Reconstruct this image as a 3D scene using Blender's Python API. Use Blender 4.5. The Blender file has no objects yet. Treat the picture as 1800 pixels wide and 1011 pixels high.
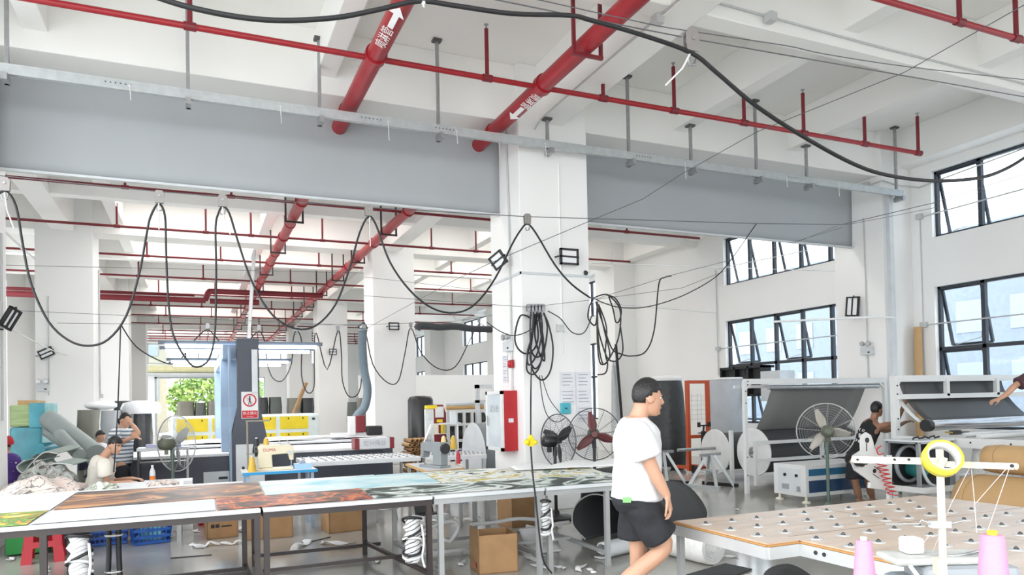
import bpy, bmesh, math, random
from mathutils import Vector as V, Matrix as Mx
S = bpy.context.scene
COL = S.collection
R = math.radians
# ---------------- camera (level, slightly rolled, looking along the aisle) ----------------
YAW, PIT, ROL, FPX, CYP = 0.413597, 0.017461, -0.020792, 1266.67, 684.87
EYE = V((0, 0, 1.6))
def _axes():
    cy, sy, cp, sp, cr, sr = math.cos(YAW), math.sin(YAW), math.cos(PIT), math.sin(PIT), math.cos(ROL), math.sin(ROL)
    f = V((sy*cp, cy*cp, sp)); r = V((cy, -sy, 0)); u = r.cross(f)
    return r*cr+u*sr, -r*sr+u*cr, f
RT, UP, FW = _axes()
cd = bpy.data.cameras.new('camera'); cam = bpy.data.objects.new('camera', cd); COL.objects.link(cam)
cam.matrix_world = Mx(((RT.x, UP.x, -FW.x, EYE.x), (RT.y, UP.y, -FW.y, EYE.y), (RT.z, UP.z, -FW.z, EYE.z), (0, 0, 0, 1)))
cd.sensor_width = 36; cd.lens = FPX/1800*36; cd.shift_y = (CYP-505.5)/1800; cd.clip_start = .05; cd.clip_end = 400
S.camera = cam
def at(px, py, X=None, Y=None, Z=None, D=None):
    """world point seen at photo pixel (px,py) on the plane X=, Y=, Z= or at camera depth D"""
    d = RT*((px-900)/FPX) - UP*((py-CYP)/FPX) + FW
    t = X/d.x if X is not None else Y/d.y if Y is not None else (Z-EYE.z)/d.z if Z is not None else D
    return EYE + d*t
# ---------------- daylight and exposure ----------------
W = bpy.data.worlds.new('overcast_sky'); S.world = W; W.use_nodes = True
nt = W.node_tree; bg = nt.nodes['Background']
tc = nt.nodes.new('ShaderNodeTexCoord'); sx = nt.nodes.new('ShaderNodeSeparateXYZ'); cr_ = nt.nodes.new('ShaderNodeValToRGB')
nt.links.new(tc.outputs['Generated'], sx.inputs[0]); nt.links.new(sx.outputs[2], cr_.inputs[0]); nt.links.new(cr_.outputs[0], bg.inputs[0])
cr_.color_ramp.elements[0].color = (.93, .95, .97, 1); cr_.color_ramp.elements[1].color = (.86, .93, 1, 1)
bg.inputs[1].default_value = 1.0
S.view_settings.view_transform = 'Standard'; S.view_settings.look = 'None'; S.view_settings.gamma = 1
S.view_settings.use_curve_mapping = False
S.view_settings.exposure = 2.4
# added fill lights, no real fixtures: brighten the deeper bays from between the ribs
for lx, ly, lw_, pw_ in ((.9, 11.6, 5, 200), (8.2, 11.6, 5, 200), (.9, 17.6, 5, 260), (8.2, 17.6, 5, 200), (.9, 20.9, 5, 260), (8.2, 20.9, 5, 200), (.9, 27.0, 5, 320), (8.2, 24.0, 5, 200), (.9, 33.4, 5, 320), (8, 33.4, 5, 200), (0, 43, 6, 500)):
    ld = bpy.data.lights.new('coffer_fill', 'AREA'); ld.shape = 'RECTANGLE'; ld.size = lw_; ld.size_y = .35; ld.energy = pw_*.10; ld.color = (1, .98, .95)
    lo = bpy.data.objects.new('coffer_fill', ld); COL.objects.link(lo); lo.location = (lx, ly, 6.5)
S.cycles.max_bounces = 10; S.cycles.diffuse_bounces = 6; S.cycles.transparent_max_bounces = 24
S.cycles.caustics_reflective = False; S.cycles.caustics_refractive = False
rnd = random.Random(7)

# ---------------- materials ----------------
MATS = {}
def mat(n, c, r=.6, m=0., var=.06, sc=4., c2=None, bump=0., spec=.5, emit=None, alpha=None, detail=3., stretch=None):
    if n in MATS: return MATS[n]
    k = bpy.data.materials.new(n); k.use_nodes = True; MATS[n] = k
    t = k.node_tree; b = t.nodes['Principled BSDF']
    b.inputs['Roughness'].default_value = r; b.inputs['Metallic'].default_value = m; b.inputs['Specular IOR Level'].default_value = spec
    co = t.nodes.new('ShaderNodeTexCoord'); no = t.nodes.new('ShaderNodeTexNoise')
    no.inputs['Scale'].default_value = sc; no.inputs['Detail'].default_value = detail
    src = co.outputs['Object']
    if stretch:
        mp = t.nodes.new('ShaderNodeMapping'); mp.inputs['Scale'].default_value = stretch
        t.links.new(src, mp.inputs[0]); src = mp.outputs[0]
    t.links.new(src, no.inputs['Vector'])
    rp = t.nodes.new('ShaderNodeValToRGB'); t.links.new(no.outputs[0], rp.inputs[0])
    a = [max(0, x*(1-var)) for x in c]; z = list(c2) if c2 else [min(1, x*(1+var)) for x in c]
    rp.color_ramp.elements[0].position = .3; rp.color_ramp.elements[1].position = .7
    rp.color_ramp.elements[0].color = (*a, 1); rp.color_ramp.elements[1].color = (*z, 1)
    t.links.new(rp.outputs[0], b.inputs['Base Color'])
    if bump:
        bp = t.nodes.new('ShaderNodeBump'); bp.inputs['Strength'].default_value = bump; bp.inputs['Distance'].default_value = .02
        t.links.new(no.outputs[0], bp.inputs['Height']); t.links.new(bp.outputs[0], b.inputs['Normal'])
    if emit:
        b.inputs['Emission Color'].default_value = (*emit[:3], 1); b.inputs['Emission Strength'].default_value = emit[3]
    if alpha is not None: b.inputs['Alpha'].default_value = alpha
    return k
def ramp_mat(n, stops, sc=3., r=.5, stretch=(1, 1, 1), dist=1., detail=6., kind='noise', rot=(0, 0, 0)):
    """printed artwork / patterned cloth: noise or wave through a many-stop colour ramp"""
    k = bpy.data.materials.new(n); k.use_nodes = True; t = k.node_tree; b = t.nodes['Principled BSDF']
    b.inputs['Roughness'].default_value = r
    co = t.nodes.new('ShaderNodeTexCoord'); mp = t.nodes.new('ShaderNodeMapping'); mp.inputs['Scale'].default_value = stretch; mp.inputs['Rotation'].default_value = rot
    t.links.new(co.outputs['Object'], mp.inputs[0])
    if kind == 'noise':
        no = t.nodes.new('ShaderNodeTexNoise'); no.inputs['Scale'].default_value = sc; no.inputs['Detail'].default_value = detail; no.inputs['Distortion'].default_value = dist
    elif kind == 'voronoi':
        no = t.nodes.new('ShaderNodeTexVoronoi'); no.inputs['Scale'].default_value = sc
    else:
        no = t.nodes.new('ShaderNodeTexWave'); no.inputs['Scale'].default_value = sc; no.inputs['Distortion'].default_value = dist; no.inputs['Detail'].default_value = detail
        if kind == 'bands_z': no.bands_direction = 'Z'
        if kind == 'bands_y': no.bands_direction = 'Y'
    t.links.new(mp.outputs[0], no.inputs['Vector'])
    rp = t.nodes.new('ShaderNodeValToRGB'); e = rp.color_ramp.elements
    while len(e) < len(stops): e.new(.5)
    for q, (p, c) in zip(e, stops): q.position = p; q.color = (*c, 1)
    t.links.new(no.outputs[0], rp.inputs[0]); t.links.new(rp.outputs[0], b.inputs['Base Color'])
    return k
def glass_mat(n, tint=(1, 1, 1), refl=.07):
    k = bpy.data.materials.new(n); k.use_nodes = True; t = k.node_tree; t.nodes.clear()
    o = t.nodes.new('ShaderNodeOutputMaterial'); mx = t.nodes.new('ShaderNodeMixShader'); tr = t.nodes.new('ShaderNodeBsdfTransparent'); gl = t.nodes.new('ShaderNodeBsdfGlossy')
    tr.inputs[0].default_value = (*tint, 1); gl.inputs[1].default_value = .05
    lw = t.nodes.new('ShaderNodeLayerWeight'); lw.inputs[0].default_value = .5; pw = t.nodes.new('ShaderNodeMath'); pw.operation = 'POWER'; pw.inputs[1].default_value = 5
    ma = t.nodes.new('ShaderNodeMath'); ma.operation = 'MULTIPLY_ADD'; ma.inputs[1].default_value = .5; ma.inputs[2].default_value = .03
    t.links.new(lw.outputs['Facing'], pw.inputs[0]); t.links.new(pw.outputs[0], ma.inputs[0]); t.links.new(ma.outputs[0], mx.inputs[0])
    t.links.new(tr.outputs[0], mx.inputs[1]); t.links.new(gl.outputs[0], mx.inputs[2]); t.links.new(mx.outputs[0], o.inputs[0])
    return k
WHITE = mat('white_wall_paint', (.87, .87, .86), .75, var=.015, sc=.7)
CEILP = mat('ceiling_paint', (.90, .89, .865), .8, var=.02, sc=.5)
FLOORM = mat('grey_epoxy_floor', (.40, .39, .36), .13, var=.14, sc=.9, spec=.6, detail=8)
GLASS = glass_mat('window_glass', (.93, .97, 1))
DARKAL = mat('dark_window_aluminium', (.035, .042, .055), .4)
GALV = mat('galvanised_steel', (.52, .55, .56), .45, .5, var=.07, sc=12)
STEEL = mat('brushed_steel', (.42, .43, .44), .38, .8, var=.1, sc=9)
CHROME = mat('bright_roller_steel', (.75, .75, .75), .18, .9)
RED = mat('red_fire_pipe_paint', (.33, .012, .02), .38, var=.1, sc=6)
DRED = mat('dark_red_paint', (.19, .014, .022), .45)
BLACK = mat('black_rubber', (.014, .014, .016), .5)
BLACKP = mat('black_plastic', (.02, .02, .022), .35)
DGREY = mat('dark_grey_fabric', (.055, .058, .06), .85, sc=40)
MGREY = mat('mid_grey_paint', (.30, .32, .34), .5)
LGREY = mat('light_grey_paint', (.62, .65, .67), .45)
WPAINT = mat('white_machine_paint', (.70, .71, .70), .4, var=.03)
CREAM = mat('cream_machine_paint', (.80, .76, .62), .35)
NAVY = mat('navy_machine_paint', (.055, .062, .085), .45)
BLUEG = mat('blue_grey_machine_paint', (.27, .37, .50), .5)
YELLOW = mat('yellow_panel_paint', (.80, .62, .015), .45)
YTAPE = mat('yellow_tape', (.86, .70, .05), .25, var=.1, sc=20)
CARD = mat('brown_cardboard', (.36, .21, .10), .85, var=.1, sc=6)
KRAFT = mat('kraft_paper', (.52, .33, .155), .7, var=.06, sc=3)
WCLOTH = mat('white_cloth', (.75, .75, .75), .9, var=.03)
PLASTW = mat('white_plastic', (.74, .74, .74), .4)
BROWNST = mat('brown_black_steel', (.035, .025, .024), .42, var=.2)
WOOD = mat('yellow_wood', (.55, .34, .13), .6, var=.15, sc=5, stretch=(1, 8, 8))
SKIN = mat('skin', (.52, .29, .19), .5, var=.06, sc=8)
SKIND = mat('tanned_skin', (.30, .15, .09), .5, var=.06, sc=8)
HAIR = mat('black_hair', (.010, .009, .009), .45, bump=.3, sc=60)

# ---------------- mesh builder ----------------
class MB:
    def __init__(s, o=(0, 0, 0)): s.v = []; s.f = []; s.s = []; s.o = V(o); s.T = None
    def add(s, vs, fs, sm=False):
        n = len(s.v)
        s.v += [(s.T @ V(p) if s.T else V(p)) for p in vs]
        s.f += [tuple(i+n for i in f) for f in fs]; s.s += [sm]*len(fs); return s
    def bx(s, x0, y0, z0, x1, y1, z1):
        return s.add([(x0, y0, z0), (x1, y0, z0), (x1, y1, z0), (x0, y1, z0), (x0, y0, z1), (x1, y0, z1), (x1, y1, z1), (x0, y1, z1)],
                     [(3, 2, 1, 0), (4, 5, 6, 7), (0, 1, 5, 4), (1, 2, 6, 5), (2, 3, 7, 6), (3, 0, 4, 7)])
    def box(s, c, d, rz=0, M=None):
        M = M or Mx.Rotation(rz, 3, 'Z'); c = V(c); q = []
        for z in (-.5, .5):
            for x, y in ((-.5, -.5), (.5, -.5), (.5, .5), (-.5, .5)): q.append(c + M @ V((x*d[0], y*d[1], z*d[2])))
        return s.add(q, [(3, 2, 1, 0), (4, 5, 6, 7), (0, 1, 5, 4), (1, 2, 6, 5), (2, 3, 7, 6), (3, 0, 4, 7)])
    def frame(s, a, b):
        d = (V(b)-V(a)).normalized(); h = V((0, 0, 1)) if abs(d.z) < .95 else V((0, 1, 0))
        x = d.cross(h).normalized(); return d, x, x.cross(d)
    def bar(s, a, b, w, h=None):
        h = h or w; a = V(a); b = V(b); d, x, y = s.frame(a, b)
        q = [p + x*i*w/2 + y*j*h/2 for p in (a, b) for i, j in ((-1, -1), (1, -1), (1, 1), (-1, 1))]
        return s.add(q, [(0, 1, 2, 3), (7, 6, 5, 4), (0, 4, 5, 1), (1, 5, 6, 2), (2, 6, 7, 3), (3, 7, 4, 0)])
    def cyl(s, a, b, r, r2=None, n=14, cap=True):
        r2 = r if r2 is None else r2; a = V(a); b = V(b); d, x, y = s.frame(a, b)
        q = [p + (x*math.cos(t*2*math.pi/n)+y*math.sin(t*2*math.pi/n))*q_ for p, q_ in ((a, r), (b, r2)) for t in range(n)]
        s.add(q, [(i, (i+1) % n, n+(i+1) % n, n+i) for i in range(n)], True)
        if cap: s.add(q[:n], [tuple(range(n-1, -1, -1))]); s.add(q[n:], [tuple(range(n))])
        return s
    def pipe(s, a, b, r, ri, n=24):
        a = V(a); b = V(b); d, x, y = s.frame(a, b); q = []
        for p, k in ((a, r), (b, r), (b, ri), (a, ri)): q += [p+(x*math.cos(t*2*math.pi/n)+y*math.sin(t*2*math.pi/n))*k for t in range(n)]
        return s.add(q, [(j*n+i, j*n+(i+1) % n, ((j+1) % 4)*n+(i+1) % n, ((j+1) % 4)*n+i) for j in range(4) for i in range(n)], True)
    def tube(s, pts, r, n=6, closed=False, cap=True):
        pts = [V(p) for p in pts]; m = len(pts); rr = r if isinstance(r, (list, tuple)) else [r]*m; q = []
        x = None
        for i, p in enumerate(pts):
            a = pts[i-1] if i else (pts[-1] if closed else p); b = pts[(i+1) % m] if (i < m-1 or closed) else p
            d = (b-a); d = d.normalized() if d.length > 1e-9 else V((0, 0, 1))
            if x is None:
                h = V((0, 0, 1)) if abs(d.z) < .9 else V((1, 0, 0)); x = d.cross(h).normalized()
            x = (x - d*x.dot(d)); x = x.normalized() if x.length > 1e-6 else d.orthogonal().normalized()
            y = d.cross(x)
            q += [p+(x*math.cos(t*2*math.pi/n)+y*math.sin(t*2*math.pi/n))*rr[i] for t in range(n)]
        k = m if closed else m-1
        s.add(q, [(i*n+t, i*n+(t+1) % n, ((i+1) % m)*n+(t+1) % n, ((i+1) % m)*n+t) for i in range(k) for t in range(n)], True)
        if cap and not closed: s.add(q[:n], [tuple(range(n-1, -1, -1))]); s.add(q[-n:], [tuple(range(n))])
        return s
    def lathe(s, prof, c=(0, 0, 0), n=24, ax=None, cap=True):
        """profile (r, h) turned about an axis through c"""
        M = V((0, 0, 1)).rotation_difference(V(ax)).to_matrix() if ax else Mx.Identity(3)
        c = V(c); q = []
        for r, h in prof: q += [c + M @ V((r*math.cos(t*2*math.pi/n), r*math.sin(t*2*math.pi/n), h)) for t in range(n)]
        s.add(q, [(i*n+t, i*n+(t+1) % n, (i+1)*n+(t+1) % n, (i+1)*n+t) for i in range(len(prof)-1) for t in range(n)], True)
        if cap: s.add(q[:n], [tuple(range(n-1, -1, -1))]); s.add(q[-n:], [tuple(range(n))])
        return s
    def ball(s, c, r, n=14, M=None):
        r = r if isinstance(r, (tuple, list)) else (r, r, r); c = V(c); q = []; m = n//2
        for i in range(m+1):
            a = math.pi*i/m
            for t in range(n):
                b = 2*math.pi*t/n; p = V((r[0]*math.sin(a)*math.cos(b), r[1]*math.sin(a)*math.sin(b), -r[2]*math.cos(a)))
                q.append(c + (M @ p if M else p))
        return s.add(q, [(i*n+t, i*n+(t+1) % n, (i+1)*n+(t+1) % n, (i+1)*n+t) for i in range(m) for t in range(n)], True)
    def prism(s, poly, o, u, w, th):
        """polygon in (u,w) coordinates from origin o, extruded by vector th"""
        o = V(o); u = V(u); w = V(w); th = V(th); n = len(poly)
        a = [o+u*p+w*q for p, q in poly]; b = [p+th for p in a]
        return s.add(a+b, [tuple(range(n-1, -1, -1)), tuple(range(n, 2*n))]+[(i, (i+1) % n, n+(i+1) % n, n+i) for i in range(n)])
    def sheet(s, fn, nu, nv, th=0.):
        """surface fn(u,v), u,v in 0..1, given a thickness along its normal"""
        P = [[V(fn(i/nu, j/nv)) for j in range(nv+1)] for i in range(nu+1)]; q = [p for row in P for p in row]
        k = nv+1; F = [(i*k+j, (i+1)*k+j, (i+1)*k+j+1, i*k+j+1) for i in range(nu) for j in range(nv)]
        if not th: return s.add(q, F, True)
        N = []
        for i in range(nu+1):
            for j in range(nv+1):
                a = P[min(i+1, nu)][j]-P[max(i-1, 0)][j]; b = P[i][min(j+1, nv)]-P[i][max(j-1, 0)]
                c = a.cross(b); N.append(c.normalized() if c.length > 1e-12 else V((0, 0, 1)))
        m = len(q); q2 = [p-n*th for p, n in zip(q, N)]
        ed = [i*k for i in range(nu+1)]+[nu*k+j for j in range(1, nv+1)]+[i*k+nv for i in range(nu-1, -1, -1)]+[j for j in range(nv-1, 0, -1)]
        side = [(ed[i], ed[(i+1) % len(ed)], ed[(i+1) % len(ed)]+m, ed[i]+m) for i in range(len(ed))]
        return s.add(q+q2, F+[tuple(i+m for i in reversed(f)) for f in F]+[tuple(reversed(f)) for f in side], True)
    def loft(s, rings, n=16, cap=True):
        """rings: (centre, rx, ry, axis_x, axis_y) ellipses joined into one skin"""
        q = []
        for c, rx, ry, ax, ay in rings:
            c = V(c); ax = V(ax); ay = V(ay)
            q += [c+ax*rx*math.cos(t*2*math.pi/n)+ay*ry*math.sin(t*2*math.pi/n) for t in range(n)]
        m = len(rings)
        s.add(q, [(i*n+t, i*n+(t+1) % n, (i+1)*n+(t+1) % n, (i+1)*n+t) for i in range(m-1) for t in range(n)], True)
        if cap: s.add(q[:n], [tuple(range(n-1, -1, -1))], True); s.add(q[-n:], [tuple(range(n))], True)
        return s
    def build(s, name, m, parent=None, bev=0., remesh=0., sub=0, smooth=None):
        me = bpy.data.meshes.new(name); me.from_pydata([p-s.o for p in s.v], [], s.f)
        me.polygons.foreach_set('use_smooth', [bool(a) if smooth is None else smooth for a in s.s]); me.materials.append(m)
        bm = bmesh.new(); bm.from_mesh(me); bmesh.ops.recalc_face_normals(bm, faces=bm.faces); bm.to_mesh(me); bm.free(); me.update()
        o = bpy.data.objects.new(name, me); COL.objects.link(o)
        if parent: o.parent = parent
        if bev:
            b = o.modifiers.new('bevel', 'BEVEL'); b.width = bev; b.segments = 2; b.limit_method = 'ANGLE'; b.angle_limit = R(50)
        if remesh:
            b = o.modifiers.new('remesh', 'REMESH'); b.mode = 'VOXEL'; b.voxel_size = remesh; b.use_smooth_shade = True
            b = o.modifiers.new('smooth', 'SMOOTH'); b.factor = .5; b.iterations = 4
        if sub:
            b = o.modifiers.new('sub', 'SUBSURF'); b.levels = sub; b.render_levels = sub
        return o
def tag(o, label, cat, group=None, kind=None):
    o['label'] = label; o['category'] = cat
    if group: o['group'] = group
    if kind: o['kind'] = kind
    return o
def thing(name, label, cat, loc=(0, 0, 0), rz=0, group=None):
    o = bpy.data.objects.new(name, None); COL.objects.link(o); o.location = loc; o.rotation_euler = (0, 0, rz); o.empty_display_size = .1
    return tag(o, label, cat, group)
def single(name, label, cat, mb, m, group=None, kind=None, **kw):
    """a thing that is one mesh; its origin goes to its base centre"""
    lo = [min(p[i] for p in mb.v) for i in range(3)]; hi = [max(p[i] for p in mb.v) for i in range(3)]
    mb.o = V(((lo[0]+hi[0])/2, (lo[1]+hi[1])/2, lo[2])); o = mb.build(name, m, **kw); o.location = mb.o
    return tag(o, label, cat, group, kind)
def struct(name, mb, m, parent=None, **kw):
    o = mb.build(name, m, parent, **kw)
    if not parent: o['kind'] = 'structure'
    return o
def dup(root, loc, rz=None, label=None, group=None):
    r = root.copy(); COL.objects.link(r); r.location = loc
    if rz is not None: r.rotation_euler = (0, 0, rz)
    if label: r['label'] = label
    if group: r['group'] = group
    for ch in list(root.children):
        c = ch.copy(); COL.objects.link(c); c.parent = r
        for g in ch.children:
            d = g.copy(); COL.objects.link(d); d.parent = c
    return r
def text(name, body, size, m, o, u, w, parent=None, off=(0, 0, 0), ext=.001, align='CENTER'):
    """lettering as a thin mesh: o = centre, u = reading direction, w = up"""
    c = bpy.data.curves.new(name, 'FONT'); c.body = body; c.size = size; c.align_x = align; c.align_y = 'CENTER'; c.extrude = ext; c.resolution_u = 3
    t = bpy.data.objects.new(name, c); COL.objects.link(t); dg = bpy.context.evaluated_depsgraph_get()
    me = bpy.data.meshes.new_from_object(t.evaluated_get(dg)); bpy.data.objects.remove(t)
    u = V(u).normalized(); w = V(w).normalized(); n = u.cross(w)
    ol = V(o)-V(off); me.transform(Mx(((u.x, w.x, n.x, ol.x), (u.y, w.y, n.y, ol.y), (u.z, w.z, n.z, ol.z), (0, 0, 0, 1))))
    me.materials.clear(); me.materials.append(m); b = bpy.data.objects.new(name, me); COL.objects.link(b)
    if parent: b.parent = parent
    return b
def arc(a, b, sag, n=16):
    """hanging line from a to b with a drop in the middle"""
    a = V(a); b = V(b); return [a.lerp(b, i/n)-V((0, 0, sag*4*(i/n)*(1-i/n))) for i in range(n+1)]
def smooth_path(pts, k=6):
    pts = [V(p) for p in pts]; o = []
    for i in range(len(pts)-1):
        p0 = pts[max(i-1, 0)]; p1 = pts[i]; p2 = pts[i+1]; p3 = pts[min(i+2, len(pts)-1)]
        for j in range(k):
            t = j/k; o.append(.5*((2*p1)+(p2-p0)*t+(2*p0-5*p1+4*p2-p3)*t*t+(3*p1-p0-3*p2+p3)*t**3))
    return o+[pts[-1]]
# ================= the hall =================
XL, XR, XPL, XPR = -5.2, 12.6, -2.13, 11.83     # side walls and pilaster faces
ROWS = (9.5, 18.98, 28.5, 38.0); CD = 1.14; YB = 48.0; ZS = 6.57; ZB = 5.72
struct('floor', MB().bx(-6.4, -3, -.3, 13.0, YB+.3, 0), FLOORM)
b = MB().bx(-3.1, -4, ZS, 13.0, YB+.3, ZS+.3); b.bx(-5.5, 9.4, ZS, -3.1, 38.0, ZS+.3); b.bx(-6.4, 38.0, ZS, -3.1, YB+.3, ZS+.3); struct('ceiling', b, CEILP)
def wall_x(name, x0, x1, ya, yb, z0, z1, ops, m=WHITE):
    b = MB(); ys = sorted({ya, yb} | {v for o in ops for v in o[:2]})
    for y0, y1 in zip(ys, ys[1:]):
        zz = z0
        for o in sorted((o for o in ops if o[0] <= y0 and o[1] >= y1), key=lambda o: o[2]):
            if o[2] > zz: b.bx(x0, y0, zz, x1, y1, o[2])
            zz = o[3]
        if zz < z1: b.bx(x0, y0, zz, x1, y1, z1)
    return struct(name, b, m)
def wall_y(name, y0, y1, xa, xb, z0, z1, ops, m=WHITE):
    b = MB(); xs = sorted({xa, xb} | {v for o in ops for v in o[:2]})
    for x0, x1 in zip(xs, xs[1:]):
        zz = z0
        for o in sorted((o for o in ops if o[0] <= x0 and o[1] >= x1), key=lambda o: o[2]):
            if o[2] > zz: b.bx(x0, y0, zz, x1, y1, o[2])
            zz = o[3]
        if zz < z1: b.bx(x0, y0, zz, x1, y1, z1)
    return struct(name, b, m)
UP0, UP1, LO0, LO1 = 4.5, 5.74, .95, 3.58
rops = []
for ya, yb in ((-2.5, 3.5), (4.9, 9.08), (10.72, 14.87), (20.2, 24.4), (29.7, 34.9), (39.2, 43.6)):
    rops += [(ya, yb, UP0, UP1), (ya, yb, LO0, LO1)]
wall_y('wall_near_blocker', -4.24, -4, 4, XR+.24, 0, ZS, [])  # unseen wall behind the camera, added to cut the light from behind
wall_x('wall_right', XR, XR+.24, -4, YB, 0, ZS, rops)
wall_x('wall_left', XL-.24, XL, 9.5, 38.3, 0, ZS, [(20.0, 26.0, .9, 5.6)])  # out-of-view opening added to let in more daylight from the left
wall_x('wall_left_annex', -6.3, -6.06, 38.0, YB, 0, ZS, [(39.5, 46.5, 1, 5.6)])
wall_y('wall_left_return', 38.06, 38.3, -6.06, XL, 0, ZS, [])
bops = [(-4.0, -2.6, .9, 3.5), (-2.25, 2.6, 0, 3.55), (3.0, 4.0, .4, 3.5), (-4.0, 7.4, 4.35, 5.55)]
wall_y('wall_back', YB, YB+.24, -6.06, XR, 0, ZS, bops)
wall_y('wall_partition', 27.0, 27.15, 5.6, XR, 0, 2.72, [])
for y in ROWS:
    yb = y+CD
    if y < 38.2:
        struct('column', MB().bx(4.35, y, 0, 5.49, yb, ZS), WHITE, bev=.012)
        struct('column', MB().bx(XPR, y, 0, XR, yb, ZS), WHITE, bev=.012)
    struct('column', MB().bx(XPL-1.14, y, 0, XPL, yb, ZS), WHITE, bev=.012)
    struct('ceiling_beam', MB().bx(-6.06 if y > 37 else XL, y+.1, ZB, XR, y+.75, ZS), CEILP, bev=.01)
for y in (3.1, 6.2, 12.8, 15.95, 22.3, 25.4, 31.7, 34.9, 41.3, 44.6):   # cross ribs of the slab
    struct('ceiling_beam', MB().bx(XL, y, ZB+.03, XR, y+.25, ZS), CEILP, bev=.01)
for x, w, z in ((-1.75, .25, 5.95), (1.5, .25, 5.95), (4.65, .42, ZB), (7.15, .25, 5.97), (9.6, .25, 5.95), (-2.95, .45, ZB), (12.2, .4, 5.9)):
    struct('ceiling_beam', MB().bx(x, -4, z, x+w, YB, ZS), CEILP, bev=.01)
# smoke curtains of grey cloth hanging under the first row of beams
def curtain(x0, x1, label):
    fn = lambda u, v: (x0+(x1-x0)*u, 10.2+.012*math.sin(u*9+v*2)+.008*math.sin(u*23), 4.5+(5.74-4.5)*v+.0)
    t = thing('smoke_curtain', label, 'curtain', ((x0+x1)/2, 10.2, 4.5))
    m = MB(t.location); m.sheet(fn, 48, 8, .02); m.build('cloth', mat('grey_curtain_cloth', (.40, .42, .44), .8, var=.03, sc=.8), t)
    m = MB(t.location); m.bx(x0, 10.17, 4.475, x1, 10.23, 4.505); m.build('bottom_bar', LGREY, t)
curtain(XPL+.02, 4.33, 'long grey smoke curtain left of the white column')
curtain(5.51, XPR, 'shorter grey smoke curtain right of the white column')
# ---------------- windows ----------------
wn = [0]
def window(pl, pos, a, b, z0, z1, cuts, trans=None, opens=(), depth=.08, m=DARKAL):
    """frame, mullions, glass and the tilted opening sashes; pl 'x' = in a side wall, 'y' = in the back wall"""
    wn[0] += 1; pt = (lambda u, w, z: (pos+w, u, z)) if pl == 'x' else (lambda u, w, z: (u, pos+w, z))
    f = MB(); e = .05
    def rail(u0, u1, za, zb):
        p = pt(u0, 0, za); q = pt(u1, depth, zb); f.bx(min(p[0], q[0]), min(p[1], q[1]), za, max(p[0], q[0]), max(p[1], q[1]), zb)
    rail(a, b, z0, z0+e); rail(a, b, z1-e, z1); rail(a, a+e, z0, z1); rail(b-e, b, z0, z1)
    for c in cuts: rail(c-.035, c+.035, z0, z1)
    if trans: rail(a, b, trans-.035, trans+.035)
    fo = struct('window_%d' % wn[0], f, m)
    zs = [z0]+([trans] if trans else [])+[z1]; us = [a]+list(cuts)+[b]
    for i in range(len(us)-1):
        for j in range(len(zs)-1):
            if (i, j) in opens:
                hz = zs[j+1]-.05; h = zs[j+1]-zs[j]-.1; k = R(14); g = MB(); s = MB()
                P = lambda u, d, w=0: pt(u, .06+math.sin(k)*d+w, hz-math.cos(k)*d)
                u0, u1 = us[i]+.05, us[i+1]-.05
                for p, q in ((P(u0, 0), P(u0, h)), (P(u1, 0), P(u1, h)), (P(u0, h), P(u1, h)), (P(u0, 0), P(u1, 0))): s.bar(p, q, .045)
                so = s.build('sash', m, fo)
                g.add([P(u0, 0), P(u1, 0), P(u1, h), P(u0, h), P(u0, 0, .006), P(u1, 0, .006), P(u1, h, .006), P(u0, h, .006)], [(0, 1, 2, 3), (7, 6, 5, 4), (0, 4, 5, 1), (1, 5, 6, 2), (2, 6, 7, 3), (3, 7, 4, 0)])
                g.build('glass_pane', GLASS, so)
                st = MB(); st.tube([pt(u0, .03, zs[j]+.28), P(u0+.18, h*.9), pt(u0+.45, .0, zs[j]+.06)], .008, 5); st.build('stay_arm', STEEL, so)
            else:
                p = pt(us[i]+.02, depth*.45, zs[j]+.02); q = pt(us[i+1]-.02, depth*.45+.006, zs[j+1]-.02)
                MB().bx(min(p[0], q[0]), min(p[1], q[1]), p[2], max(p[0], q[0]), max(p[1], q[1]), q[2]).build('glass_pane', GLASS, fo)
    return fo
for k, (ya, yb) in enumerate(((4.9, 9.08), (10.72, 14.87), (20.2, 24.4), (29.7, 34.9), (39.2, 43.6))):
    n = 5; cuts = [yb-(yb-ya)*i/n for i in (4, 3, 2, 1)]
    window('x', XR+.1, ya, yb, UP0, UP1, cuts, None, ((4, 0), (2, 0)) if k < 2 else ())
    window('x', XR+.1, ya, yb, LO0, LO1, cuts, 2.42, ((4, 1), (2, 1), (4, 0)) if k < 2 else ())
GREYAL = mat('grey_window_aluminium', (.42, .45, .48), .4)
window('y', YB+.1, -4.0, 7.4, 4.35, 5.55, [-2.6, .2, 2.6, 5], None, m=GREYAL)
window('y', YB+.1, -4.0, -2.6, .9, 3.5, [-3.3], 3.2, m=GREYAL)
window('y', YB+.1, 3.0, 4.0, .4, 3.5, [], None, m=GREYAL)
b = MB()
for x in (-2.25, 2.48): b.bx(x, YB+.02, 0, x+.12, YB+.2, 3.55)
b.bx(-2.25, YB+.02, 3.45, 2.6, YB+.2, 3.55); struct('door_1', b, GREYAL)
b = MB(); b.bx(12.5, YB+.0, 0, 12.6, YB, .1)
# rolled yellow blind above the back door
t = thing('door_canopy', 'pale yellow rolled awning above the back doorway', 'awning', (.0, YB-.5, 3.75))
m = MB(t.location); m.cyl((-2.6, YB-.35, 4.0), (2.7, YB-.35, 4.0), .22, n=16); m.build('roll', mat('pale_yellow_canvas', (.72, .68, .42), .8), t)
m = MB(t.location); m.bx(-2.9, YB-.5, 3.66, 3.0, YB, 3.76); m.bar((-3.3, YB-.35, 4.2), (-2.6, YB-.35, 4.0), .05); m.build('rail', LGREY, t)
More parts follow.
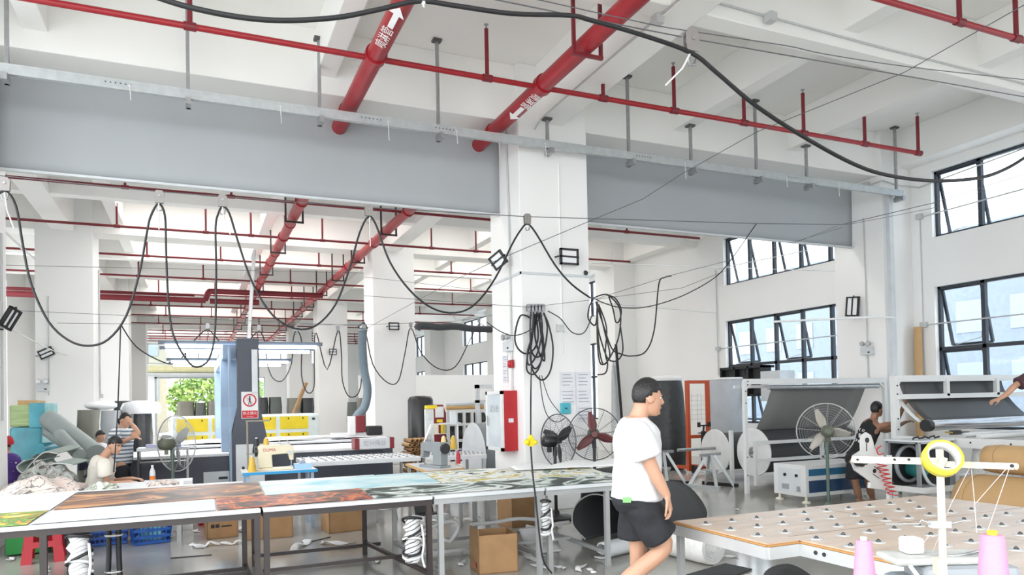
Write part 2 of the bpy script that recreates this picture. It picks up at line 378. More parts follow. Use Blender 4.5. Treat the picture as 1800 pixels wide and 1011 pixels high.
# wall lines (trim): pale ledges round the columns and conduits are separate things
b = MB()
for x0, x1, y0 in ((4.33, 5.51, 9.48),):
    z = 3.46
    b.bx(x0, y0, z, x1, y0+.02, z+.035); b.bx(x0, y0, z, x0+.02, y0+CD, z+.035)
struct('trim_1', b, LGREY)
# ================= sprinkler pipes, hangers, rails, wires =================
def pipe_text(parent, x, y, z, off):
    pass
def main_pipe(x, label, marks):
    t = thing('fire_pipe', label, 'pipe', (x, 5, 5.535))
    m = MB(t.location); m.cyl((x, 2, 5.535), (x, 46, 5.535), .105, n=20); m.build('pipe', RED, t)
    for y in (2.9, 7.95, 11.1, 14.2, 17.3, 20.5, 23.6, 26.8, 30, 33, 36, 39.2, 42.3, 45.5):
        m = MB(t.location); m.cyl((x, y-.05, 5.535), (x, y+.05, 5.535), .125, n=20); m.build('coupling', RED, t)
    for y in (9.6, 12.6, 16, 19.2, 22.4, 25.3):
        m = MB(t.location); m.cyl((x, y-.03, 5.535), (x, y+.03, 5.535), .118, n=20); m.build('coupling', RED, t)
    u = V((0, -1, 0)) if marks[1] > 0 else V((0, 1, 0))
    a = R(marks[2]); n = V((math.sin(a), 0, -math.cos(a))); w = n.cross(u)
    text('marking', '喷淋管', .14, mat('white_stencil_paint', (.85, .85, .85), .6), V((x, marks[0], 5.535))+n*.107, u, w, t, t.location)
    p = [(-.2, -.03), (.06, -.03), (.06, -.08), (.2, 0), (.06, .08), (.06, .03), (-.2, .03)]
    m = MB(t.location); m.prism([(c, d) for c, d in p], V((x, marks[0]+marks[3], 5.535))+n*.106, u, w, n*.003); m.build('arrow', MATS['white_stencil_paint'], t)
    return t
main_pipe(1.9, 'left of the two thick red overhead pipes running down the hall', (7.35, 1, -25, -.42))
main_pipe(4.0, 'right of the two thick red overhead pipes, nearer the white column', (8.25, -1, -25, .42))
def hanger(x, y, m, label):
    b = MB(); z = 5.40
    for s in (-1, 1): b.bar((x+s*.17, y, z), (x+s*.17, y, 6.57), .035)
    b.bar((x-.19, y, z), (x+.19, y, z), .04, .035)
    return single('pipe_hanger', label, 'bracket', b, m, 'pipe hangers')
HANG = mat('black_painted_hanger', (.03, .02, .022), .5)
for x, ys in ((1.9, (11.55, 15.3, 18.5, 21.7, 24.9, 28.1, 31.3, 34.4, 37.3)), (4.0, (6.85, 12.4, 15.95, 19.15, 22.1, 25.2, 28.3, 31.5, 34.6, 37.4))):
    for y in ys:
        if abs(y-15.95) < .1 and x > 3: y = 15.8
        hanger(x, y, DRED if y < 10 else HANG, ('maroon' if y < 10 else 'black')+' bracket under the %s thick red pipe, %s' % ('left' if x < 3 else 'right', 'before the smoke curtain' if y < 10 else 'beyond the smoke curtain'))
def branch(y, z, x0, x1, risers, label, r=.03, ends=()):
    t = thing('sprinkler_pipe', label, 'pipe', ((x0+x1)/2, y, z), group='sprinkler branch pipes')
    m = MB(t.location); m.cyl((x0, y, z), (x1, y, z), r, n=10); m.build('branch', DRED if y > 10 else RED, t)
    for x, zt in risers:
        m = MB(t.location); m.cyl((x, y, z), (x, y, zt), r*.8, n=8); m.cyl((x-.06, y, z), (x+.06, y, z), r*1.35, n=10); q = m.build('riser', DRED, t)
        if zt > z+.5:
            m = MB(t.location); m.cyl((x, y, zt), (x, y, zt+.05), .012, n=6); m.cyl((x, y, zt+.05), (x, y, zt+.055), .03, n=8); m.build('sprinkler_head', STEEL, q)
    return t
branch(8.0, 5.52, -2.6, 10.83, [(-.01, 6.5), (3.27, 6.12), (4.89, 5.70), (6.01, 6.12), (7.22, 5.93), (8.35, 6.12), (9.62, 5.94), (10.83, 6.12)], 'red sprinkler pipe in front of the galvanised rail', .033)
branch(5.0, 5.535, 5.2, 11.3, [(7.47, 6.4), (8.42, 6.4), (10.6, 6.4)], 'red sprinkler pipe in the top right corner of the picture', .033)
k = 0
for y, z in ((11.2, 5.535), (14.3, 5.535), (17.4, 5.535), (20.55, 5.535), (23.7, 5.535), (26.85, 5.5), (30, 5.5), (33.1, 5.5), (36.2, 5.5), (39.4, 5.5), (41, 5.5), (42.5, 5.5), (44, 5.5), (45.6, 5.5)):
    o = (k % 2)*.4
    xe = 11.4 if y > 12 else 10.9
    ris = [(x+o, z+dz) for x, dz in ((-3.8, .6), (-1.5, .5), (.25, .7), (2.8, .55), (5.5, .5), (6.7, .7), (8.9, .6))]
    if k == 2: ris.append((1.2, z+.75))
    branch(y, z, -2.1 if y < 12 else -4.9, xe, [r for r in ris if r[0] < xe and abs(r[0]-7.275) > .17], 'thin dark red sprinkler pipe, %s cross pipe beyond the smoke curtain' % ['first', 'second', 'third', 'fourth', 'fifth', 'sixth', 'seventh', 'eighth', 'ninth', 'tenth', 'eleventh', 'twelfth', 'thirteenth', 'fourteenth'][k], .028)
    k += 1
t = thing('fire_main', 'pair of dark red horizontal fire mains with an offset bend', 'pipe', (-.2, 25.0, 5.2))
m = MB(t.location); m.tube(smooth_path([(-5.15, 25, 5.06), (-1.5, 25, 5.06), (.15, 25, 5.06), (.3, 25, 5.08), (.36, 25, 5.2), (.42, 25, 5.33), (.6, 25, 5.36), (1.9, 25, 5.36), (4, 25, 5.36)], 5), .09, 12); m.build('upper_main', DRED, t)
m = MB(t.location); m.tube([(-5.15, 25.25, 5.25), (.0, 25.25, 5.25)], .05, 8); m.build('riser', DRED, t)
m = MB(t.location); m.tube([(.45, 25.1, 5.06), (1.95, 25.1, 5.06)], .09, 12); m.build('lower_main', DRED, t)
# galvanised rail hung from strut channels in front of the smoke curtain
RY = 9.25; RZ = 5.31
t = thing('cable_rail', 'long galvanised channel rail hung in front of the smoke curtain', 'rail', (5, RY, RZ-.06))
m = MB(t.location); m.bx(-2.9, RY-.03, RZ-.055, 12.05, RY+.03, RZ+.055); m.bx(-2.9, RY-.032, RZ+.03, 12.05, RY+.09, RZ+.06); m.build('channel', GALV, t)
m = MB(t.location)
for x in (-.9, 2.0, 3.0, 6.2, 9.2): 
    for i in range(6): m.bx(x+i*.05, RY-.034, RZ+.005, x+i*.05+.015, RY-.029, RZ+.018)
m.build('slot', mat('slot_shadow', (.08, .08, .085), .8), t, ) 
i = 0
for x, zt in ((-1.84, 6.57), (-.04, 6.57), (1.49, 6.3), (3.07, 6.57), (4.73, 5.72), (6.12, 6.57), (7.29, 5.97), (8.63, 6.57), (9.75, 5.95), (11.97, 6.57)):
    s = thing('strut_hanger', 'grey steel strut holding the galvanised rail, %s from the left' % ['first', 'second', 'third', 'fourth', 'fifth', 'sixth', 'seventh', 'eighth', 'ninth', 'tenth'][i], 'strut', (x, RY+.02, RZ-.12), group='struts holding the galvanised rail'); i += 1
    if zt < 6.0: x0 = x
    m = MB(s.location); m.bx(x-.02, RY+.035, RZ-.14, x+.02, RY+.075, zt); m.build('upright', STEEL, s)
    m = MB(s.location); m.bx(x-.03, RY-.1, RZ-.14, x+.03, RY+.1, RZ-.06); m.build('foot_bracket', STEEL, s)
    m = MB(s.location); m.bx(x-.06, RY-.0, zt-.03, x+.06, RY+.11, zt); m.build('top_plate', mat('dark_steel_plate', (.1, .1, .1), .5), s)
i = 0
for x in (-.65, 1.0, 2.35, 3.3, 4.65, 7.1, 9.2, 10.4):
    b = MB(); b.bar((x, RY-.035, RZ-.0), (x+.01, RY-.04, RZ-.17-.04*(i % 3)), .008); b.box((x, RY-.036, RZ+.0), (.02, .012, .02)); i += 1
    single('cable_tie', 'white cable tie hanging off the galvanised rail', 'cable tie', b, PLASTW, 'cable ties on the galvanised rail')
# steel post carrying the far end of the rail
b = MB(); q = at(1574, 345, Y=RY); b.bx(q.x-.05, RY+.10, 0, q.x+.05, RY+.18, RZ+.05)
single('strut_post', 'tall galvanised floor post under the right end of the rail', 'post', b, LGREY)
# ---------------- catenary wire with pulleys and looping cable ----------------
WY = 8.9
def wire(name, pts, r, label, m=BLACK, grp=None, n=5, cat='wire'):
    b = MB(); b.tube(pts, r, n); return single(name, label, cat, b, m, grp)
WIRE = mat('thin_steel_wire', (.12, .12, .13), .45)
pa = at(-40, 305, Y=WY); pb = at(927, 381, Y=WY); pc = at(1330, 393, Y=WY); pd = at(1480, 395, Y=WY); pe = at(1800, 306, X=12.5)
wire('guide_wire', [pa, at(280, 337, Y=WY), at(648, 365, Y=WY), pb, pc, pd, at(1640, 357, X=11.2), at(1800, 306, X=11.9)], .006, 'thin guide wire carrying the five pulleys across the hall', WIRE)
def pulley(px, py, Y, label, grp='cable pulleys on the guide wire', s=1., mcol=mat('worn_pulley_metal', (.30, .28, .27), .45, .3)):
    c = at(px, py, Y=Y); t = thing('cable_pulley', label, 'pulley', c-V((0, 0, .17*s)), group=grp)
    m = MB(t.location)
    for d in (-.02*s, .02*s): m.prism([(-.045*s, -.07*s), (.045*s, -.07*s), (.05*s, .04*s), (.03*s, .07*s), (-.03*s, .07*s), (-.05*s, .04*s)], c+V((0, d, 0)), (1, 0, 0), (0, 0, 1), (0, .006*s, 0))
    m.build('cheek_plate', mcol, t)
    m = MB(t.location); m.cyl(c+V((0, -.015*s, .01)), c+V((0, .015*s, .01)), .035*s, n=12); m.cyl(c+V((0, -.03*s, .01)), c+V((0, .034*s, .01)), .012*s, n=8); m.build('wheel', STEEL, t)
    m = MB(t.location); m.tube([c+V((.0, 0, -.07*s)), c+V((.03*s, 0, -.1*s)), c+V((.02*s, 0, -.15*s)), c+V((-.02*s, 0, -.16*s)), c+V((-.03*s, 0, -.12*s))], .009*s, 6); m.build('hook', STEEL, t)
    return c
NTH = ['first', 'second', 'third', 'fourth', 'fifth', 'sixth', 'seventh']
pos = [(8, 324), (280, 346), (391, 353), (648, 370), (927, 385)]
for i, (px, py) in enumerate(pos): pulley(px, py, WY, 'grey cable pulley on the guide wire, %s from the left' % NTH[i])
def pxpath(pp, Y, k=5): return smooth_path([at(x, y, Y=Y) for x, y in pp], k)
wire('festoon_cable', pxpath([(-30, 420), (-18, 360), (8, 336), (28, 362), (40, 430), (55, 500), (85, 565), (120, 598), (155, 608), (190, 597), (222, 555), (245, 480), (258, 410), (265, 380), (279, 358), (290, 380), (292, 440), (296, 530), (305, 590), (330, 635), (348, 645), (368, 630), (378, 580), (380, 480), (379, 400), (384, 375), (391, 364), (403, 375), (420, 430), (445, 500), (480, 555), (520, 578), (556, 572), (590, 535), (615, 470), (632, 410), (648, 381), (662, 398), (685, 460), (720, 510), (760, 542), (800, 550), (835, 535), (870, 490), (900, 430), (915, 405), (927, 394), (942, 410), (975, 465), (1005, 500), (1038, 524)], WY, 4), .013, 'heavy black festoon cable looping between the pulleys', BLACK, None, 6, 'cable')
i = 0
for px, py, l in ((279, 357, 40), (391, 364, 42), (650, 381, 50), (8, 338, 50)):
    a = at(px, py, Y=WY-.02); b = MB(); b.tube([a, a+V((.02*(i % 2), 0, -l*.0037)), a+V((.08*(i % 2), 0, -l*.0074))], .007, 5); i += 1
    single('cable_tie', 'white cable tie tail hanging below a pulley', 'cable tie', b, PLASTW, 'cable ties under the pulleys')
# the near heavy cable across the top of the picture
NY = 4.6
wire('power_cable', pxpath([(255, -12), (330, 12), (420, 30), (500, 36), (590, 31), (660, 18), (735, 2), (800, 10), (900, 24), (1000, 27), (1040, 36), (1130, 62), (1215, 93), (1260, 128), (1330, 187), (1420, 245), (1500, 288), (1560, 308), (1640, 318), (1720, 313), (1770, 296), (1815, 268)], NY, 5), .017, 'thick black power cable sweeping across under the ceiling', BLACK, None, 8, 'cable')
pulley(1215, 72, NY+.02, 'worn grey pulley holding the thick black power cable', None, 1.25)
a = at(1214, 92, Y=NY); b = MB(); b.tube([a, at(1200, 120, Y=NY), at(1170, 150, Y=NY)], .008, 5); single('cable_tie', 'long white cable tie under the worn grey pulley', 'cable tie', b, PLASTW)
a = at(744, 4, Y=NY); b = MB(); b.tube([a, a+V((.0, -.01, -.04))], .008, 5); b.ball(a, .02, 6); single('cable_tie', 'short white cable tie at the crest of the power cable', 'cable tie', b, PLASTW)
wire('overhead_wire', [at(855, -4, Y=5.2), at(1035, 33, Y=5.2), at(1215, 68, Y=5.2), at(1560, 128, Y=5.2), at(1810, 172, Y=5.2)], .006, 'lower thin overhead wire running behind the worn grey pulley', WIRE)
wire('overhead_wire', smooth_path([at(930, -4, Y=5.3), at(1140, 42, Y=5.3), at(1215, 55, Y=5.3), at(1380, 80, Y=5.3), at(1450, 95, Y=5.3), at(1600, 118, Y=5.3), at(1810, 141, Y=5.3)], 4), .005, 'upper thin overhead wire passing above the worn grey pulley', WIRE)
wire('brace_wire', [at(1812, 2, Y=4.4), at(1590, 127, Y=5.7), at(1330, 232, Y=7.7), at(1200, 305, Y=8.9), at(1130, 350, Y=9.25), at(1050, 383, Y=9.3), at(915, 440, Y=9.35), at(863, 462, Y=9.42), at(800, 492, Y=13), at(640, 580, Y=18.8)], .005, 'long thin wire slanting down across the curtain and white column', WIRE)
wire('side_wire', [at(1485, 396, Y=WY), at(1640, 366, X=11.9), at(1810, 308, X=12.0)], .004, 'thin wire fanning out right from the end of the guide wire', WIRE)
KX = at(1043, 527, Y=9.3)
wire('tie_wire', [KX, at(1180, 484, Y=9.2), at(1320, 448, Y=9.2), at(1480, 400, Y=9.2)], .004, 'thin wire rising right from the cable knot by the column', WIRE)
wire('drop_cable', pxpath([(1330, 393), (1318, 410), (1290, 450), (1258, 487), (1200, 520), (1140, 539), (1095, 541), (1065, 534), (1043, 524)], 9.1, 5), .008, 'thin black cable swooping from the guide wire to the knot', BLACK, None, 5, 'cable')
# festoon bundles of coiled cable
def bundle(loops, Y, r, label, name='cable_bundle'):
    t = thing(name, label, 'cable', at(loops[0][0][0], loops[0][-1][1], Y=Y))
    for i, l in enumerate(loops):
        m = MB(t.location); m.tube(pxpath(l, Y+.03*(i % 4)-.05, 5), r, 6); m.build('cable_loop', BLACK, t)
    return t
bundle([[(933, 549), (932, 580), (934, 640), (942, 660), (955, 668), (968, 650), (972, 610), (964, 570), (955, 550)],
        [(938, 549), (935, 590), (928, 620), (926, 650), (938, 658), (950, 640), (955, 600), (950, 570), (944, 550)],
        [(945, 549), (940, 585), (946, 615), (957, 635), (955, 600), (950, 580), (948, 550)],
        [(934, 560), (915, 555), (905, 590), (910, 612), (925, 622), (940, 612), (946, 590), (942, 552)],
        [(950, 549), (953, 580), (945, 620), (930, 642), (927, 620), (935, 590), (938, 552)],
        [(956, 550), (962, 575), (958, 610), (950, 638), (940, 648), (932, 630), (936, 590), (941, 552)],
        [(944, 549), (936, 580), (933, 612), (942, 628), (954, 618), (951, 588), (946, 552)]], 9.36, .0125, 'tangle of black cable loops hung on the front of the column')
i = 0
for px in (930, 936, 942, 948, 954): 
    pulley(px, 541, 9.38, 'small grey pulley above the cable tangle on the column', 'pulleys clustered on the column', .75, STEEL); i += 1
bundle([[(1043, 524), (1060, 518), (1072, 521), (1090, 545), (1088, 590), (1074, 625), (1060, 640), (1052, 600), (1050, 540)],
        [(1050, 530), (1050, 600), (1056, 640), (1072, 626), (1062, 580), (1052, 535)],
        [(1070, 521), (1078, 545), (1082, 565), (1088, 565), (1092, 545), (1082, 525), (1068, 519)],
        [(1047, 530), (1060, 570), (1075, 612), (1090, 622), (1110, 626), (1135, 618), (1150, 580), (1158, 500), (1168, 488), (1180, 485)],
        [(1050, 532), (1050, 570), (1060, 610), (1070, 632), (1085, 634), (1095, 615), (1090, 570)],
        [(1052, 535), (1066, 575), (1064, 620), (1068, 640), (1064, 656), (1050, 659)],
        [(1043, 524), (1036, 540), (1034, 560), (1046, 572), (1050, 550)]], 9.28, .011, 'black cable loops hung from the knot right of the column')
wire('drop_cable', pxpath([(963, 547), (985, 560), (1005, 584), (1025, 586), (1037, 565), (1043, 540)], 9.3, 5), .008, 'short cable sagging between the tangle and the knot', BLACK, None, 5, 'cable')
wire('drop_cable', pxpath([(855, 566), (880, 583), (905, 590), (935, 578), (950, 555)], 9.35, 5), .007, 'cable sagging left from the tangle past the column corner', BLACK, None, 5, 'cable')
wire('tie_wire', [at(640, 520, Y=9.3), at(930, 540, Y=9.35), KX, at(1200, 506, Y=9.3), at(1470, 398, Y=9.2)], .0035, 'thin wire through the clustered pulleys', WIRE)
t = thing('pendant_switch', 'yellow pendant control box on a black drop cable', 'switch', at(933, 787, Y=6.9))
c = at(933, 777, Y=6.9)
m = MB(t.location); m.tube([at(934, 640, Y=9.2), at(933, 700, Y=6.9), c+V((0, 0, .04))], .008, 6); m.tube(pxpath([(933, 785), (936, 830), (942, 880), (948, 940), (955, 985), (970, 1008)], 5.9, 4), .008, 6); m.build('cord', BLACK, t)
m = MB(t.location); m.box(c, (.05, .05, .09)); m.ball(c+V((-.05, -.01, 0)), .032, 10); m.ball(c+V((.045, -.01, -.005)), .03, 10); m.ball(c+V((0, 0, .05)), .028, 8); m.build('body', YELLOW, t)
wire('appliance_cord', pxpath([(948, 660), (955, 710), (965, 735), (980, 742), (993, 735)], 9.3, 5), .007, 'black cord hanging down behind the left fan', BLACK, None, 5, 'cable')
wire('appliance_cord', pxpath([(952, 660), (965, 700), (985, 727), (988, 733)], 9.35, 5), .006, 'second black cord slanting to the left fan', BLACK, None, 5, 'cable')
# deeper festoon behind, with small pulleys
FY = 17.6
wire('guide_wire', [at(100, 568, Y=FY), at(365, 571, Y=FY), at(640, 571, Y=FY), at(800, 565, Y=FY), at(1040, 527, Y=9.5)], .005, 'far guide wire over the cutting machine', WIRE)
for i, (px, py) in enumerate(((365, 573), (455, 576), (520, 578), (594, 577), (640, 575), (722, 571), (842, 563))): pulley(px, py, FY, 'small dark pulley on the far guide wire, %s from the left' % NTH[i], 'pulleys on the far guide wire', .85, STEEL)
wire('festoon_cable', pxpath([(212, 570), (240, 610), (285, 636), (310, 638), (330, 615), (345, 595), (365, 580), (385, 600), (395, 620), (420, 632), (437, 600), (455, 583), (465, 600), (470, 640), (480, 665), (497, 669), (512, 640), (515, 600), (521, 581), (530, 600), (530, 660), (540, 690), (552, 680), (552, 620), (556, 585), (575, 650), (594, 580), (600, 620), (602, 670), (615, 698), (634, 680), (640, 580), (655, 640), (680, 672), (700, 670), (712, 620), (722, 576), (740, 620), (770, 648), (800, 645), (825, 600), (842, 570), (860, 580), (885, 590)], FY, 4), .014, 'far black festoon cable looping over the cutting machine', BLACK, None, 5, 'cable')
b = MB(); b.tube(pxpath([(212, 571), (210, 640), (206, 740), (200, 830)], 10.2, 4), .008, 5); single('drop_cable', 'thin black cord hanging straight down at the left by the seated man', 'cable', b, BLACK)
# long white conduit along the left wall and thin white rods
wire('wall_conduit', [at(5, 405, X=-3.6), at(172, 559, X=-3.6)], .03, 'white conduit slanting away under the ceiling at the left', PLASTW, None, 8, 'conduit')
wire('wall_conduit', smooth_path([at(0, 567, Y=12), at(54, 597, Y=16.5), at(90, 615, Y=18.6), at(119, 625, Y=18.94)], 4), .012, 'thin white cable sagging to the second left column', PLASTW, None, 6, 'conduit')
wire('hanging_rod', [at(447, 440, Y=15), at(437, 598, Y=15)], .035, 'white rod hanging down above the cutting machine', PLASTW, None, 8, 'rod')
for px0, py0, px1, py1, X, lab in ((0, 545, 640, 573, None, 'upper'), (0, 466, 640, 480, None, 'top')):
    wire('stay_wire', [at(px0, py0, Y=14), at(px1, py1, Y=14)], .004, 'thin %s stay wire across the left bay' % lab, WIRE)
wire('stay_wire', [at(640, 487, Y=14.5), at(870, 513, Y=14.5), ], .004, 'thin stay wire crossing right of the second column', WIRE)
wire('stay_wire', [at(1040, 463, Y=14.0), at(1475, 477, X=12.595)], .008, 'thin pale rod crossing in front of the right windows', LGREY)
wire('stay_wire', [at(1040, 531, Y=14.0), at(1260, 551, X=12.595)], .008, 'thin pale rod below the crossing rod on the right wall', LGREY)
# conduits and boxes fixed to the structure
CON = mat('grey_conduit', (.55, .56, .56), .45)
def conduit(pts, label, r=.012, m=CON, box=()):
    t = thing('conduit', label, 'conduit', pts[-1])
    b = MB(t.location); b.tube(pts, r, 6); b.build('tube', m, t)
    for c in box:
        b = MB(t.location); b.box(c, (.1, .1, .1)); b.build('junction_box', m, t)
conduit([V((4.63, 2, 5.74)), V((4.63, 6.35, 5.74)), V((4.63, 9.3, 5.70)), V((4.6, 9.46, 5.6))], 'grey conduit along the edge of the beam above the column', box=[V((4.62, 6.4, 5.7))])
conduit([V((4.33, 9.9, 5.8)), V((4.33, 9.85, 4.5)), V((4.33, 9.85, 1.2))], 'thin conduit down the left face of the white column', .014)
conduit([V((5.0, 9.49, 5.15)), V((5.0, 9.49, 2.3))], 'thin white conduit down the front of the white column', .012, WHITE)
conduit([V((5.2, 6.18, 5.9)), V((7.7, 6.18, 5.86)), V((11.5, 6.18, 5.86))], 'grey conduit along the cross beam at upper right', .012, box=[V((5.95, 6.13, 5.85)), V((10.95, 6.13, 5.85))])
conduit([V((11.81, 9.9, 5.0)), V((11.81, 9.9, 1.9))], 'thin conduit down the side of the right pilaster', .012)
conduit([V((11.81, 9.85, 5.6)), V((11.8, 9.46, 5.6)), V((12.2, 9.46, 5.55)), V((12.57, 9.3, 5.5)), V((12.57, 6.6, 5.66))], 'grey conduit looping round the top of the right pilaster', .014, box=[V((11.77, 9.8, 5.6))])
conduit([at(1617, 380, X=12.59), at(1626, 660, X=12.59)], 'thin conduit down the right wall beside the near window', .012, box=[at(1616, 381, X=12.55), at(1624, 571, X=12.55)])
conduit([at(1622, 381, X=12.588), at(1800, 332, X=12.588)], 'grey conduit across the upper right window', .014)
conduit([at(1630, 571, X=12.588), at(1800, 552, X=12.588)], 'grey conduit across the lower right window', .014)
conduit([at(1258, 475, X=12.57), at(1263, 660, X=12.57)], 'thin conduit down the right wall beside the far window', .014, box=[at(1262, 613, X=12.55)])
conduit([at(1264, 613, X=12.588), at(1478, 589, X=12.588)], 'grey conduit across the far lower right window', .014)
conduit([at(1264, 472, X=12.588), at(1420, 440, X=12.588)], 'grey conduit across the far upper right window', .012)
conduit([V((XPR+.05, 9.35, 3.02)), V((11.2, 9.25, 3.0)), V((9.2, 9.6, 2.9))], 'pale pipe crossing the face of the right pilaster', .02, WHITE)
conduit([at(85, 520, Y=18.96), at(86, 695, Y=18.96)], 'thin grey conduit down the front of the second left column', .012)
conduit([at(2, 410, X=-2.12), at(4, 740, X=-2.12)], 'grey conduit on the left pilaster at the picture edge', .016)
conduit([V((XPL+.02, 19.9, 5)), V((XPL+.02, 19.9, 1.9))], 'grey conduit down the second left pilaster', .02, box=[V((XPL+.03, 19.9, 1.95))])
# tall cardboard tube standing by the right wall
b = MB(); a = at(1610, 575, X=12.42); b.cyl((a.x, a.y, .0), (a.x+.05, a.y, a.z), .07, n=14); single('cardboard_tube', 'tall brown cardboard tube leaning by the right window', 'tube', b, KRAFT)
# ================= cutting tables in front, printed cloth, clutter below =================
TZ = .8
BOARD = mat('white_table_board', (.58, .58, .57), .45, var=.03)
GSTEEL = mat('grey_square_tube', (.40, .41, .41), .45, .3, var=.08)
def cut_table(label, x0, x1, y0, y1, m, legs, rearlegs, rail=True, low=.10):
    t = thing('cutting_table', label, 'table', ((x0+x1)/2, (y0+y1)/2, 0)); o = t.location
    MB(o).bx(x0, y0, TZ-.022, x1, y1, TZ).build('tabletop', BOARD, t, bev=.003)
    b = MB(o); e = .045
    for y in (y0+.01, y1-.01-e): b.bx(x0, y, TZ-.075, x1, y+e, TZ-.023)
    for x in (x0, x1-e): b.bx(x, y0+.01+e, TZ-.075, x+e, y1-.01-e, TZ-.023)
    b.build('top_frame', m, t)
    MB(o).bx(x0, y0-.004, TZ-.026, x1, y0+.008, TZ+.004).build('edge_strip', LGREY, t)
    for x in legs: MB(o).bx(x-.022, y0+.01, 0, x+.022, y0+.055, TZ-.075).build('leg', m, t)
    for x, y in rearlegs: MB(o).bx(x-.022, y-.022, 0, x+.022, y+.022, TZ-.023).build('leg', m, t)
    b = MB(o)
    for x, (rx, ry) in zip(legs, rearlegs): b.bar((x, y0+.03, low+.03), (rx, ry, low+.03), .035)
    ys = rearlegs[0][1]
    xe = min(x1-.05, legs[-1]); b.bar((x0+.05, ys, low), (xe, ys, low), .035); b.bar((x0+.05, y0+.78, low+.05), (xe, y0+.78, low+.05), .03)
    b.build('lower_rail', m, t)
    return t
cut_table('long dark-framed cutting table at the left under the sunset print', -3.0, .455, 6.0, 8.4, BROWNST, (-2.6, -1.0, .43), ((-2.6, 7.2), (-1.0, 7.2), (.40, 7.2)))
cut_table('short dark-framed cutting table under the autumn leaf print', .475, 1.86, 6.0, 8.25, BROWNST, (.50, 1.835), ((.52, 7.75), (1.64, 7.75)))
cut_table('grey-framed cutting table left of the hanging switch cord', 1.88, 2.94, 6.0, 8.2, GSTEEL, (1.94, 2.89), ((1.93, 7.6), (2.85, 7.6)))
cut_table('grey-framed cutting table at the end beside the walking man', 2.96, 4.15, 6.0, 7.75, GSTEEL, (3.0, 3.62), ((3.0, 7.6), (3.62, 7.6)))
SNAP = {}
def printed(label, pts, m, z=TZ+.005, th=.004, name='printed_fabric', wob=0):
    p = [at(x, y, Z=z) for x, y in pts]; b = MB(); b.prism([(q.x, q.y) for q in p], (0, 0, z), (1, 0, 0), (0, 1, 0), (0, 0, th))
    return single(name, label, 'fabric', b, m)
WHITEP = mat('white_print_cloth', (.60, .61, .63), .6, var=.03, sc=2)
GP = (.80, .80, .78)
SUNSET = ramp_mat('sunset_print', [(.0, (.03, .02, .015)), (.38, (.05, .035, .03)), (.46, (.13, .08, .06)), (.52, (.30, .12, .05)), (.57, (.62, .33, .14)), (.61, (.16, .08, .06)), (.7, (.26, .05, .03))], 1.0, .5, (.8, 1.3, 1), 2.2, 5)
LEAVES = ramp_mat('autumn_leaf_print', [(.0, (.04, .03, .025)), (.42, (.08, .055, .045)), (.48, (.36, .07, .03)), (.53, (.66, .24, .07)), (.57, (.42, .05, .03)), (.62, (.09, .06, .05))], 4.2, .5, (1, .8, 1), 1, 5)
LBLUE = ramp_mat('pale_sky_print', [(.0, (.10, .38, .48)), (.36, (.22, .55, .64)), (.45, (.52, .74, .78)), (.55, (.74, .83, .83)), (.62, (.40, .70, .78))], .9, .5, (.7, 1.2, 1), 1.5, 4)
MOUNT = ramp_mat('mountain_ink_print', [(.0, (.01, .014, .013)), (.42, (.02, .03, .026)), (.46, (.10, .17, .14)), (.50, (.60, .66, .62)), (.56, (.80, .80, .77)), (.6, (.18, .28, .24)), (.66, (.02, .03, .028))], 1.5, .5, (.8, 1.1, 1), 2.5, 6)
MAPLE = ramp_mat('yellow_flower_print', [(.0, (.06, .10, .05)), (.38, (.30, .38, .30)), (.42, (.78, .82, .80)), (.53, (.82, .82, .79)), (.555, (.72, .55, .04)), (.60, (.40, .33, .05)), (.63, (.55, .74, .78))], 2.2, .5, (.9, .8, 1), 2.5, 5)
GREENP = ramp_mat('green_flower_print', [(.3, (.78, .80, .78)), (.42, (.60, .55, .06)), (.46, (.65, .28, .03)), (.5, (.06, .22, .05)), (.56, (.25, .45, .08)), (.62, (.20, .04, .02))], 1.8, .5, (1, 1, 1), 2.5, 5)
printed('plain white print sheet at the far left of the front table', [(-60, 883), (135, 866), (88, 897), (-60, 906)], WHITEP)
printed('green and yellow flower print at the left edge of the front table', [(-60, 907), (84, 898), (46, 923), (-60, 930)], GREENP)
printed('wide brown sunset landscape print with orange clouds', [(137, 866), (454, 847.5), (464, 871), (378, 877), (94, 897)], SUNSET)
printed('blank white strip in front of the sunset print', [(92, 898.5), (377, 878), (379, 897), (53, 922)], WHITEP, TZ+.0052)
printed('autumn leaf and plank print in front of the pale blue print', [(379, 877.5), (466, 871.8), (632, 859), (656, 876.5), (382, 897)], LEAVES, TZ+.0048)
printed('pale blue sky and water print', [(456, 847), (742, 831.5), (775, 850), (634, 858.5), (467, 870.5)], LBLUE)
printed('black and white ink mountain print along the front edge', [(636, 859), (776, 850.5), (1072, 834), (1084, 846), (658, 876)], MOUNT)
printed('yellow flower print with black marks at the far right', [(744, 831.3), (860, 824), (1035, 822.5), (1068, 833.5), (778, 849.8)], MAPLE)
# crumpled white end of a print by the walking man
b = MB(); a0 = at(905, 822, Z=TZ); a1 = at(1070, 828, Z=TZ)
b.sheet(lambda u, v: V((a0.x-.25+1.35*u, 7.72-.5*v*(.5+.5*u), TZ+.03+.05*abs(math.sin(u*7+v*2))*(1-v)+.04*u*(1-abs(2*v-1)))), 24, 8, .004)
single('crumpled_fabric', 'crumpled white cloth end at the back right of the front table', 'fabric', b, WCLOTH)
b = MB()
for i in range(9): q = at(800+i*27+rnd.random()*8, 831-i*.6+rnd.random()*3, Z=TZ+.013); b.box(q, (.045, .02, .006), rnd.random())
single('cloth_clip', 'row of small black clips on the back of the flower print', 'clips', b, BLACKP, kind='stuff')
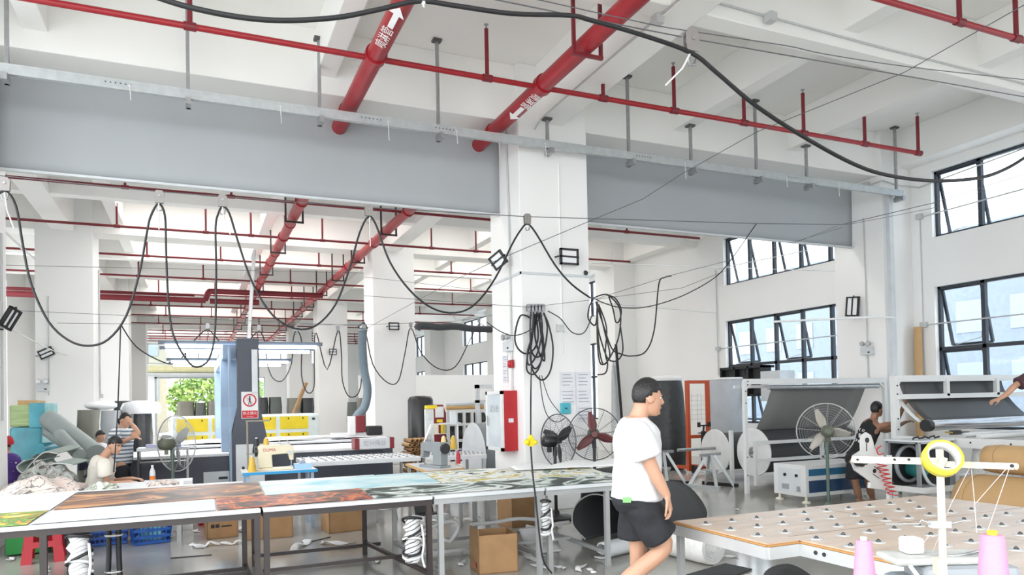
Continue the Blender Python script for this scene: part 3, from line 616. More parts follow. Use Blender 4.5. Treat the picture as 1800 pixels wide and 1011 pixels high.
# strips of selvedge tied round the table legs
STRIP = ramp_mat('black_and_white_selvedge', [(.30, (.62, .62, .62)), (.36, (.015, .015, .015)), (.60, (.015, .015, .015)), (.66, (.62, .62, .62))], 5, .8, (1, 1, 1), 4, 2, 'bands_z', (.3, .4, 0))
STRIPW = ramp_mat('white_selvedge', [(.3, (.62, .62, .62)), (.55, (.55, .55, .55)), (.62, (.03, .03, .03)), (.75, (.55, .55, .55))], 6, .8, (1, 1, 1), 3, 2, 'bands_z', (.5, .3, 0))
def strips(px, z0, z1, w, m, label, Y=6.03):
    t = thing('fabric_strips', label, 'fabric strips', (at(px, 950, Y=Y).x, Y, z0)); c = V((t.location.x, Y, 0)); b = MB(t.location)
    rg = []; n = 10
    for i in range(n+1):
        k = i/n; rg.append((c+V((.006*math.sin(i*2.1), 0, z0+(z1-z0)*k)), w*(.9+.16*math.sin(i*3.3)), w*.8, (1, 0, 0), (0, 1, 0)))
    b.loft(rg, 14); b.build('wrap', m, t)
    for j in range(5):
        b = MB(t.location); z = z0+(z1-z0)*(j+.6)/5.5; pts = [c+V((math.cos(a)*w*1.08, math.sin(a)*w*.92, z+.03*math.sin(a+j)+.012*a*(-1)**j)) for a in [k*2*math.pi/14 for k in range(15)]]
        b.tube(pts, .012, 5); b.build('band', WCLOTH if j % 2 else BLACK, t)
    b = MB(t.location); b.tube(smooth_path([c+V((w*.9, -w*.7, z1-.05)), c+V((w*1.05, -w, z1-.2)), c+V((w*.8, -w*1.1, z0+.05)), c+V((w*1.1, -w*1.0, z0-.04))], 4), .01, 5); b.build('tail', WCLOTH, t)
strips(139, .30, .70, .075, STRIPW, 'white cloth strips wound round a dark table leg at the left')
strips(725, .25, .62, .075, STRIP, 'black and white cloth strips wound round the middle table leg')
strips(959, .36, .66, .05, STRIP, 'striped cloth strips tied round the leg below the switch cord')
b = MB(); x = at(200, 950, Y=6.6).x
for s in (-.035, .035): b.tube([(x+s, 6.6, .74), (x+s, 6.6, .45), (x+s*1.3, 6.58, .2), (x+s*3, 6.55, .02)], .022, 6)
single('fabric_strips', 'pair of hanging black strips with white edges under the left table', 'fabric strips', b, BLACK)
q_ = [o for o in COL.objects if o.name.startswith('fabric_strips')][-1]; b = MB(q_.location)
for z in (.31, .6, .72): b.tube([(x+.06*math.cos(a), 6.6+.04*math.sin(a), z) for a in [k*.45 for k in range(15)]], .008, 5)
b.build('white_tie', WCLOTH, q_)
# ---------------- floor items under the tables ----------------
RPLAST = mat('red_plastic', (.55, .015, .03), .35)
def stool(loc, s, label, rz=0):
    t = thing('plastic_stool', label, 'stool', loc, rz); h = .45*s; a = .15*s; b0 = .20*s
    b = MB(); b.box((0, 0, h-.012), (a*2, a*2, .024)); b.build('seat', RPLAST, t, bev=.01)
    for i, j in ((-1, -1), (1, -1), (1, 1), (-1, 1)):
        b = MB(); q = lambda k, z, w: [(i*(k), j*(k-w), z), (i*(k), j*k, z), (i*(k-w), j*k, z), (i*(k-.018), j*(k-.018), z)]
        lo = q(b0, 0, .1*s); hi = q(a, h-.02, .075*s)
        b.add([V(p) for p in lo+hi], [(0, 1, 2, 3), (7, 6, 5, 4), (0, 4, 5, 1), (1, 5, 6, 2), (2, 6, 7, 3), (3, 7, 4, 0)]); b.build('leg', RPLAST, t)
    b = MB()
    for z0, z1 in ((h-.09, h-.02), (h*.36, h*.5)):
        for k in range(4):
            M = Mx.Rotation(k*math.pi/2, 4, 'Z'); r0 = b0+(a-b0)*z0/h; r1 = b0+(a-b0)*z1/h
            b.T = M; b.add([(-r0, -r0, z0), (r0, -r0, z0), (r1, -r1, z1), (-r1, -r1, z1), (-r0, -r0+.012, z0), (r0, -r0+.012, z0), (r1, -r1+.012, z1), (-r1, -r1+.012, z1)], [(0, 1, 2, 3), (7, 6, 5, 4), (0, 4, 5, 1), (1, 5, 6, 2), (2, 6, 7, 3), (3, 7, 4, 0)]); b.T = None
    b.build('apron', RPLAST, t)
    return t
stool((-1.52, 9.2, 0), 1.0, 'red plastic stool on the floor under the left table', .1)
stool((.2, 10.7, 0), .8, 'smaller red plastic stool behind the cardboard boxes', .3)
def basket(x, y, rz, label, m, w=.42, d=.32, h=.26):
    t = thing('plastic_basket', label, 'basket', (x, y, 0), rz); b = MB(); k = .88
    for i in range(9):
        for sx in (-1, 1):
            u = -1+2*i/8
            b.bar((sx*w/2*k, u*d/2*k, .02), (sx*w/2, u*d/2, h), .014); b.bar((u*w/2*k, sx*d/2*k, .02), (u*w/2, sx*d/2, h), .014)
    for z in (.02, h*.35, h*.65, h):
        q = k+(1-k)*z/h
        for s in (-1, 1): b.bar((-w/2*q, s*d/2*q, z), (w/2*q, s*d/2*q, z), .02, .03); b.bar((s*w/2*q, -d/2*q, z), (s*w/2*q, d/2*q, z), .02, .03)
    b.build('lattice', m, t); MB().box((0, 0, .02), (w*.86, d*.86, .02)).build('floor_panel', m, t)
    return t
BLUEP = mat('blue_plastic', (.015, .10, .42), .35); GRNP = mat('green_plastic', (.02, .28, .05), .4)
basket(-.98, 9.95, .1, 'blue lattice basket beside the red stool', BLUEP)
basket(-.52, 9.75, .2, 'blue lattice basket with a pale film, right of the other', BLUEP)
basket(-2.35, 9.05, .2, 'blue plastic crate at the left edge under the table', BLUEP)
b = MB(); b.sheet(lambda u, v: V((-.62+.22*u, 9.62-.02*v, .05+.2*v+.01*math.sin(u*8))), 8, 6, .004); single('plastic_film', 'pale turquoise film stuffed against the blue basket', 'film', b, mat('turquoise_film', (.18, .50, .55), .3))
def carton(x, y, rz, w, d, h, label, open_=False, marks=None):
    t = thing('cardboard_box', label, 'box', (x, y, 0), rz); b = MB(); e = .008
    for q in ((-w/2, -d/2, w/2, -d/2+e), (-w/2, d/2-e, w/2, d/2), (-w/2, -d/2, -w/2+e, d/2), (w/2-e, -d/2, w/2, d/2)): b.bx(q[0], q[1], 0, q[2], q[3], h)
    b.bx(-w/2, -d/2, 0, w/2, d/2, e)
    if not open_: b.bx(-w/2, -d/2, h-e, w/2, d/2, h)
    b.build('carton', CARD, t)
    if open_:
        b = MB(); b.prism([(-d/2, h), (d/2, h), (d/2-.02, h+.05), (-d/2+.02, h+.05)], (-w/2, 0, 0), (0, 1, 0), (0, 0, 1), (.006, 0, 0)); b.build('flap', CARD, t)
    else:
        MB().bx(-w/2-.001, -.025, h*.999, w/2+.001, .025, h+.0015).build('packing_tape', mat('packing_tape', (.42, .27, .13), .3), t)
    if marks: text('print', marks, .06, mat('black_ink', (.02, .02, .02), .6), (marks and -.02, -d/2-.002, h*.5), (1, 0, 0), (0, 0, 1), t)
    return t
carton(.80, 9.42, -.06, .57, .36, .32, 'long brown carton behind the pair of dark table legs')
carton(.27, 9.75, .1, .36, .3, .30, 'brown carton with black print, behind the long one', marks='■■ ▬▬')
carton(1.72, 9.42, .12, .47, .36, .30, 'square brown carton left of the middle table legs')
carton(2.60, 6.45, -.12, .38, .36, .36, 'open brown carton standing on the floor under the front edge', True)
t = None
o = [q for q in COL.objects if q.name.startswith('cardboard_box')][-1]
b = MB(); b.cyl((-.203, -.08, .07), (-.2015, -.08, .07), .03, n=12); b.build('red_mark', RPLAST, o)
carton(3.85, 8.62, .15, .45, .36, .40, 'brown carton under the table beside the black sheets')
# bucket with lettering, stools, clutter behind
t = thing('plastic_bucket', 'white bucket with blue lettering under the table', 'bucket', (3.42, 9.75, 0))
MB().lathe([(.115, 0), (.12, .01), (.14, .30), (.148, .30), (.148, .32), (.135, .32)], n=24).build('pail', PLASTW, t)
b = MB(); b.tube([(.145*math.cos(a), .02, .30-.12*math.sin(a)) if False else (.15*math.cos(a), -.10*math.sin(a), .29-.08*math.sin(a)) for a in [k*math.pi/10 for k in range(11)]], .004, 5); b.build('bail', STEEL, t)
a = V((-.30, -1, 0)).normalized(); text('lettering', 'amido', .10, mat('blue_ink', (.02, .10, .5), .5), a*.142+V((0, 0, .22)), V((1, -.30, 0)), (0, 0, 1), t)
def work_stool(x, y, label):
    t = thing('work_stool', label, 'stool', (x, y, 0)); b = MB()
    MB().cyl((0, 0, .47), (0, 0, .5), .16, n=18).build('seat', WOOD, t)
    for k in range(4):
        a = k*math.pi/2+.5; MB().bar((.1*math.cos(a), .1*math.sin(a), .47), (.18*math.cos(a), .18*math.sin(a), 0), .028).build('leg', STEEL, t)
    b = MB(); b.tube([(.15*math.cos(k*.35), .15*math.sin(k*.35), .17) for k in range(18)], .01, 6, True); b.build('foot_ring', STEEL, t)
work_stool(2.4, 9.85, 'small steel-legged work stool behind the middle table')
b = MB(); b.box((2.98, 9.7, .03), (.42, .3, .06), .3); single('plastic_tray', 'low grey tray left of the white bucket', 'tray', b, LGREY)
t = thing('laptop', 'open black laptop on the low grey tray', 'laptop', (2.95, 9.72, .061), .3)
MB().box((0, 0, .01), (.30, .2, .018)).build('keyboard_base', BLACKP, t)
MB().box((0, .12, .11), (.30, .015, .2), M=Mx.Rotation(-.3, 3, 'X')).build('screen', BLACKP, t)
# floor litter
def scrap(px, py, s, label, Z=.012, m=WCLOTH):
    q = at(px, py, Z=0); b = MB(); a = rnd.random()*6.28; n = 10; w = .02*s+.01
    ph = rnd.random()*6
    b.sheet(lambda u, v: V((q.x+math.cos(a)*(u-.5)*s*.25+math.sin(a)*(v-.5)*w*2+.03*s*math.sin(u*5+ph), q.y+math.sin(a)*(u-.5)*s*.25-math.cos(a)*(v-.5)*w*2+.03*s*math.cos(u*4+ph), .006+.012*s*(1+math.sin(u*9+ph+v*2)))), n, 3, .003)
    return single('fabric_scrap', label, 'scrap', b, m, 'white cloth scraps on the floor')
for px, py, s in ((80, 1004, .9), (365, 961, 1.6), (345, 962, 1.0), (410, 957, 1.4), (530, 962, 1.8), (590, 957, 1.5), (610, 965, 1.0), (660, 987, .8), (812, 992, .8), (932, 977, .5), (940, 984, .5), (985, 1000, .7), (1020, 1001, .9), (1040, 1006, .6), (780, 918, 1.4), (805, 925, 1.2), (830, 915, 1.6), (915, 913, 1.5), (935, 910, 1.4), (970, 930, 1.2), (1000, 912, 1.0), (415, 933, .9), (20, 985, .8), (330, 925, .9), (345, 935, .7), (300, 945, .6), (1280, 980, .8), (1295, 897, .5), (760, 915, 1.0), (745, 940, 1.2), (950, 998, .8), (888, 905, 1.0)):
    scrap(px, py, s, 'white cloth scrap lying on the grey floor')
for i, (a, c) in enumerate((((520, 958), (580, 944)), ((300, 981), (372, 975)), ((380, 1008), (440, 1003)), ((420, 935), (430, 934)))):
    b = MB(); p = at(*a, Z=.006); q = at(*c, Z=.006); b.bar(p, q, .035, .006); single('rubber_strip', 'flat dark strip on the floor, %s' % ['between the cartons', 'left of the dark table legs', 'at the bottom edge of the picture', 'by the long carton'][i], 'strip', b, BLACK)
for lab, pts in (('white selvedge strip hanging in a loop over the lower rail', [(738, 936), (770, 922), (795, 916), (806, 926), (800, 940), (790, 952), (775, 945), (768, 930)]), ('white strip draped along the rear rail under the grey tables', [(830, 922), (870, 918), (910, 912), (950, 914)]), ('white strip bundle on the floor by the striped leg', [(925, 925), (955, 930), (975, 922), (1000, 918)])):
    b = MB(); b.tube(pxpath(pts, 7.35, 4), .022, 6); single('selvedge_strip', lab, 'cloth strip', b, WCLOTH)
# black foam rolls under the right end of the table
def foam_roll(label, base, ax, prof, length, m=DGREY, rim=WCLOTH, th=.012, name='foam_sheet'):
    """curled sheet: open profile [(u,z)] swept along ax"""
    base = V(base); ax = V(ax).normalized(); u = V((0, 0, 1)).cross(ax).normalized(); pr = smooth_path([(p[0], p[1], 0) for p in prof], 5)
    t = thing(name, label, 'foam', base)
    b = MB(base); n = len(pr)-1
    b.sheet(lambda s, v: base+u*pr[min(n, int(s*n+.5))].x+V((0, 0, pr[min(n, int(s*n+.5))].y))+ax*length*v, n, 6, th); b.build('sheet', m, t)
    b = MB(base); b.tube([base+u*p.x+V((0, 0, p.y))-ax*.004 for p in pr], th*.7, 5); b.build('cut_edge', rim, t)
    return t
q = at(1085, 962, Z=0)
foam_roll('large curled black foam sheet on the floor behind the walking man', (4.0, 6.95, .005), (.93, .36, 0), [(-.10, .015), (-.35, .02), (-.52, .22), (-.30, .5), (.0, .56), (.25, .42), (.30, .2), (.12, .05)], 1.5)
foam_roll('small rolled end of foam in front of the large black sheet', (3.72, 6.3, .005), (.9, .3, 0), [(.1, .01), (.0, .01), (-.08, .06), (-.05, .14), (.04, .15), (.07, .08), (.0, .05)], .42, LGREY)
foam_roll('tall black foam sheet standing behind the curled one', (4.55, 7.95, .005), (.95, .3, 0), [(-.1, .01), (-.22, .2), (-.2, .6), (-.02, .72), (.15, .6), (.18, .2), (.1, .02)], 1.2)
foam_roll('white foam offcut leaning on the rail under the table', (3.22, 7.05, .005), (.9, -.1, 0), [(-.22, .01), (-.1, .05), (.1, .12), (.2, .2)], .33, WCLOTH)
t = thing('foam_roll', 'roll of white foam lying under the plywood table', 'roll', (4.3, 5.75, 0))
a = V((4.50, 5.55, .17)); d = V((-.12, .99, 0)).normalized(); b = MB(t.location)
b.lathe([(.155, 0), (.165, .03), (.168, .2), (.165, .45), (.168, .7), (.16, .8)], a, 26, d); b.build('roll', mat('white_foam', (.74, .73, .70), .8, var=.08, sc=14), t)
b = MB(t.location); u = V((0, 0, 1)); w = d.cross(u)
b.tube([a-d*.003+(u*math.cos(k*.4)+w*math.sin(k*.4))*(.03+.0017*k) for k in range(70)], .004, 4); b.build('spiral_end', LGREY, t)
foam_roll('black curled foam sheet on the floor at the bottom right', (3.55, 3.75, .005), (.75, .66, 0), [(-.5, .01), (-.3, .04), (-.16, .18), (.0, .25), (.16, .18), (.16, .05), (.02, .03)], 1.0, DGREY)
b = MB(); p = [at(x, y, Z=.005) for x, y in ((1206, 1012), (1275, 992), (1322, 1002), (1295, 1012))]; b.prism([(v.x, v.y) for v in p], (0, 0, .004), (1, 0, 0), (0, 1, 0), (0, 0, .012)); single('foam_offcut', 'flat dark foam offcut on the floor below the white roll', 'offcut', b, DGREY)
# ================= plywood ball-transfer table at the right =================
PZ = .77
PLY = mat('pale_plywood', (.62, .47, .36), .32, var=.12, sc=2.2, c2=(.72, .57, .45), stretch=(1, 5, 1), spec=.7, detail=6)
t = thing('plywood_table', 'large plywood-topped table with rows of ball casters', 'table', (4.2, 3.0, 0)); o = t.location
poly = [(2.97, 4.06), (2.95, 3.17), (3.19, 3.17), (3.19, 2.42), (3.42, 2.36), (3.42, 1.9), (5.42, 1.9), (5.42, 4.06)]
MB(o).prism(poly, (0, 0, PZ-.018), (1, 0, 0), (0, 1, 0), (0, 0, .018)).build('tabletop', PLY, t)
b = MB(o); n = len(poly); e = V((0, 0, PZ-.055))
for i in range(n): p = V((*poly[i], 0))+e; q = V((*poly[(i+1) % n], 0))+e; b.bar(p, q, .03, .07)
b.build('top_frame', mat('aluminium_frame', (.60, .61, .61), .4, .4), t)
b = MB(o)
for i in range(n): p = V((*poly[i], PZ-.012)); q = V((*poly[(i+1) % n], PZ-.012)); b.bar(p, q, .034, .01)
b.build('edge_band', mat('orange_edge', (.50, .25, .08), .5), t)
for x, y in ((2.99, 4.03), (5.38, 4.03), (5.38, 1.95), (3.22, 2.5)): MB(o).bx(x-.02, y-.02, 0, x+.02, y+.02, PZ-.09).build('leg', GSTEEL, t)
for x in (2.99, 3.22): pass
SEAMS = MB(o); SEAMS.bx(4.2, 1.9, PZ+.0002, 4.204, 4.05, PZ+.001); SEAMS.bx(3.2, 3.27, PZ+.0002, 5.4, 3.274, PZ+.001); SEAMS.build('seam', mat('seam_brown', (.25, .17, .11), .6), t)
pl = MB(); pl.lathe([(.040, 0), (.039, .004), (.028, .007), (.018, .006)], n=20); ba = MB(); ba.cyl((0, 0, .005), (0, 0, .009), .016, .013, n=14); ba.ball((0, 0, .009), .0105, 12)
P0 = pl.build('ball_caster', mat('caster_plate', (.66, .66, .65), .3, .5), t); B0 = ba.build('ball', mat('dark_steel_ball', (.10, .10, .10), .2, .6), P0); first = True
for j in range(7):
    for k in range(10):
        x = 3.07+.2155*k; y = 3.86-.24*j
        if (j >= 3 and x < 3.25 and j < 7) or (x > 5.3) or (y < 2.5 and x < 3.5): continue
        if first: c, d = P0, B0; first = False
        else:
            c = P0.copy(); COL.objects.link(c); c.parent = t; d = B0.copy(); COL.objects.link(d); d.parent = c
        c.location = V((x, y, PZ))-o
b = MB(o); 
for x in (3.23, 3.29): b.cyl((3.176, x-.25, PZ-.05), (3.17, x-.25, PZ-.05), .012, n=10)
b.build('bolt', BLACK, t)
# ================= right side: fans, unwinding frame, laminating machine =================
def fan(x, y, cz, face, label, R0=.375, blade=mat('dark_red_blade', (.16, .03, .03), .35), motor=BLACKP, wirem=mat('fan_wire', (.10, .10, .11), .35), pole=BLACKP, tilt=0., spin=0., base=.27, rings=13):
    t = thing('pedestal_fan', label, 'fan', (x, y, 0)); o = t.location
    f = V((math.cos(face), math.sin(face), math.sin(tilt))).normalized(); u = V((0, 0, 1)).cross(f).normalized(); w = f.cross(u); c = V((x, y, cz))
    MB(o).lathe([(base, 0), (base, .02), (base*.85, .04), (.06, .06), (.04, .12)], (x, y, 0), 24).build('base', pole, t)
    b = MB(o); b.cyl((x, y, .05), (x, y, cz-.12), .022, n=12); b.cyl((x, y, cz-.2), (x, y, cz-.08), .03, n=12); b.build('pole', pole, t)
    b = MB(o); b.lathe([(.03, -.2), (.07, -.19), (.085, -.12), (.085, -.02), (.06, .02), (.03, .04)], c, 18, f); b.bar(c-f*.1-V((0, 0, .15)), c-f*.1, .05); b.build('motor', motor, t)
    b = MB(o); b.cyl(c-f*.18+w*.07, c-f*.02+w*.07, .012, n=8); b.build('oscillation_knob', BLACK, t)
    g = MB(o); cf = c+f*.06; wr = .0024
    for s, d in ((1, .10), (-1, .09)):
        P = lambda r, a: cf+f*(s*d*(1-(r/R0)**2))+(u*math.cos(a)+w*math.sin(a))*r
        for k in range(1, rings+1): g.tube([P(R0*(.12+.86*k/rings), a*2*math.pi/36) for a in range(36)], wr*.6, 3, True, False)
        for k in range(12): g.tube([P(R0*q, k*math.pi/6+.1) for q in (.1, .4, .7, .9, 1)], wr, 4)
    g.tube([cf+(u*math.cos(a*.13090)+w*math.sin(a*.1309))*R0 for a in range(48)], .008, 6, True)
    g.build('guard', wirem, t)
    b = MB(o); b.cyl(c+f*.03, c+f*.10, .045, n=14); b.build('hub', blade, t)
    for k in range(3):
        a = spin+k*2*math.pi/3; r_ = u*math.cos(a)+w*math.sin(a); q_ = -u*math.sin(a)+w*math.cos(a); b = MB(o)
        b.sheet(lambda m, n: c+f*(.07+.05*(n-.5)*(1-.5*m))+r_*(.035+.29*m)+q_*((n-.5)*(.05+.075*math.sin(math.pi*min(1, m*1.05)**.8))), 10, 4, .006); b.build('blade', blade, t)
    return t
FACE = lambda x, y: math.atan2(-y, -x)
OLIVE = mat('olive_enamel', (.10, .11, .08), .4)
p = at(975, 775, D=9.8); fan(p.x, p.y, p.z, FACE(p.x, p.y)+math.pi-.85, 'black pedestal fan seen from behind, left of the two fans by the white column', .36, BLACKP, BLACKP, spin=.4)
p = at(1044, 763, D=10.3); fan(p.x, p.y, p.z, FACE(p.x, p.y)+.1, 'pedestal fan with three dark red blades in front of the white column', .37, motor=OLIVE, spin=1.75)
p = at(1453, 758, D=10); fan(p.x, p.y, p.z, FACE(p.x, p.y)+math.pi+.15, 'pedestal fan on a thin green pole before the fabric unwinding frame', .385, mat('pale_blade', (.45, .42, .36), .3), OLIVE, mat('grey_fan_wire', (.42, .42, .42), .35), mat('green_pole', (.10, .15, .12), .4), spin=-.9, base=.24, rings=10)
p = at(303, 780, Y=11.4); fan(p.x, p.y, p.z, FACE(p.x, p.y)+math.pi-.9, 'pedestal fan with an olive motor behind the seated man', .40, mat('grey_blade', (.35, .36, .36), .35), OLIVE, MATS['grey_fan_wire'], mat('green_pole', (.10, .15, .12), .4), spin=.3)
# ---------------- unwinding frame with its roll ----------------
t = thing('fabric_unwinder', 'white unwinding frame feeding a wide grey sheet off a big roll', 'machine', (9.9, 9.6, 0)); o = t.location
xl, xr, yf, zt = 8.38, 11.55, 9.45, 1.86
for x, y in ((xl, yf), (xr, yf-.1), (xl+.55, 10.45), (xr-.1, 10.45)): MB(o).bx(x-.03, y-.03, 0, x+.03, y+.03, zt if y < 10 else 1.0).build('post', WPAINT, t)
b = MB(o); b.bar((xl, yf, zt), (xr, yf-.1, zt), .06, .09); b.bar((xl+.04, yf+.3, 1.78), (xl+.9, yf+.3, 1.78), .05); b.bar((xl, yf, zt-.15), (xl+.15, yf, zt-.02), .03); b.bar((xr, yf-.1, zt-.15), (xr-.15, yf-.1, zt-.02), .03); b.build('top_beam', WPAINT, t)
b = MB(o)
for z in (.82, .52, .22):
    b.bar((xl+.3, 9.56, z), (xr-.1, 9.56, z), .055)
for x in (10.2,): b.bar((x, 9.56, .22), (x, 9.56, .82), .055)
b.bar((xl+.3, 9.56, .1), (xl+.3, 9.56, .85), .05); b.build('front_rail', WPAINT, t)
b = MB(o)
for x in (xl+.05, xl+.3, xl+.4): b.cyl((x, yf-.034, zt+.0), (x, yf-.03, zt+.0), .012, n=8)
for z in (.3, .6, 1.5, 1.7): b.cyl((xl, yf-.034, z), (xl, yf-.03, z), .012, n=8)
b.build('bolt', BLACK, t)
b = MB(o); b.cyl((8.95, 9.5, 1.76), (xr-.1, 9.4, 1.76), .045, n=16); b.build('top_roller', STEEL, t)
SHEETM = mat('grey_composite_sheet', (.19, .19, .185), .38, var=.04, sc=1.2)
b = MB(o); b.sheet(lambda u, v: V((9.07+2.25*u, 9.98-.44*v+.0, .99+.79*v-.05*math.sin(math.pi*v))), 6, 14, .006); b.build('sheet', SHEETM, t)
b = MB(o); b.cyl((9.08, 10.02, .62), (11.3, 10.02, .62), .37, n=40); r = b.build('material_roll', DGREY, t)
for x in (9.06, 11.31):
    b = MB(o); b.lathe([(.42, -.012), (.43, 0), (.42, .012)], (x, 10.02, .62), 40, (1, 0, 0)); d = b.build('end_disc', PLASTW, t)
    b = MB(o); b.pipe((x-.03, 10.02, .62), (x-.008, 10.02, .62), .10, .055, 20); b.build('core_ring', STEEL, d)
    if x > 10: continue
b = MB(o); b.cyl((8.9, 10.02, .62), (11.5, 10.02, .62), .03, n=10); b.build('spindle', STEEL, t)
# second smaller roll on its trestles
t = thing('fabric_roll', 'smaller dark roll with white end discs left of the unwinding frame', 'roll', (9.8, 11.2, .1)); o = t.location
MB(o).cyl((9.2, 11.2, .56), (10.6, 11.2, .56), .36, n=32).build('roll', DGREY, t)
for x in (9.18, 10.62): MB(o).lathe([(.42, -.012), (.435, 0), (.42, .012)], (x, 11.2, .56), 36, (1, 0, 0)).build('end_disc', PLASTW, t)
MB(o).cyl((8.3, 11.2, .63), (10.9, 11.2, .63), .03, n=10).build('spindle', STEEL, t)
def trestle(x, y, h, label, rz=0):
    t = thing('steel_trestle', label, 'trestle', (x, y, 0), rz)
    for s in (-1, 1):
        for k in (-1, 1): MB().bar((s*.28, k*.3, 0), (s*.04, k*.05, h-.03), .05).build('leg', GALV, t)
        MB().bar((s*.28, -.36, .03), (s*.28, .36, .03), .06).build('foot', BLACK if s > 0 else GALV, t)
    b = MB(); b.bar((-.18, 0, h*.42), (.18, 0, h*.42), .04); b.bar((0, -.16, h*.5), (0, .16, h*.5), .04); b.build('cross_bar', GALV, t)
    b = MB(); b.bar((-.3, 0, h-.015), (.3, 0, h-.015), .05); b.build('cradle', STEEL, t)
trestle(8.45, 10.45, .60, 'galvanised trestle holding the roll spindle, nearer one', .3)
trestle(8.0, 11.25, .62, 'galvanised trestle beside the quilted black roll', .3)
# low control cabinet
t = thing('control_cabinet', 'low white control cabinet with blue side panels on the floor', 'cabinet', (9.0, 8.42, 0)); o = t.location
MB(o).bx(8.3, 8.1, .09, 9.72, 8.75, .56).build('body', WPAINT, t, bev=.006)
for z0, z1, m in ((.40, .50, mat('blue_panel', (.03, .14, .26), .3)), (.15, .33, mat('dark_blue_panel', (.015, .05, .12), .2))):
    MB(o).bx(8.36, 8.094, z0, 9.68, 8.1, z1).build('side_panel', m, t)
b = MB(o); b.bx(8.294, 8.2, .14, 8.3, 8.66, .5); b.build('door', LGREY, t)
for y, z in ((8.5, .40), (8.27, .40)):
    b = MB(o); b.cyl((8.275, y, z), (8.3, y, z), .024, n=12); b.build('knob', BLACKP, t)
for y, z, w, h in ((8.5, .22, .07, .08), (8.24, .2, .035, .08)):
    b = MB(o); b.bx(8.289, y-w, z-h/2, 8.295, y+w, z+h/2); b.build('switch_plate', MGREY, t)
for x in (8.36, 9.66):
    for y in (8.16, 8.69): MB(o).lathe([(.07, 0), (.06, .015), (.02, .03), (.02, .09)], (x, y, 0), 12).build('foot', CREAM, t)
# ---------------- laminating machine at the right edge ----------------
MX, MY = 9.1, 7.2
t = thing('laminating_machine', 'large white laminating machine frame at the right edge', 'machine', (10.4, 6.6, 0)); o = t.location
def bar(n, a, b_, w, h=None, m=WPAINT, par=None): return MB(o).bar(a, b_, w, h).build(n, m, par or t)
for x, y, z in ((MX, MY, 1.86), (12.2, MY, 1.86), (MX, 5.3, .98), (12.2, 5.3, .98)): bar('post', (x, y, 0), (x, y, z), .085)
bar('top_beam', (MX, MY, 1.82), (12.25, MY, 1.82), .07, .09); bar('middle_beam', (MX, MY-.03, 1.56), (12.25, MY-.03, 1.56), .06, .07)
for x in (10.16, 11.3): bar('upright', (x, MY-.03, 1.56), (x, MY-.03, 1.82), .06)
bar('brace', (MX, MY, 1.66), (MX+.12, MY, 1.8), .03)
for a, b_ in (((MX, MY, .95), (MX, 4.9, .95)), ((MX, 5.3, .95), (12.2, 5.3, .95)), ((MX, MY, .32), (MX, 4.9, .32)), ((MX, MY, .32), (12.2, MY, .32))): bar('side_beam', a, b_, .07, .12)
bar('upright', (MX, 6.35, 0), (MX, 6.35, .95), .08); bar('upright', (MX, 5.7, .0), (MX, 5.7, .36), .07)
b = MB(o)
for y in (6.95, 6.6, 6.1, 5.6, 5.35): b.cyl((MX-.04, y, .96), (MX-.035, y, .96), .013, n=8)
for z in (.2, .5, .8, 1.1, 1.25, 1.6, 1.72): b.cyl((MX, MY-.05, z), (MX, MY-.043, z), .012, n=8)
b.build('bolt', BLACK, t)
DSHEET = mat('dark_sheet', (.055, .056, .056), .42, var=.04, sc=1.5)
b = MB(o); b.sheet(lambda u, v: V((9.32+.1*(1-v)**2+2.30*u, MY+.10-.36*(1-v)**2, 1.2+.66*v)), 12, 10, .006); b.build('web_sheet', DSHEET, t)
b = MB(o); b.sheet(lambda u, v: V((9.22+.10*u+.2*max(0, .45-v), MY+.13-.33*(1-v)**2, 1.2+.62*v)), 4, 8, .008); b.build('guide_plate', WPAINT, t)
b = MB(o); b.cyl((MX+.12, 6.78, 1.16), (12.2, 6.78, 1.16), .075, n=24); r = b.build('front_roller', CHROME, t)
b = MB(o); b.cyl((MX+.05, 6.78, 1.16), (MX+.13, 6.78, 1.16), .085, n=20); b.build('bearing', BLACKP, r)
for y, z in ((6.55, 1.02), (6.35, 1.0)):
    b = MB(o); b.cyl((9.6, y, z), (12.2, y, z), .035, n=14); b.build('rod', WPAINT, t)
b = MB(o); b.cyl((11.1, 5.75, 1.06), (12.2, 5.75, 1.06), .14, n=26); b.build('dark_roller', DGREY, t)
# side plate with slots and handwheel, carried on a low cross beam
YP = 6.2; PP = lambda x, y: at(x, y, Y=YP)
pp = [PP(*q) for q in ((1513, 776), (1515, 765), (1523, 760), (1531, 765), (1535, 776), (1537, 789), (1558, 806), (1562, 826), (1563, 866), (1548, 860), (1503, 827), (1497, 813), (1500, 801), (1508, 796), (1514, 792))]
b = MB(o); b.prism([(q.x, q.z) for q in pp], (0, YP, 0), (1, 0, 0), (0, 0, 1), (0, .02, 0)); pl_ = b.build('side_plate', WPAINT, t)
b = MB(o)
for (x, y), r in (((1524, 774), .032), ((1537, 828), .026)): c = PP(x, y); b.cyl(c-V((0, .006, 0)), c, r, n=18)
q0, q1 = PP(1523, 779), PP(1523, 793); b.bar(q0-V((0, .003, 0)), q1-V((0, .003, 0)), .008, .006)
for u0, u1 in (((1536, 820), (1548, 828)), ((1534, 833), (1545, 841))): b.bar(PP(*u0)-V((0, .003, 0)), PP(*u1)-V((0, .003, 0)), .008, .006)
b.build('slot', BLACK, pl_)
c = PP(1507, 811); b = MB(o); b.cyl(c-V((0, .07, 0)), c, .062, n=20); hw = b.build('handwheel', BLACKP, t)
b = MB(o); b.cyl(c-V((.03, .15, .005)), c-V((.01, .07, 0)), .028, n=12); b.build('grip', OLIVE, hw)
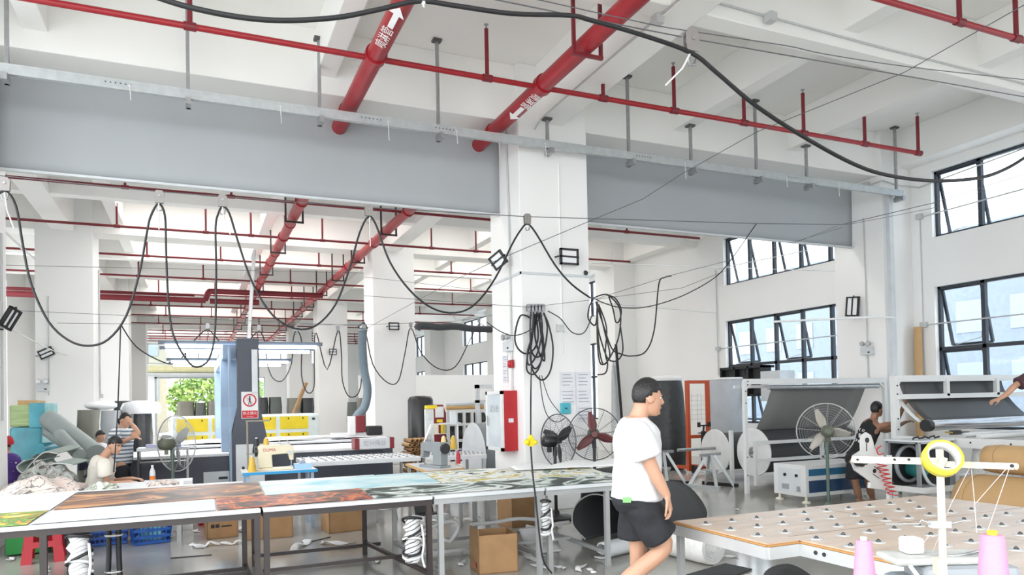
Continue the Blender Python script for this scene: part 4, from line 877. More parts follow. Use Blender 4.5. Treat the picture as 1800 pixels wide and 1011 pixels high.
b = MB(o); b.bar(PP(1528, 853), PP(1622, 863), .05, .07); q = PP(1622, 863); b.bar(q, (MX, q.y, q.z), .05, .07); b.bar(PP(1563, 800), PP(1563, 905), .05, .04); b.build('foot_beam', WPAINT, t)
# red coiled air hose
pts = [at(x, y, Y=6.15) for x, y in ((1549, 784), (1541, 790), (1545, 799), (1553, 797))]
b = MB(o); b.tube(smooth_path(pts, 4), .008, 5)
a0 = at(1548, 812, Y=6.13); a1 = at(1570, 872, Y=6.13)
b.tube([a0.lerp(a1, k/112)+V((math.cos(k*.45)*.055, math.sin(k*.45)*.05, .0)) for k in range(113)], .007, 5); b.build('coiled_hose', mat('red_hose', (.55, .03, .03), .3), t)
# blower unit standing beside the bed
tb_ = thing('blower_unit', 'grey framed blower unit with a teal motor beside the machine bed', 'blower', (8.7, 6.5, 0)); ob = tb_.location
xa, xb, ya, yb = 8.36, 8.98, 6.3, 6.74; b = MB(ob)
for x in (xa, xb):
    for y in (ya, yb): b.bar((x, y, 0), (x, y, 1.0), .04)
for z in (.36, .98):
    for y in (ya, yb): b.bar((xa, y, z), (xb, y, z), .04)
    for x in (xa, xb): b.bar((x, ya, z), (x, yb, z), .04)
b.build('frame', STEEL, tb_)
MB(ob).bx(xa+.02, yb-.03, .38, xb-.02, yb, .97).build('back_panel', BLACKP, tb_); MB(ob).bx(xb-.03, ya+.02, .38, xb, yb-.03, .97).build('side_panel', DGREY, tb_); MB(ob).bx(xa-.03, ya-.03, .985, xb+.03, yb+.03, 1.005).build('lid', LGREY, tb_)
b = MB(ob); b.lathe([(.10, -.2), (.105, .02), (.06, .06)], (8.68, 6.5, .60), 20, (-.3, -1, 0)); b.build('motor', mat('teal_motor', (.02, .17, .16), .4), tb_)
b = MB(ob); b.pipe((8.62, 6.62, .68), (8.62, 6.66, .68), .25, .215, 28); b.build('ring', MGREY, tb_)
b = MB(ob); b.tube(smooth_path([(8.42, 6.36, .85), (8.43, 6.30, .62), (8.52, 6.28, .46), (8.7, 6.3, .40)], 5), .02, 8); b.build('hose', LGREY, tb_)
b = MB(ob); b.tube([(8.4+.05*k, 6.4+.03*(k % 2), 1.02+.012*(k % 3)) for k in range(11)], .012, 6); b.build('cable', BLACK, tb_)
b = MB(o); b.bx(MX+.02, 5.35, .33, 10.3, 7.1, .37); b.build('shelf', mat('dusty_board', (.28, .25, .2), .8), t)
b = MB(o); b.cyl((MX+.1, 5.9, .52), (10.3, 5.9, .52), .13, n=20); b.build('lower_roller', STEEL, t)
BWP = ramp_mat('monochrome_leaf_print', [(.44, (.62, .62, .60)), (.5, (.08, .08, .08)), (.56, (.62, .62, .6))], 6, .6, (1, 3, 1), 6, 2, 'wave')
b = MB(o); b.sheet(lambda u, v: V((MX+.05+.1*v, 6.2-.75*u, .45+.42*v)), 8, 4, .005); b.build('printed_web', BWP, t)
t2 = thing('power_drill', 'black cordless tool lying on the white machine bed', 'tool', (9.55, 6.62, 1.02))
b = MB(t2.location); b.box((9.5, 6.6, 1.06), (.16, .06, .06)); b.bar((9.6, 6.62, 1.05), (9.85, 6.66, 1.04), .04); b.build('body', BLACKP, t2)
b = MB(t2.location); b.bar((9.28, 6.58, 1.07), (9.42, 6.59, 1.06), .025); b.build('bit', mat('brass_bit', (.5, .36, .1), .3, .6), t2)
# ---------------- kraft paper rolls ----------------
def kraft(x, y0, y1, z, r, label):
    t = thing('paper_roll', label, 'roll', (x, (y0+y1)/2, z-r)); o = t.location
    MB(o).lathe([(r*.62, 0), (r*.9, .03), (r, .16), (r, y0-y1 if False else (y1-y0)-.16), (r*.9, (y1-y0)-.03), (r*.62, y1-y0)], (x, y0, z), 32, (0, 1, 0)).build('wrapper', KRAFT, t)
    b = MB(o); b.tube([(x+math.cos(a*.2)*r*1.004, y1-.2+.012*math.sin(a*.6), z+math.sin(a*.2)*r*1.004) for a in range(33)], .003, 4); b.build('seam', mat('kraft_shadow', (.3, .18, .08), .8), t)
    for y in (y0-.002, y1+.002): MB(o).pipe((x, y-.01, z), (x, y+.01, z), .06, .045, 16).build('core', CARD, t)
kraft(8.42, 3.7, 5.5, .83, .165, 'upper of the two kraft paper wrapped rolls at the right edge')
kraft(8.22, 3.5, 5.62, .332, .33, 'lower, thicker kraft paper wrapped roll at the right edge')
# ================= sewing machine and thread stand in the near corner =================
PINK = mat('pink_thread', (.62, .26, .40), .55, var=.05, sc=60, stretch=(1, 1, 8))
t = thing('sewing_machine', 'grey industrial sewing machine head in the bottom right corner', 'sewing machine', at(1650, 1011, D=1.95)-V((0, 0, .36))); o = t.location
ctr = at(1650, 985, D=1.98); u = RT.copy(); u.z = 0; u.normalize(); f = V((-u.y, u.x, 0)); z0 = PZ
def sb(n, cx, cy, w, d, za, zb, m, bev=.012, par=None): return MB(o).box(V((ctr.x, ctr.y, 0))+u*cx+f*cy+V((0, 0, (za+zb)/2)), (w, d, zb-za), math.atan2(u.y, u.x)).build(n, m, par or t, bev=bev)
sb('arm', .06, .0, .26, .13, 1.03, 1.135, MGREY, .02); sb('pillar', -.06, .0, .13, .15, z0+.04, 1.10, mat('blue_grey_enamel', (.24, .28, .31), .35), .02); sb('bed', .05, .0, .42, .2, z0+.001, z0+.05, MGREY, .01)
sb('top_cover', .0, .02, .27, .12, 1.135, 1.155, mat('worn_grey_cover', (.50, .50, .47), .4, var=.15, sc=20), .008); sb('tension_box', -.055, .035, .05, .05, 1.155, 1.20, PLASTW, .008); sb('front_plate', -.065, -.078, .07, .006, .96, 1.06, LGREY, .003)
b = MB(o); b.tube(smooth_path([ctr+u*-.1-f*.03+V((0, 0, .0)), ctr+u*-.07-f*.06+V((0, 0, -.06)), ctr+u*-.04-f*.07+V((0, 0, -.12))], 5), .006, 6); b.build('cable', PLASTW, t)
b = MB(o); b.cyl(ctr+u*-.03-f*.05+V((0, 0, -.1)), ctr+u*-.03-f*.05+V((0, 0, .015)), .0045, n=8); b.cyl(ctr+u*.14-f*.05+V((0, 0, -.1)), ctr+u*.14-f*.05+V((0, 0, .05)), .004, n=8); b.build('pin', STEEL, t)
b = MB(o); b.tube(smooth_path([ctr+u*-.03+V((0, 0, .01)), ctr+u*.05-f*.01+V((0, 0, .015)), ctr+u*.1+V((0, 0, .02)), ctr+u*.14+V((0, 0, .03))], 5), .004, 6); b.tube(smooth_path([ctr+u*.02+V((0, 0, -.01)), ctr+u*.08-f*.02+V((0, 0, .0)), ctr+u*.13+V((0, 0, .02))], 5), .004, 6); b.build('guide_wire', STEEL, t)
t = thing('thread_stand', 'cream thread stand pole with a cross arm over the sewing machine', 'thread stand', at(1655, 1011, D=1.72)-V((0, 0, .39))); o = t.location
q = at(1655, 900, D=1.72); CRP = mat('ivory_pole', (.58, .555, .46), .3)
b = MB(o); b.cyl((q.x, q.y, PZ), (q.x, q.y, at(1655, 790, D=1.72).z), .0085, n=14); b.build('pole', CRP, t)
b = MB(o); b.cyl((q.x, q.y, PZ), (q.x, q.y, PZ+.012), .05, n=18); b.build('foot', CRP, t)
a = at(1502, 808, D=1.78); c = at(1648, 811, D=1.72); d = at(1784, 820, D=1.60); e = at(1660, 816, D=1.715)
b = MB(o); b.bar(a, c, .005, .0165); b.cyl(a-V((0, .002, 0)), a+V((0, .002, 0)), .0085, n=12); b.bar(c, e, .02, .03); arm = b.build('thread_arm', CRP, t)
b = MB(o); b.bar(e, d, .012, .014); b.cyl(d-V((0, .004, 0)), d+V((0, .004, 0)), .0075, n=12); b.build('thread_arm', CRP, t)
b = MB(o)
for px, D in ((1507, 1.774), (1572, 1.745), (1597, 1.738)): k = at(px, 808, D=D-.003); b.cyl(k, k-FW*.003, .003, n=8)
k = at(1778, 819, D=1.594); b.cyl(k, k-FW*.003, .004, n=8); b.build('eyelet', BLACK, arm)
q1 = at(1652, 922, D=1.715); b = MB(o); b.box(q1, (.045, .018, .014), -YAW); b.cyl(q1-u*.012-f*.012, q1-u*.012, .004, n=8); b.cyl(q1+u*.014-f*.012, q1+u*.014, .004, n=8); b.build('clamp', LGREY, t)
b = MB(o); b.tube([q1-u*.02, q1-u*.045+V((0, 0, .012)), q1-u*.05+V((0, 0, .002)), q1-u*.13+V((0, 0, .003))], .0025, 5); b.tube([q1+u*.02, q1+u*.055+V((0, 0, .007))], .0025, 5); b.build('wire_guide', STEEL, t)
q2 = at(1652, 995, D=1.71); b = MB(o); b.box(q2, (.022, .022, .04), -YAW); b.build('collar', CRP, t)
# roll of yellow tape hung on the pole top
qc = at(1656, 806, D=1.66); ax = (EYE-qc).normalized(); ax = (ax*.80 + V((0, 0, .34)) + u*.30).normalized()
t = thing('tape_roll', 'roll of yellow adhesive tape hung over the thread stand', 'tape', qc-V((0, 0, .04)))
MB(t.location).pipe(qc-ax*.014, qc+ax*.014, .0415, .0345, 40).build('tape', YTAPE, t)
MB(t.location).pipe(qc-ax*.0135, qc+ax*.0142, .0346, .0315, 40).build('core', PLASTW, t)
def cone(px, py, D, rt, rb, h, label):
    p = at(px, py, D=D); t = thing('thread_cone', label, 'thread cone', p-V((0, 0, h))); o = t.location
    MB(o).lathe([(rb*.93, -h), (rb, -h+.006), (rt, -.004), (rt*.8, 0)], p, 30).build('thread', PINK, t)
    MB(o).lathe([(rt*.42, -.002), (rt*.42, .008), (rt*.3, .009)], p, 16).build('core', YELLOW if px > 1600 else LGREY, t)
    b = MB(o); b.cyl(p-V((0, 0, h+.008)), p-V((0, 0, h)), rb*1.25, n=20); b.build('spool_plate', CRP, t)
    return p, b
cone(1744, 940, 1.5, .022, .034, .17, 'pink thread cone with a yellow core right of the pole')
cone(1518, 950, 1.72, .0175, .034, .20, 'pink thread cone with a grey core left of the pole')
THR = mat('pale_pink_thread', (.82, .66, .66), .7)
for i, (pp) in enumerate((((1705, 821, 1.68), (1670, 890, 1.7), (1640, 970, 1.9)), ((1707, 821, 1.68), (1712, 870, 1.6), (1717, 937, 1.5)), ((1769, 824, 1.6), (1715, 885, 1.6)), ((1774, 824, 1.6), (1736, 933, 1.5)), ((1634, 941, 1.9), (1622, 957, 1.9), (1608, 968, 1.95)))):
    wire('thread', [at(x, y, D=D) for x, y, D in pp], .0007, 'pale pink thread %s' % ['running from the arm down to the sewing machine', 'hanging straight down to the right cone', 'slanting left from the arm end', 'from the arm end to the right cone', 'curving over the sewing machine cover'][i], THR, None, 4, 'thread')
# ================= things standing by the right wall =================
t = thing('quilted_roll', 'tall black quilted roll with a white top standing behind the walking man', 'roll', (9.85, 13.7, 0)); o = t.location
MB(o).lathe([(.36, 0), (.42, .05), (.44, .6), (.43, 1.2), (.40, 1.75), (.36, 2.02)], (9.85, 13.7, 0), 36).build('roll', mat('black_quilted_film', (.035, .04, .042), .45, bump=1.0, sc=9), t)
MB(o).lathe([(.37, 2.01), (.38, 2.06), (.36, 2.11), (.1, 2.13)], (9.85, 13.7, 0), 30).build('top_wrap', WCLOTH, t)
t = thing('pallet_stacker', 'orange hand stacker mast with a black steering handle', 'stacker', (9.9, 12.6, 0)); o = t.location
OR = mat('orange_red_enamel', (.50, .075, .02), .4)
b = MB(o)
for x in (9.62, 10.15): b.bar((x, 12.6, .05), (x, 12.6, 1.98), .07, .08)
for z in (1.95, .78, .1): b.bar((9.62, 12.6, z), (10.15, 12.6, z), .07)
b.build('mast', OR, t)
b = MB(o)
for x in (9.7, 10.07): b.bx(x-.07, 12.65, .08, x+.07, 13.15, .14)
b.build('fork', OR, t)
b = MB(o); b.tube([(10.06, 12.52, .95), (10.02, 12.5, 1.02), (10.03, 12.5, 1.25), (10.06, 12.52, 1.3)], .012, 6); b.build('grab_handle', OR, t)
b = MB(o); b.cyl((9.88, 12.45, .2), (9.86, 12.4, .9), .05, n=12); b.cyl((9.86, 12.4, .9), (9.86, 12.38, 1.02), .02, n=8); b.bar((9.72, 12.38, 1.02), (10.0, 12.38, 1.02), .03); b.box((9.73, 12.38, 1.04), (.05, .05, .1)); b.box((10.0, 12.38, 1.04), (.05, .05, .1)); b.tube([(9.86+.12*math.cos(k*.45), 12.4+.08*math.sin(k*.45), .86) for k in range(14)], .012, 6, True); b.build('steering_handle', BLACK, t)
b = MB(o)
for z in [1.15+.1*k for k in range(6)]: b.bar((9.66, 12.63, z), (10.1, 12.63, z), .005)
for x in (9.75, 9.9, 10.0): b.bar((x, 12.63, 1.1), (x, 12.63, 1.7), .005)
b.build('mesh_guard', STEEL, t)
for x in (9.68, 10.1): MB(o).cyl((x-.03, 12.5, .09), (x+.03, 12.5, .09), .09, n=16).build('wheel', BLACK, t)
t = thing('sheet_roll', 'tall pale grey roll standing by the far right window', 'roll', (11.75, 13.9, 0)); o = t.location
MB(o).lathe([(.40, 0), (.41, .02), (.41, 2.05), (.39, 2.06)], (11.75, 13.9, 0), 36).build('roll', mat('pale_grey_sheet', (.42, .45, .48), .45), t)
MB(o).lathe([(.415, 2.03), (.42, 2.05), (.40, 2.08), (.05, 2.08)], (11.75, 13.9, 0), 30).build('rim', PLASTW, t)
b = MB(o); b.sheet(lambda u, v: V((11.75+.42*math.cos(-1.2+1.3*u), 13.9+.42*math.sin(-1.2+1.3*u)-.02*math.sin(v*9), 2.02*v)), 8, 10, .006); b.build('loose_flap', PLASTW, t)
b = MB(); b.bx(12.05, 10.75, .0, 12.55, 11.4, 1.3); single('white_cabinet', 'white cabinet against the right wall behind the unwinding frame', 'cabinet', b, WPAINT)
t = thing('window_fan_unit', 'black ventilation unit set in the far lower window', 'ventilator', (12.5, 13.9, 1.62)); o = t.location
b = MB(o); b.bx(12.3, 13.25, 1.62, 12.68, 14.75, 1.68); b.bx(12.3, 13.25, 2.3, 12.68, 14.75, 2.36)
for y in (13.25, 13.72, 14.2, 14.7): b.bx(12.3, y, 1.62, 12.58, y+.06, 2.36)
b.build('housing', BLACK, t); MB(o).bx(12.45, 13.3, 1.65, 12.5, 14.7, 2.3).build('louvre', DGREY, t)
b = MB(); b.bx(12.2, 12.6, 1.5, 12.66, 13.2, 2.2); single('white_duct_box', 'pale duct box beside the black ventilation unit', 'box', b, LGREY)
t = thing('metal_strips', 'bundle of long metal strips leaning by the far right pilaster', 'strips', (11.6, 18.6, 0)); o = t.location
for i in range(6):
    MB(o).bar((11.2+.12*i, 18.3+.05*i, .01), (11.62+.03*i, 18.86+.01*i, 2.5+.16*(i % 3)), .05, .012).build('strip', LGREY if i != 4 else GALV, t)
MB(o).bar((11.9-.2, 18.4, .01), (11.75, 18.82, 3.3), .06).build('pole', BLACK, t)
# ================= fixtures on the column and pilaster =================
def flood(c, n, label, w=.30, h=.24, rot=0, grp='black flood lights'):
    c = V(c); n = V(n).normalized(); u = V((0, 0, 1)).cross(n).normalized(); w_ = n.cross(u); M = Mx.Rotation(rot, 3, n); u = M @ u; w_ = M @ w_
    t = thing('flood_light', label, 'lamp', c-V((0, 0, h/2)), group=grp); o = t.location
    def q(a, b_, d): return c+u*a+w_*b_+n*d
    b = MB(o)
    for x0, x1, y0, y1 in ((-w/2, w/2, -h/2, -h/2+.025), (-w/2, w/2, h/2-.025, h/2), (-w/2, w/2, -.01, .01), (-w/2, -w/2+.025, -h/2, h/2), (w/2-.025, w/2, -h/2, h/2)):
        b.add([q(x, y, d) for d in (0, .05) for x, y in ((x0, y0), (x1, y0), (x1, y1), (x0, y1))], [(3, 2, 1, 0), (4, 5, 6, 7), (0, 1, 5, 4), (1, 2, 6, 5), (2, 3, 7, 6), (3, 0, 4, 7)])
    b.build('housing', BLACKP, t)
    for s in (-1, 1):
        b = MB(o); y0, y1 = (.014, h/2-.03) if s > 0 else (-h/2+.03, -.014)
        b.add([q(x, y, d) for d in (.01, .035) for x, y in ((-w/2+.03, y0), (w/2-.03, y0), (w/2-.03, y1), (-w/2+.03, y1))], [(3, 2, 1, 0), (4, 5, 6, 7), (0, 1, 5, 4), (1, 2, 6, 5), (2, 3, 7, 6), (3, 0, 4, 7)])
        b.build('led_panel', mat('led_lens', (.85, .87, .88), .35), t)
    b = MB(o); b.bar(q(-w/2-.02, 0, .02), q(-w/2-.04, 0, -.06), .02); b.bar(q(w/2+.02, 0, .02), q(w/2-.1, 0, -.08), .02); b.build('bracket', BLACK, t)
    return t
c = at(999, 452, Y=9.4); flood(c, (0, -1, 0), 'black twin-panel flood light high on the front of the white column')
c = at(877, 457, X=4.15); flood(c, (-.75, -.6, -.3), 'tilted flood light on the left face of the white column', .24, .22, .5)
c = at(692, 574, Y=18.9); flood(c, (0, -1, .1), 'flood light on the second column in the middle of the hall', .28, .20)
c = at(639, 575, Y=18.8); flood(c, (-.8, -.6, -.4), 'tilted flood light at the left corner of the second column', .24, .2, .4)
c = at(585, 619, Y=28.4); flood(c, (0, -1, .1), 'flood light on the third column, far down the hall', .28, .24)
c = at(1500, 539, X=11.76); flood(c, (-1, -.1, 0), 'black flood light on the side of the right pilaster', .38, .27, math.pi/2-.1)
c = at(80, 620, Y=18.9); flood(c, (.5, -1, -.3), 'small tilted flood light on the second left column', .30, .2, .5)
c = at(15, 559, X=-2.0); flood(c, (.8, -.6, -.3), 'white faced flood light at the left picture edge', .26, .16, 1.2)
def emergency(c, n, label):
    c = V(c); n = V(n).normalized(); u = V((0, 0, 1)).cross(n).normalized(); t = thing('emergency_light', label, 'emergency light', c-V((0, 0, .08)), group='emergency twin lights'); o = t.location
    b = MB(o); b.box(c+n*.03, (.06 if abs(n.x) > .5 else .26, .26 if abs(n.x) > .5 else .06, .15)); b.build('housing', LGREY, t)
    for s in (-.07, .07): MB(o).lathe([(.025, -.03), (.05, .02), (.045, .035)], c+n*.06+u*s+V((0, 0, .14)), 14, n).build('lamp_head', STEEL, t)
    b = MB(o); b.box(c+n*.062+u*.06+V((0, 0, -.03)), (.004, .05, .03) if abs(n.x) > .5 else (.05, .004, .03)); b.build('indicator', DGREY, t)
emergency(at(896, 609, X=4.34), (-1, 0, 0), 'twin-head emergency light on the left face of the white column')
emergency(at(1526, 617, X=11.82), (-1, 0, 0), 'twin-head emergency light on the right pilaster')
emergency(at(75, 682, Y=18.97), (0, -1, 0), 'twin-head emergency light on the second left column')
t = thing('fire_alarm_sounder', 'small red fire alarm sounder on the column face', 'alarm', at(901, 640, X=4.3)-V((0, 0, .06))); c = at(901, 640, X=4.34)
MB(t.location).bx(c.x-.05, c.y-.06, c.z-.06, c.x, c.y+.06, c.z+.06).build('housing', RED, t, bev=.01); MB(t.location).lathe([(.045, 0), (.045, .02), (.02, .03)], c-V((.05, 0, 0)), 14, (-1, 0, 0)).build('dome', RPLAST, t)
def papers(px0, py0, px1, py1, Y, label, X=None, lines=4, cols=2, rows=3, hole=None):
    a = at(px0, py0, X=X, Y=Y); z = at(px1, py1, X=X, Y=Y); t = thing('notice_sheets', label, 'notice', (a+z)/2-V((0, 0, abs(a.z-z.z)/2))); o = t.location
    for i in range(cols):
        for j in range(rows):
            if hole and (i, j) in hole: continue
            s0 = (i+.03)/cols; s1 = (i+.97)/cols; t0 = (j+.03)/rows; t1 = (j+.97)/rows; L = lambda s: a.lerp(V((z.x, z.y, a.z)), s)
            p, q = L(s0), L(s1); zt_ = a.z+(z.z-a.z)*t0; zb_ = a.z+(z.z-a.z)*t1; nrm = V((-1, 0, 0)) if X is not None else V((0, -1, 0))
            b = MB(o); k = nrm*.003
            b.add([V((p.x, p.y, zb_)), V((q.x, q.y, zb_)), V((q.x, q.y, zt_)), V((p.x, p.y, zt_)), V((p.x, p.y, zb_))+k, V((q.x, q.y, zb_))+k, V((q.x, q.y, zt_))+k, V((p.x, p.y, zt_))+k], [(3, 2, 1, 0), (4, 5, 6, 7), (0, 1, 5, 4), (1, 2, 6, 5), (2, 3, 7, 6), (3, 0, 4, 7)])
            s_ = b.build('sheet', mat('notice_paper', (.74, .75, .79), .6), t); b = MB(o)
            for l in range(lines):
                zl = zt_+(zb_-zt_)*(l+.8)/(lines+.6); w0 = .1+.08*rnd.random(); w1 = .9-.25*rnd.random()
                m0 = p.lerp(q, w0); m1 = p.lerp(q, w1); h = .006
                for g in range(1):
                    r0, r1 = m0, m1; b = MB(o)
                    b.add([V((r0.x, r0.y, zl-h))+k*1.4, V((r1.x, r1.y, zl-h))+k*1.4, V((r1.x, r1.y, zl+h))+k*1.4, V((r0.x, r0.y, zl+h))+k*1.4], [(0, 1, 2, 3)]); b.build('print_line', mat('grey_print', (.35, .36, .40), .7), s_)
papers(983, 653, 1041, 741, 9.49, 'block of pale notice sheets on the front of the white column', hole={(0, 2)})
papers(883, 625, 893, 672, None, 'narrow column of printed slips on the left face of the white column', 4.34, 2, 1, 4)
t = thing('wall_switch', 'turquoise wall switch box below the notices on the column', 'switch', at(993, 727, Y=9.45)); c = at(993, 718, Y=9.49)
MB(t.location).box(c+V((0, -.02, 0)), (.16, .04, .16)).build('plate', mat('turquoise_plastic', (.06, .42, .52), .35), t, bev=.008); MB(t.location).box(c+V((0, -.045, 0)), (.03, .012, .02)).build('lever', BLACKP, t)
b = MB(); c = at(1030, 480, Y=9.47); b.ball(c, .035, 10); b.cyl(c, c+V((.0, .03, .03)), .02, n=8); single('cctv_camera', 'small black camera at the right edge of the column', 'camera', b, BLACKP)
b = MB(); c = at(985, 577, Y=9.48); 
for s in (-1, 1): b.bar(c+V((-.06*s, 0, -.06)), c+V((.06*s, 0, .06)), .012)
b.box(c+V((0, .0, 0)), (.12, .02, .1)); single('wall_socket', 'small grey bracket beside the cable tangle', 'bracket', b, LGREY)
# red framed fire cabinet on the left face of the column
t = thing('fire_cabinet', 'red fire cabinet with a white glazed door on the column', 'cabinet', (4.24, 10.05, .88)); o = t.location
z0, z1, xa, xb, ya, yb = .88, 1.77, 4.13, 4.346, 9.72, 10.38
MB(o).bx(xa, ya, z0, xb, yb, z1).build('case', mat('fire_red', (.42, .015, .02), .4), t, bev=.005)
b = MB(o)
for y0, y1, za, zb in ((ya, ya+.09, z0, z1), (yb-.06, yb, z0, z1), (ya, yb, z0, z0+.05), (ya, yb, z1-.05, z1)): b.bx(xa-.025, y0, za, xa-.002, y1, zb)
d = b.build('door', WPAINT, t)
MB(o).bx(xa-.012, ya+.09, z0+.05, xa-.004, yb-.06, z1-.05).build('door_glass', mat('frosted_glass', (.58, .64, .68), .15), d)
MB(o).bar((xa-.04, yb-.1, 1.25), (xa-.04, yb-.1, 1.4), .015).build('door_handle', STEEL, d)
text('lettering', '消火栓', .12, MATS['grey_print'], (xa-.0135, 10.06, 1.5), (0, -1, 0), (0, 0, 1), d, o)
MB(o).bx(4.2, ya-.004, 1.3, 4.28, ya-.0005, 1.36).build('label_plate', LGREY, t)
# ================= left and back: cutter, beds, stacks, sewing stations =================
LAMP = mat('led_strip', (.9, .93, 1), .4, emit=(.9, .95, 1, 2.2))
BEDW = mat('white_cutting_bed', (.72, .73, .74), .5, var=.05, sc=3)
t = thing('cutting_bed', 'long white-topped cutting bed with navy side under the gantry', 'machine bed', (1.0, 13.7, 0)); o = t.location
MB(o).bx(-1.05, 12.95, .0, 3.1, 14.5, .80).build('side_panel', NAVY, t)
MB(o).bx(-1.1, 12.9, .80, 3.14, 14.55, .85).build('bed_top', BEDW, t, bev=.01)
b = MB(o)
for x, w in ((.1, .62), (1.3, .0)):
    if w: b.bx(x, 12.93, .12, x+w, 12.949, .55)
dd = b.build('access_door', LGREY, t)
b = MB(o); b.bx(.33, 12.92, .42, .47, 12.93, .46); b.build('door_handle', BLACK, dd)
c = at(652, 773, Y=12.95)
b = MB(o); b.box((c.x, 12.8, .92), (.56, .3, .19)); lb = b.build('logo_box', mat('silver_panel', (.60, .62, .64), .35), t, bev=.01)
for s in (-1, 1): MB(o).box((c.x+s*.31, 12.8, .92), (.08, .31, .195)).build('red_end', DRED, lb)
text('lettering', '宏兴伟业', .105, MATS['grey_print'], (c.x, 12.648, .92), (1, 0, 0), (0, 0, 1), lb, o)
t = thing('cutting_bed', 'second white cutting bed behind the gantry, with a loose white sheet', 'machine bed', (1.6, 16.8, 0)); o = t.location
MB(o).bx(-.6, 15.4, 0, 3.9, 18.2, .83).build('side_panel', NAVY, t); MB(o).bx(-.65, 15.35, .83, 3.95, 18.25, .88).build('bed_top', BEDW, t, bev=.01)
MB(o).sheet(lambda u, v: V((-.5+4.2*u, 15.5+1.9*v, .89+.03*math.sin(u*9+v*3)**2)), 24, 6, .004).build('loose_sheet', WCLOTH, t)
# gantry
t = thing('laser_gantry', 'navy and blue-grey gantry arch with rows of light strips over the beds', 'gantry', (1.2, 14.5, 0)); o = t.location
gx = at(437, 700, Y=12.6).x
b = MB(o); b.prism([(-.27, 0), (.27, 0), (.27, 1.15), (.17, 1.62), (.17, 2.74), (-.17, 2.74), (-.17, 1.62), (-.27, 1.15)], (gx, 12.58, 0), (1, 0, 0), (0, 0, 1), (0, .3, 0)); post = b.build('near_leg', NAVY, t)
MB(o).bx(gx-.21, 12.55, .25, gx+.23, 12.579, 1.0).build('cabinet_door', LGREY, post); MB(o).bx(gx-.12, 12.54, .52, gx-.08, 12.56, .64).build('door_handle', BLACK, post)
MB(o).bx(gx+.05, 12.5, 1.85, gx+.14, 12.58, 2.55).build('cover_plate', LGREY, post)
b = MB(o)
for y0, y1 in ((12.61, 12.84), (13.3, 13.75), (17.6, 18.1)):
    zb_ = 0 if y0 < 13 else .855 if y0 < 15 else .885; b = MB(o); b.prism([(y0-.05, zb_), (y1+.05, zb_), (y1+.05, 1.15), (y1-.02, 1.62), (y1-.02, 2.6), (y0+.02, 2.6), (y0+.02, 1.62), (y0-.05, 1.15)], (gx-.40 if y0 > 13 else gx-.30, 0, 0), (0, 1, 0), (0, 0, 1), (.03 if y0 < 13 else .25, 0, 0)); b.build('side_leg', BLUEG, t)
MB(o).bx(gx-.38, 12.9, 2.42, gx+.05, 18.2, 2.66).build('top_beam', BLUEG, t, bev=.01)
for i, (y, xa, xb, z) in enumerate(((12.95, 278, 567, 2.66), (14.1, 280, 553, 2.66), (17.4, 292, 514, 2.66), (18.7, 296, 500, 2.66))):
    a = at(xa, 610, Y=y).x; c = at(xb, 610, Y=y).x
    q = MB(o).bx(a, y, z, c, y+.07, z+.06).build('light_bar', mat('slate_bar', (.10, .13, .17), .4), t); MB(o).bx(a+.1, y-.02, z-.05, c-.1, y+.09, z-.0).build('led_strip', LAMP, q)
ld = bpy.data.lights.new('gantry_light', 'AREA'); ld.shape = 'RECTANGLE'; ld.size = 3; ld.size_y = 5; ld.energy = 40; lo = bpy.data.objects.new('gantry_light', ld); COL.objects.link(lo); lo.location = (gx, 15.5, 2.6)
b = MB(o)
for x in (gx-1.0, gx+.6): b.bar((x, 18.7, 2.72), (x, 18.7, 3.1), .03)
b.build('hanger_rod', BLACK, t)
# warning sign on the gantry leg
t = thing('warning_sign', 'white warning plate with a red crossed circle on the gantry leg', 'sign', (gx+.01, 12.56, 1.42)); o = t.location; y = 12.572; cx = gx+.015; cz = 1.70
MB(o).bx(cx-.13, y-.003, 1.42, cx+.13, y, 1.86).build('plate', PLASTW, t)
SRED = mat('sign_red', (.55, .01, .02), .5)
b = MB(o); b.pipe((cx, y-.006, cz+.02), (cx, y-.003, cz+.02), .105, .085, 32); b.bar((cx-.07, y-.0055, cz+.09), (cx+.07, y-.0055, cz-.05), .018, .004); b.build('prohibition_ring', SRED, t)
b = MB(o); b.ball((cx, y-.004, cz+.075), (.014, .002, .014), 10); b.bx(cx-.012, y-.0045, cz-.005, cx+.012, y-.003, cz+.06); b.bar((cx-.006, y-.004, cz), (cx-.022, y-.004, cz-.055), .011, .003); b.bar((cx+.006, y-.004, cz), (cx+.022, y-.004, cz-.055), .011, .003); b.bar((cx-.012, y-.004, cz+.05), (cx-.04, y-.004, cz+.01), .009, .003); b.build('figure', BLACK, t)
MB(o).bx(cx-.12, y-.006, 1.43, cx+.12, y-.003, 1.55).build('caption_plate', SRED, t)
text('caption', '禁止烟火', .055, PLASTW, (cx, y-.0075, 1.505), (1, 0, 0), (0, 0, 1), t, o); text('caption', 'No burning', .022, PLASTW, (cx, y-.0075, 1.455), (1, 0, 0), (0, 0, 1), t, o)
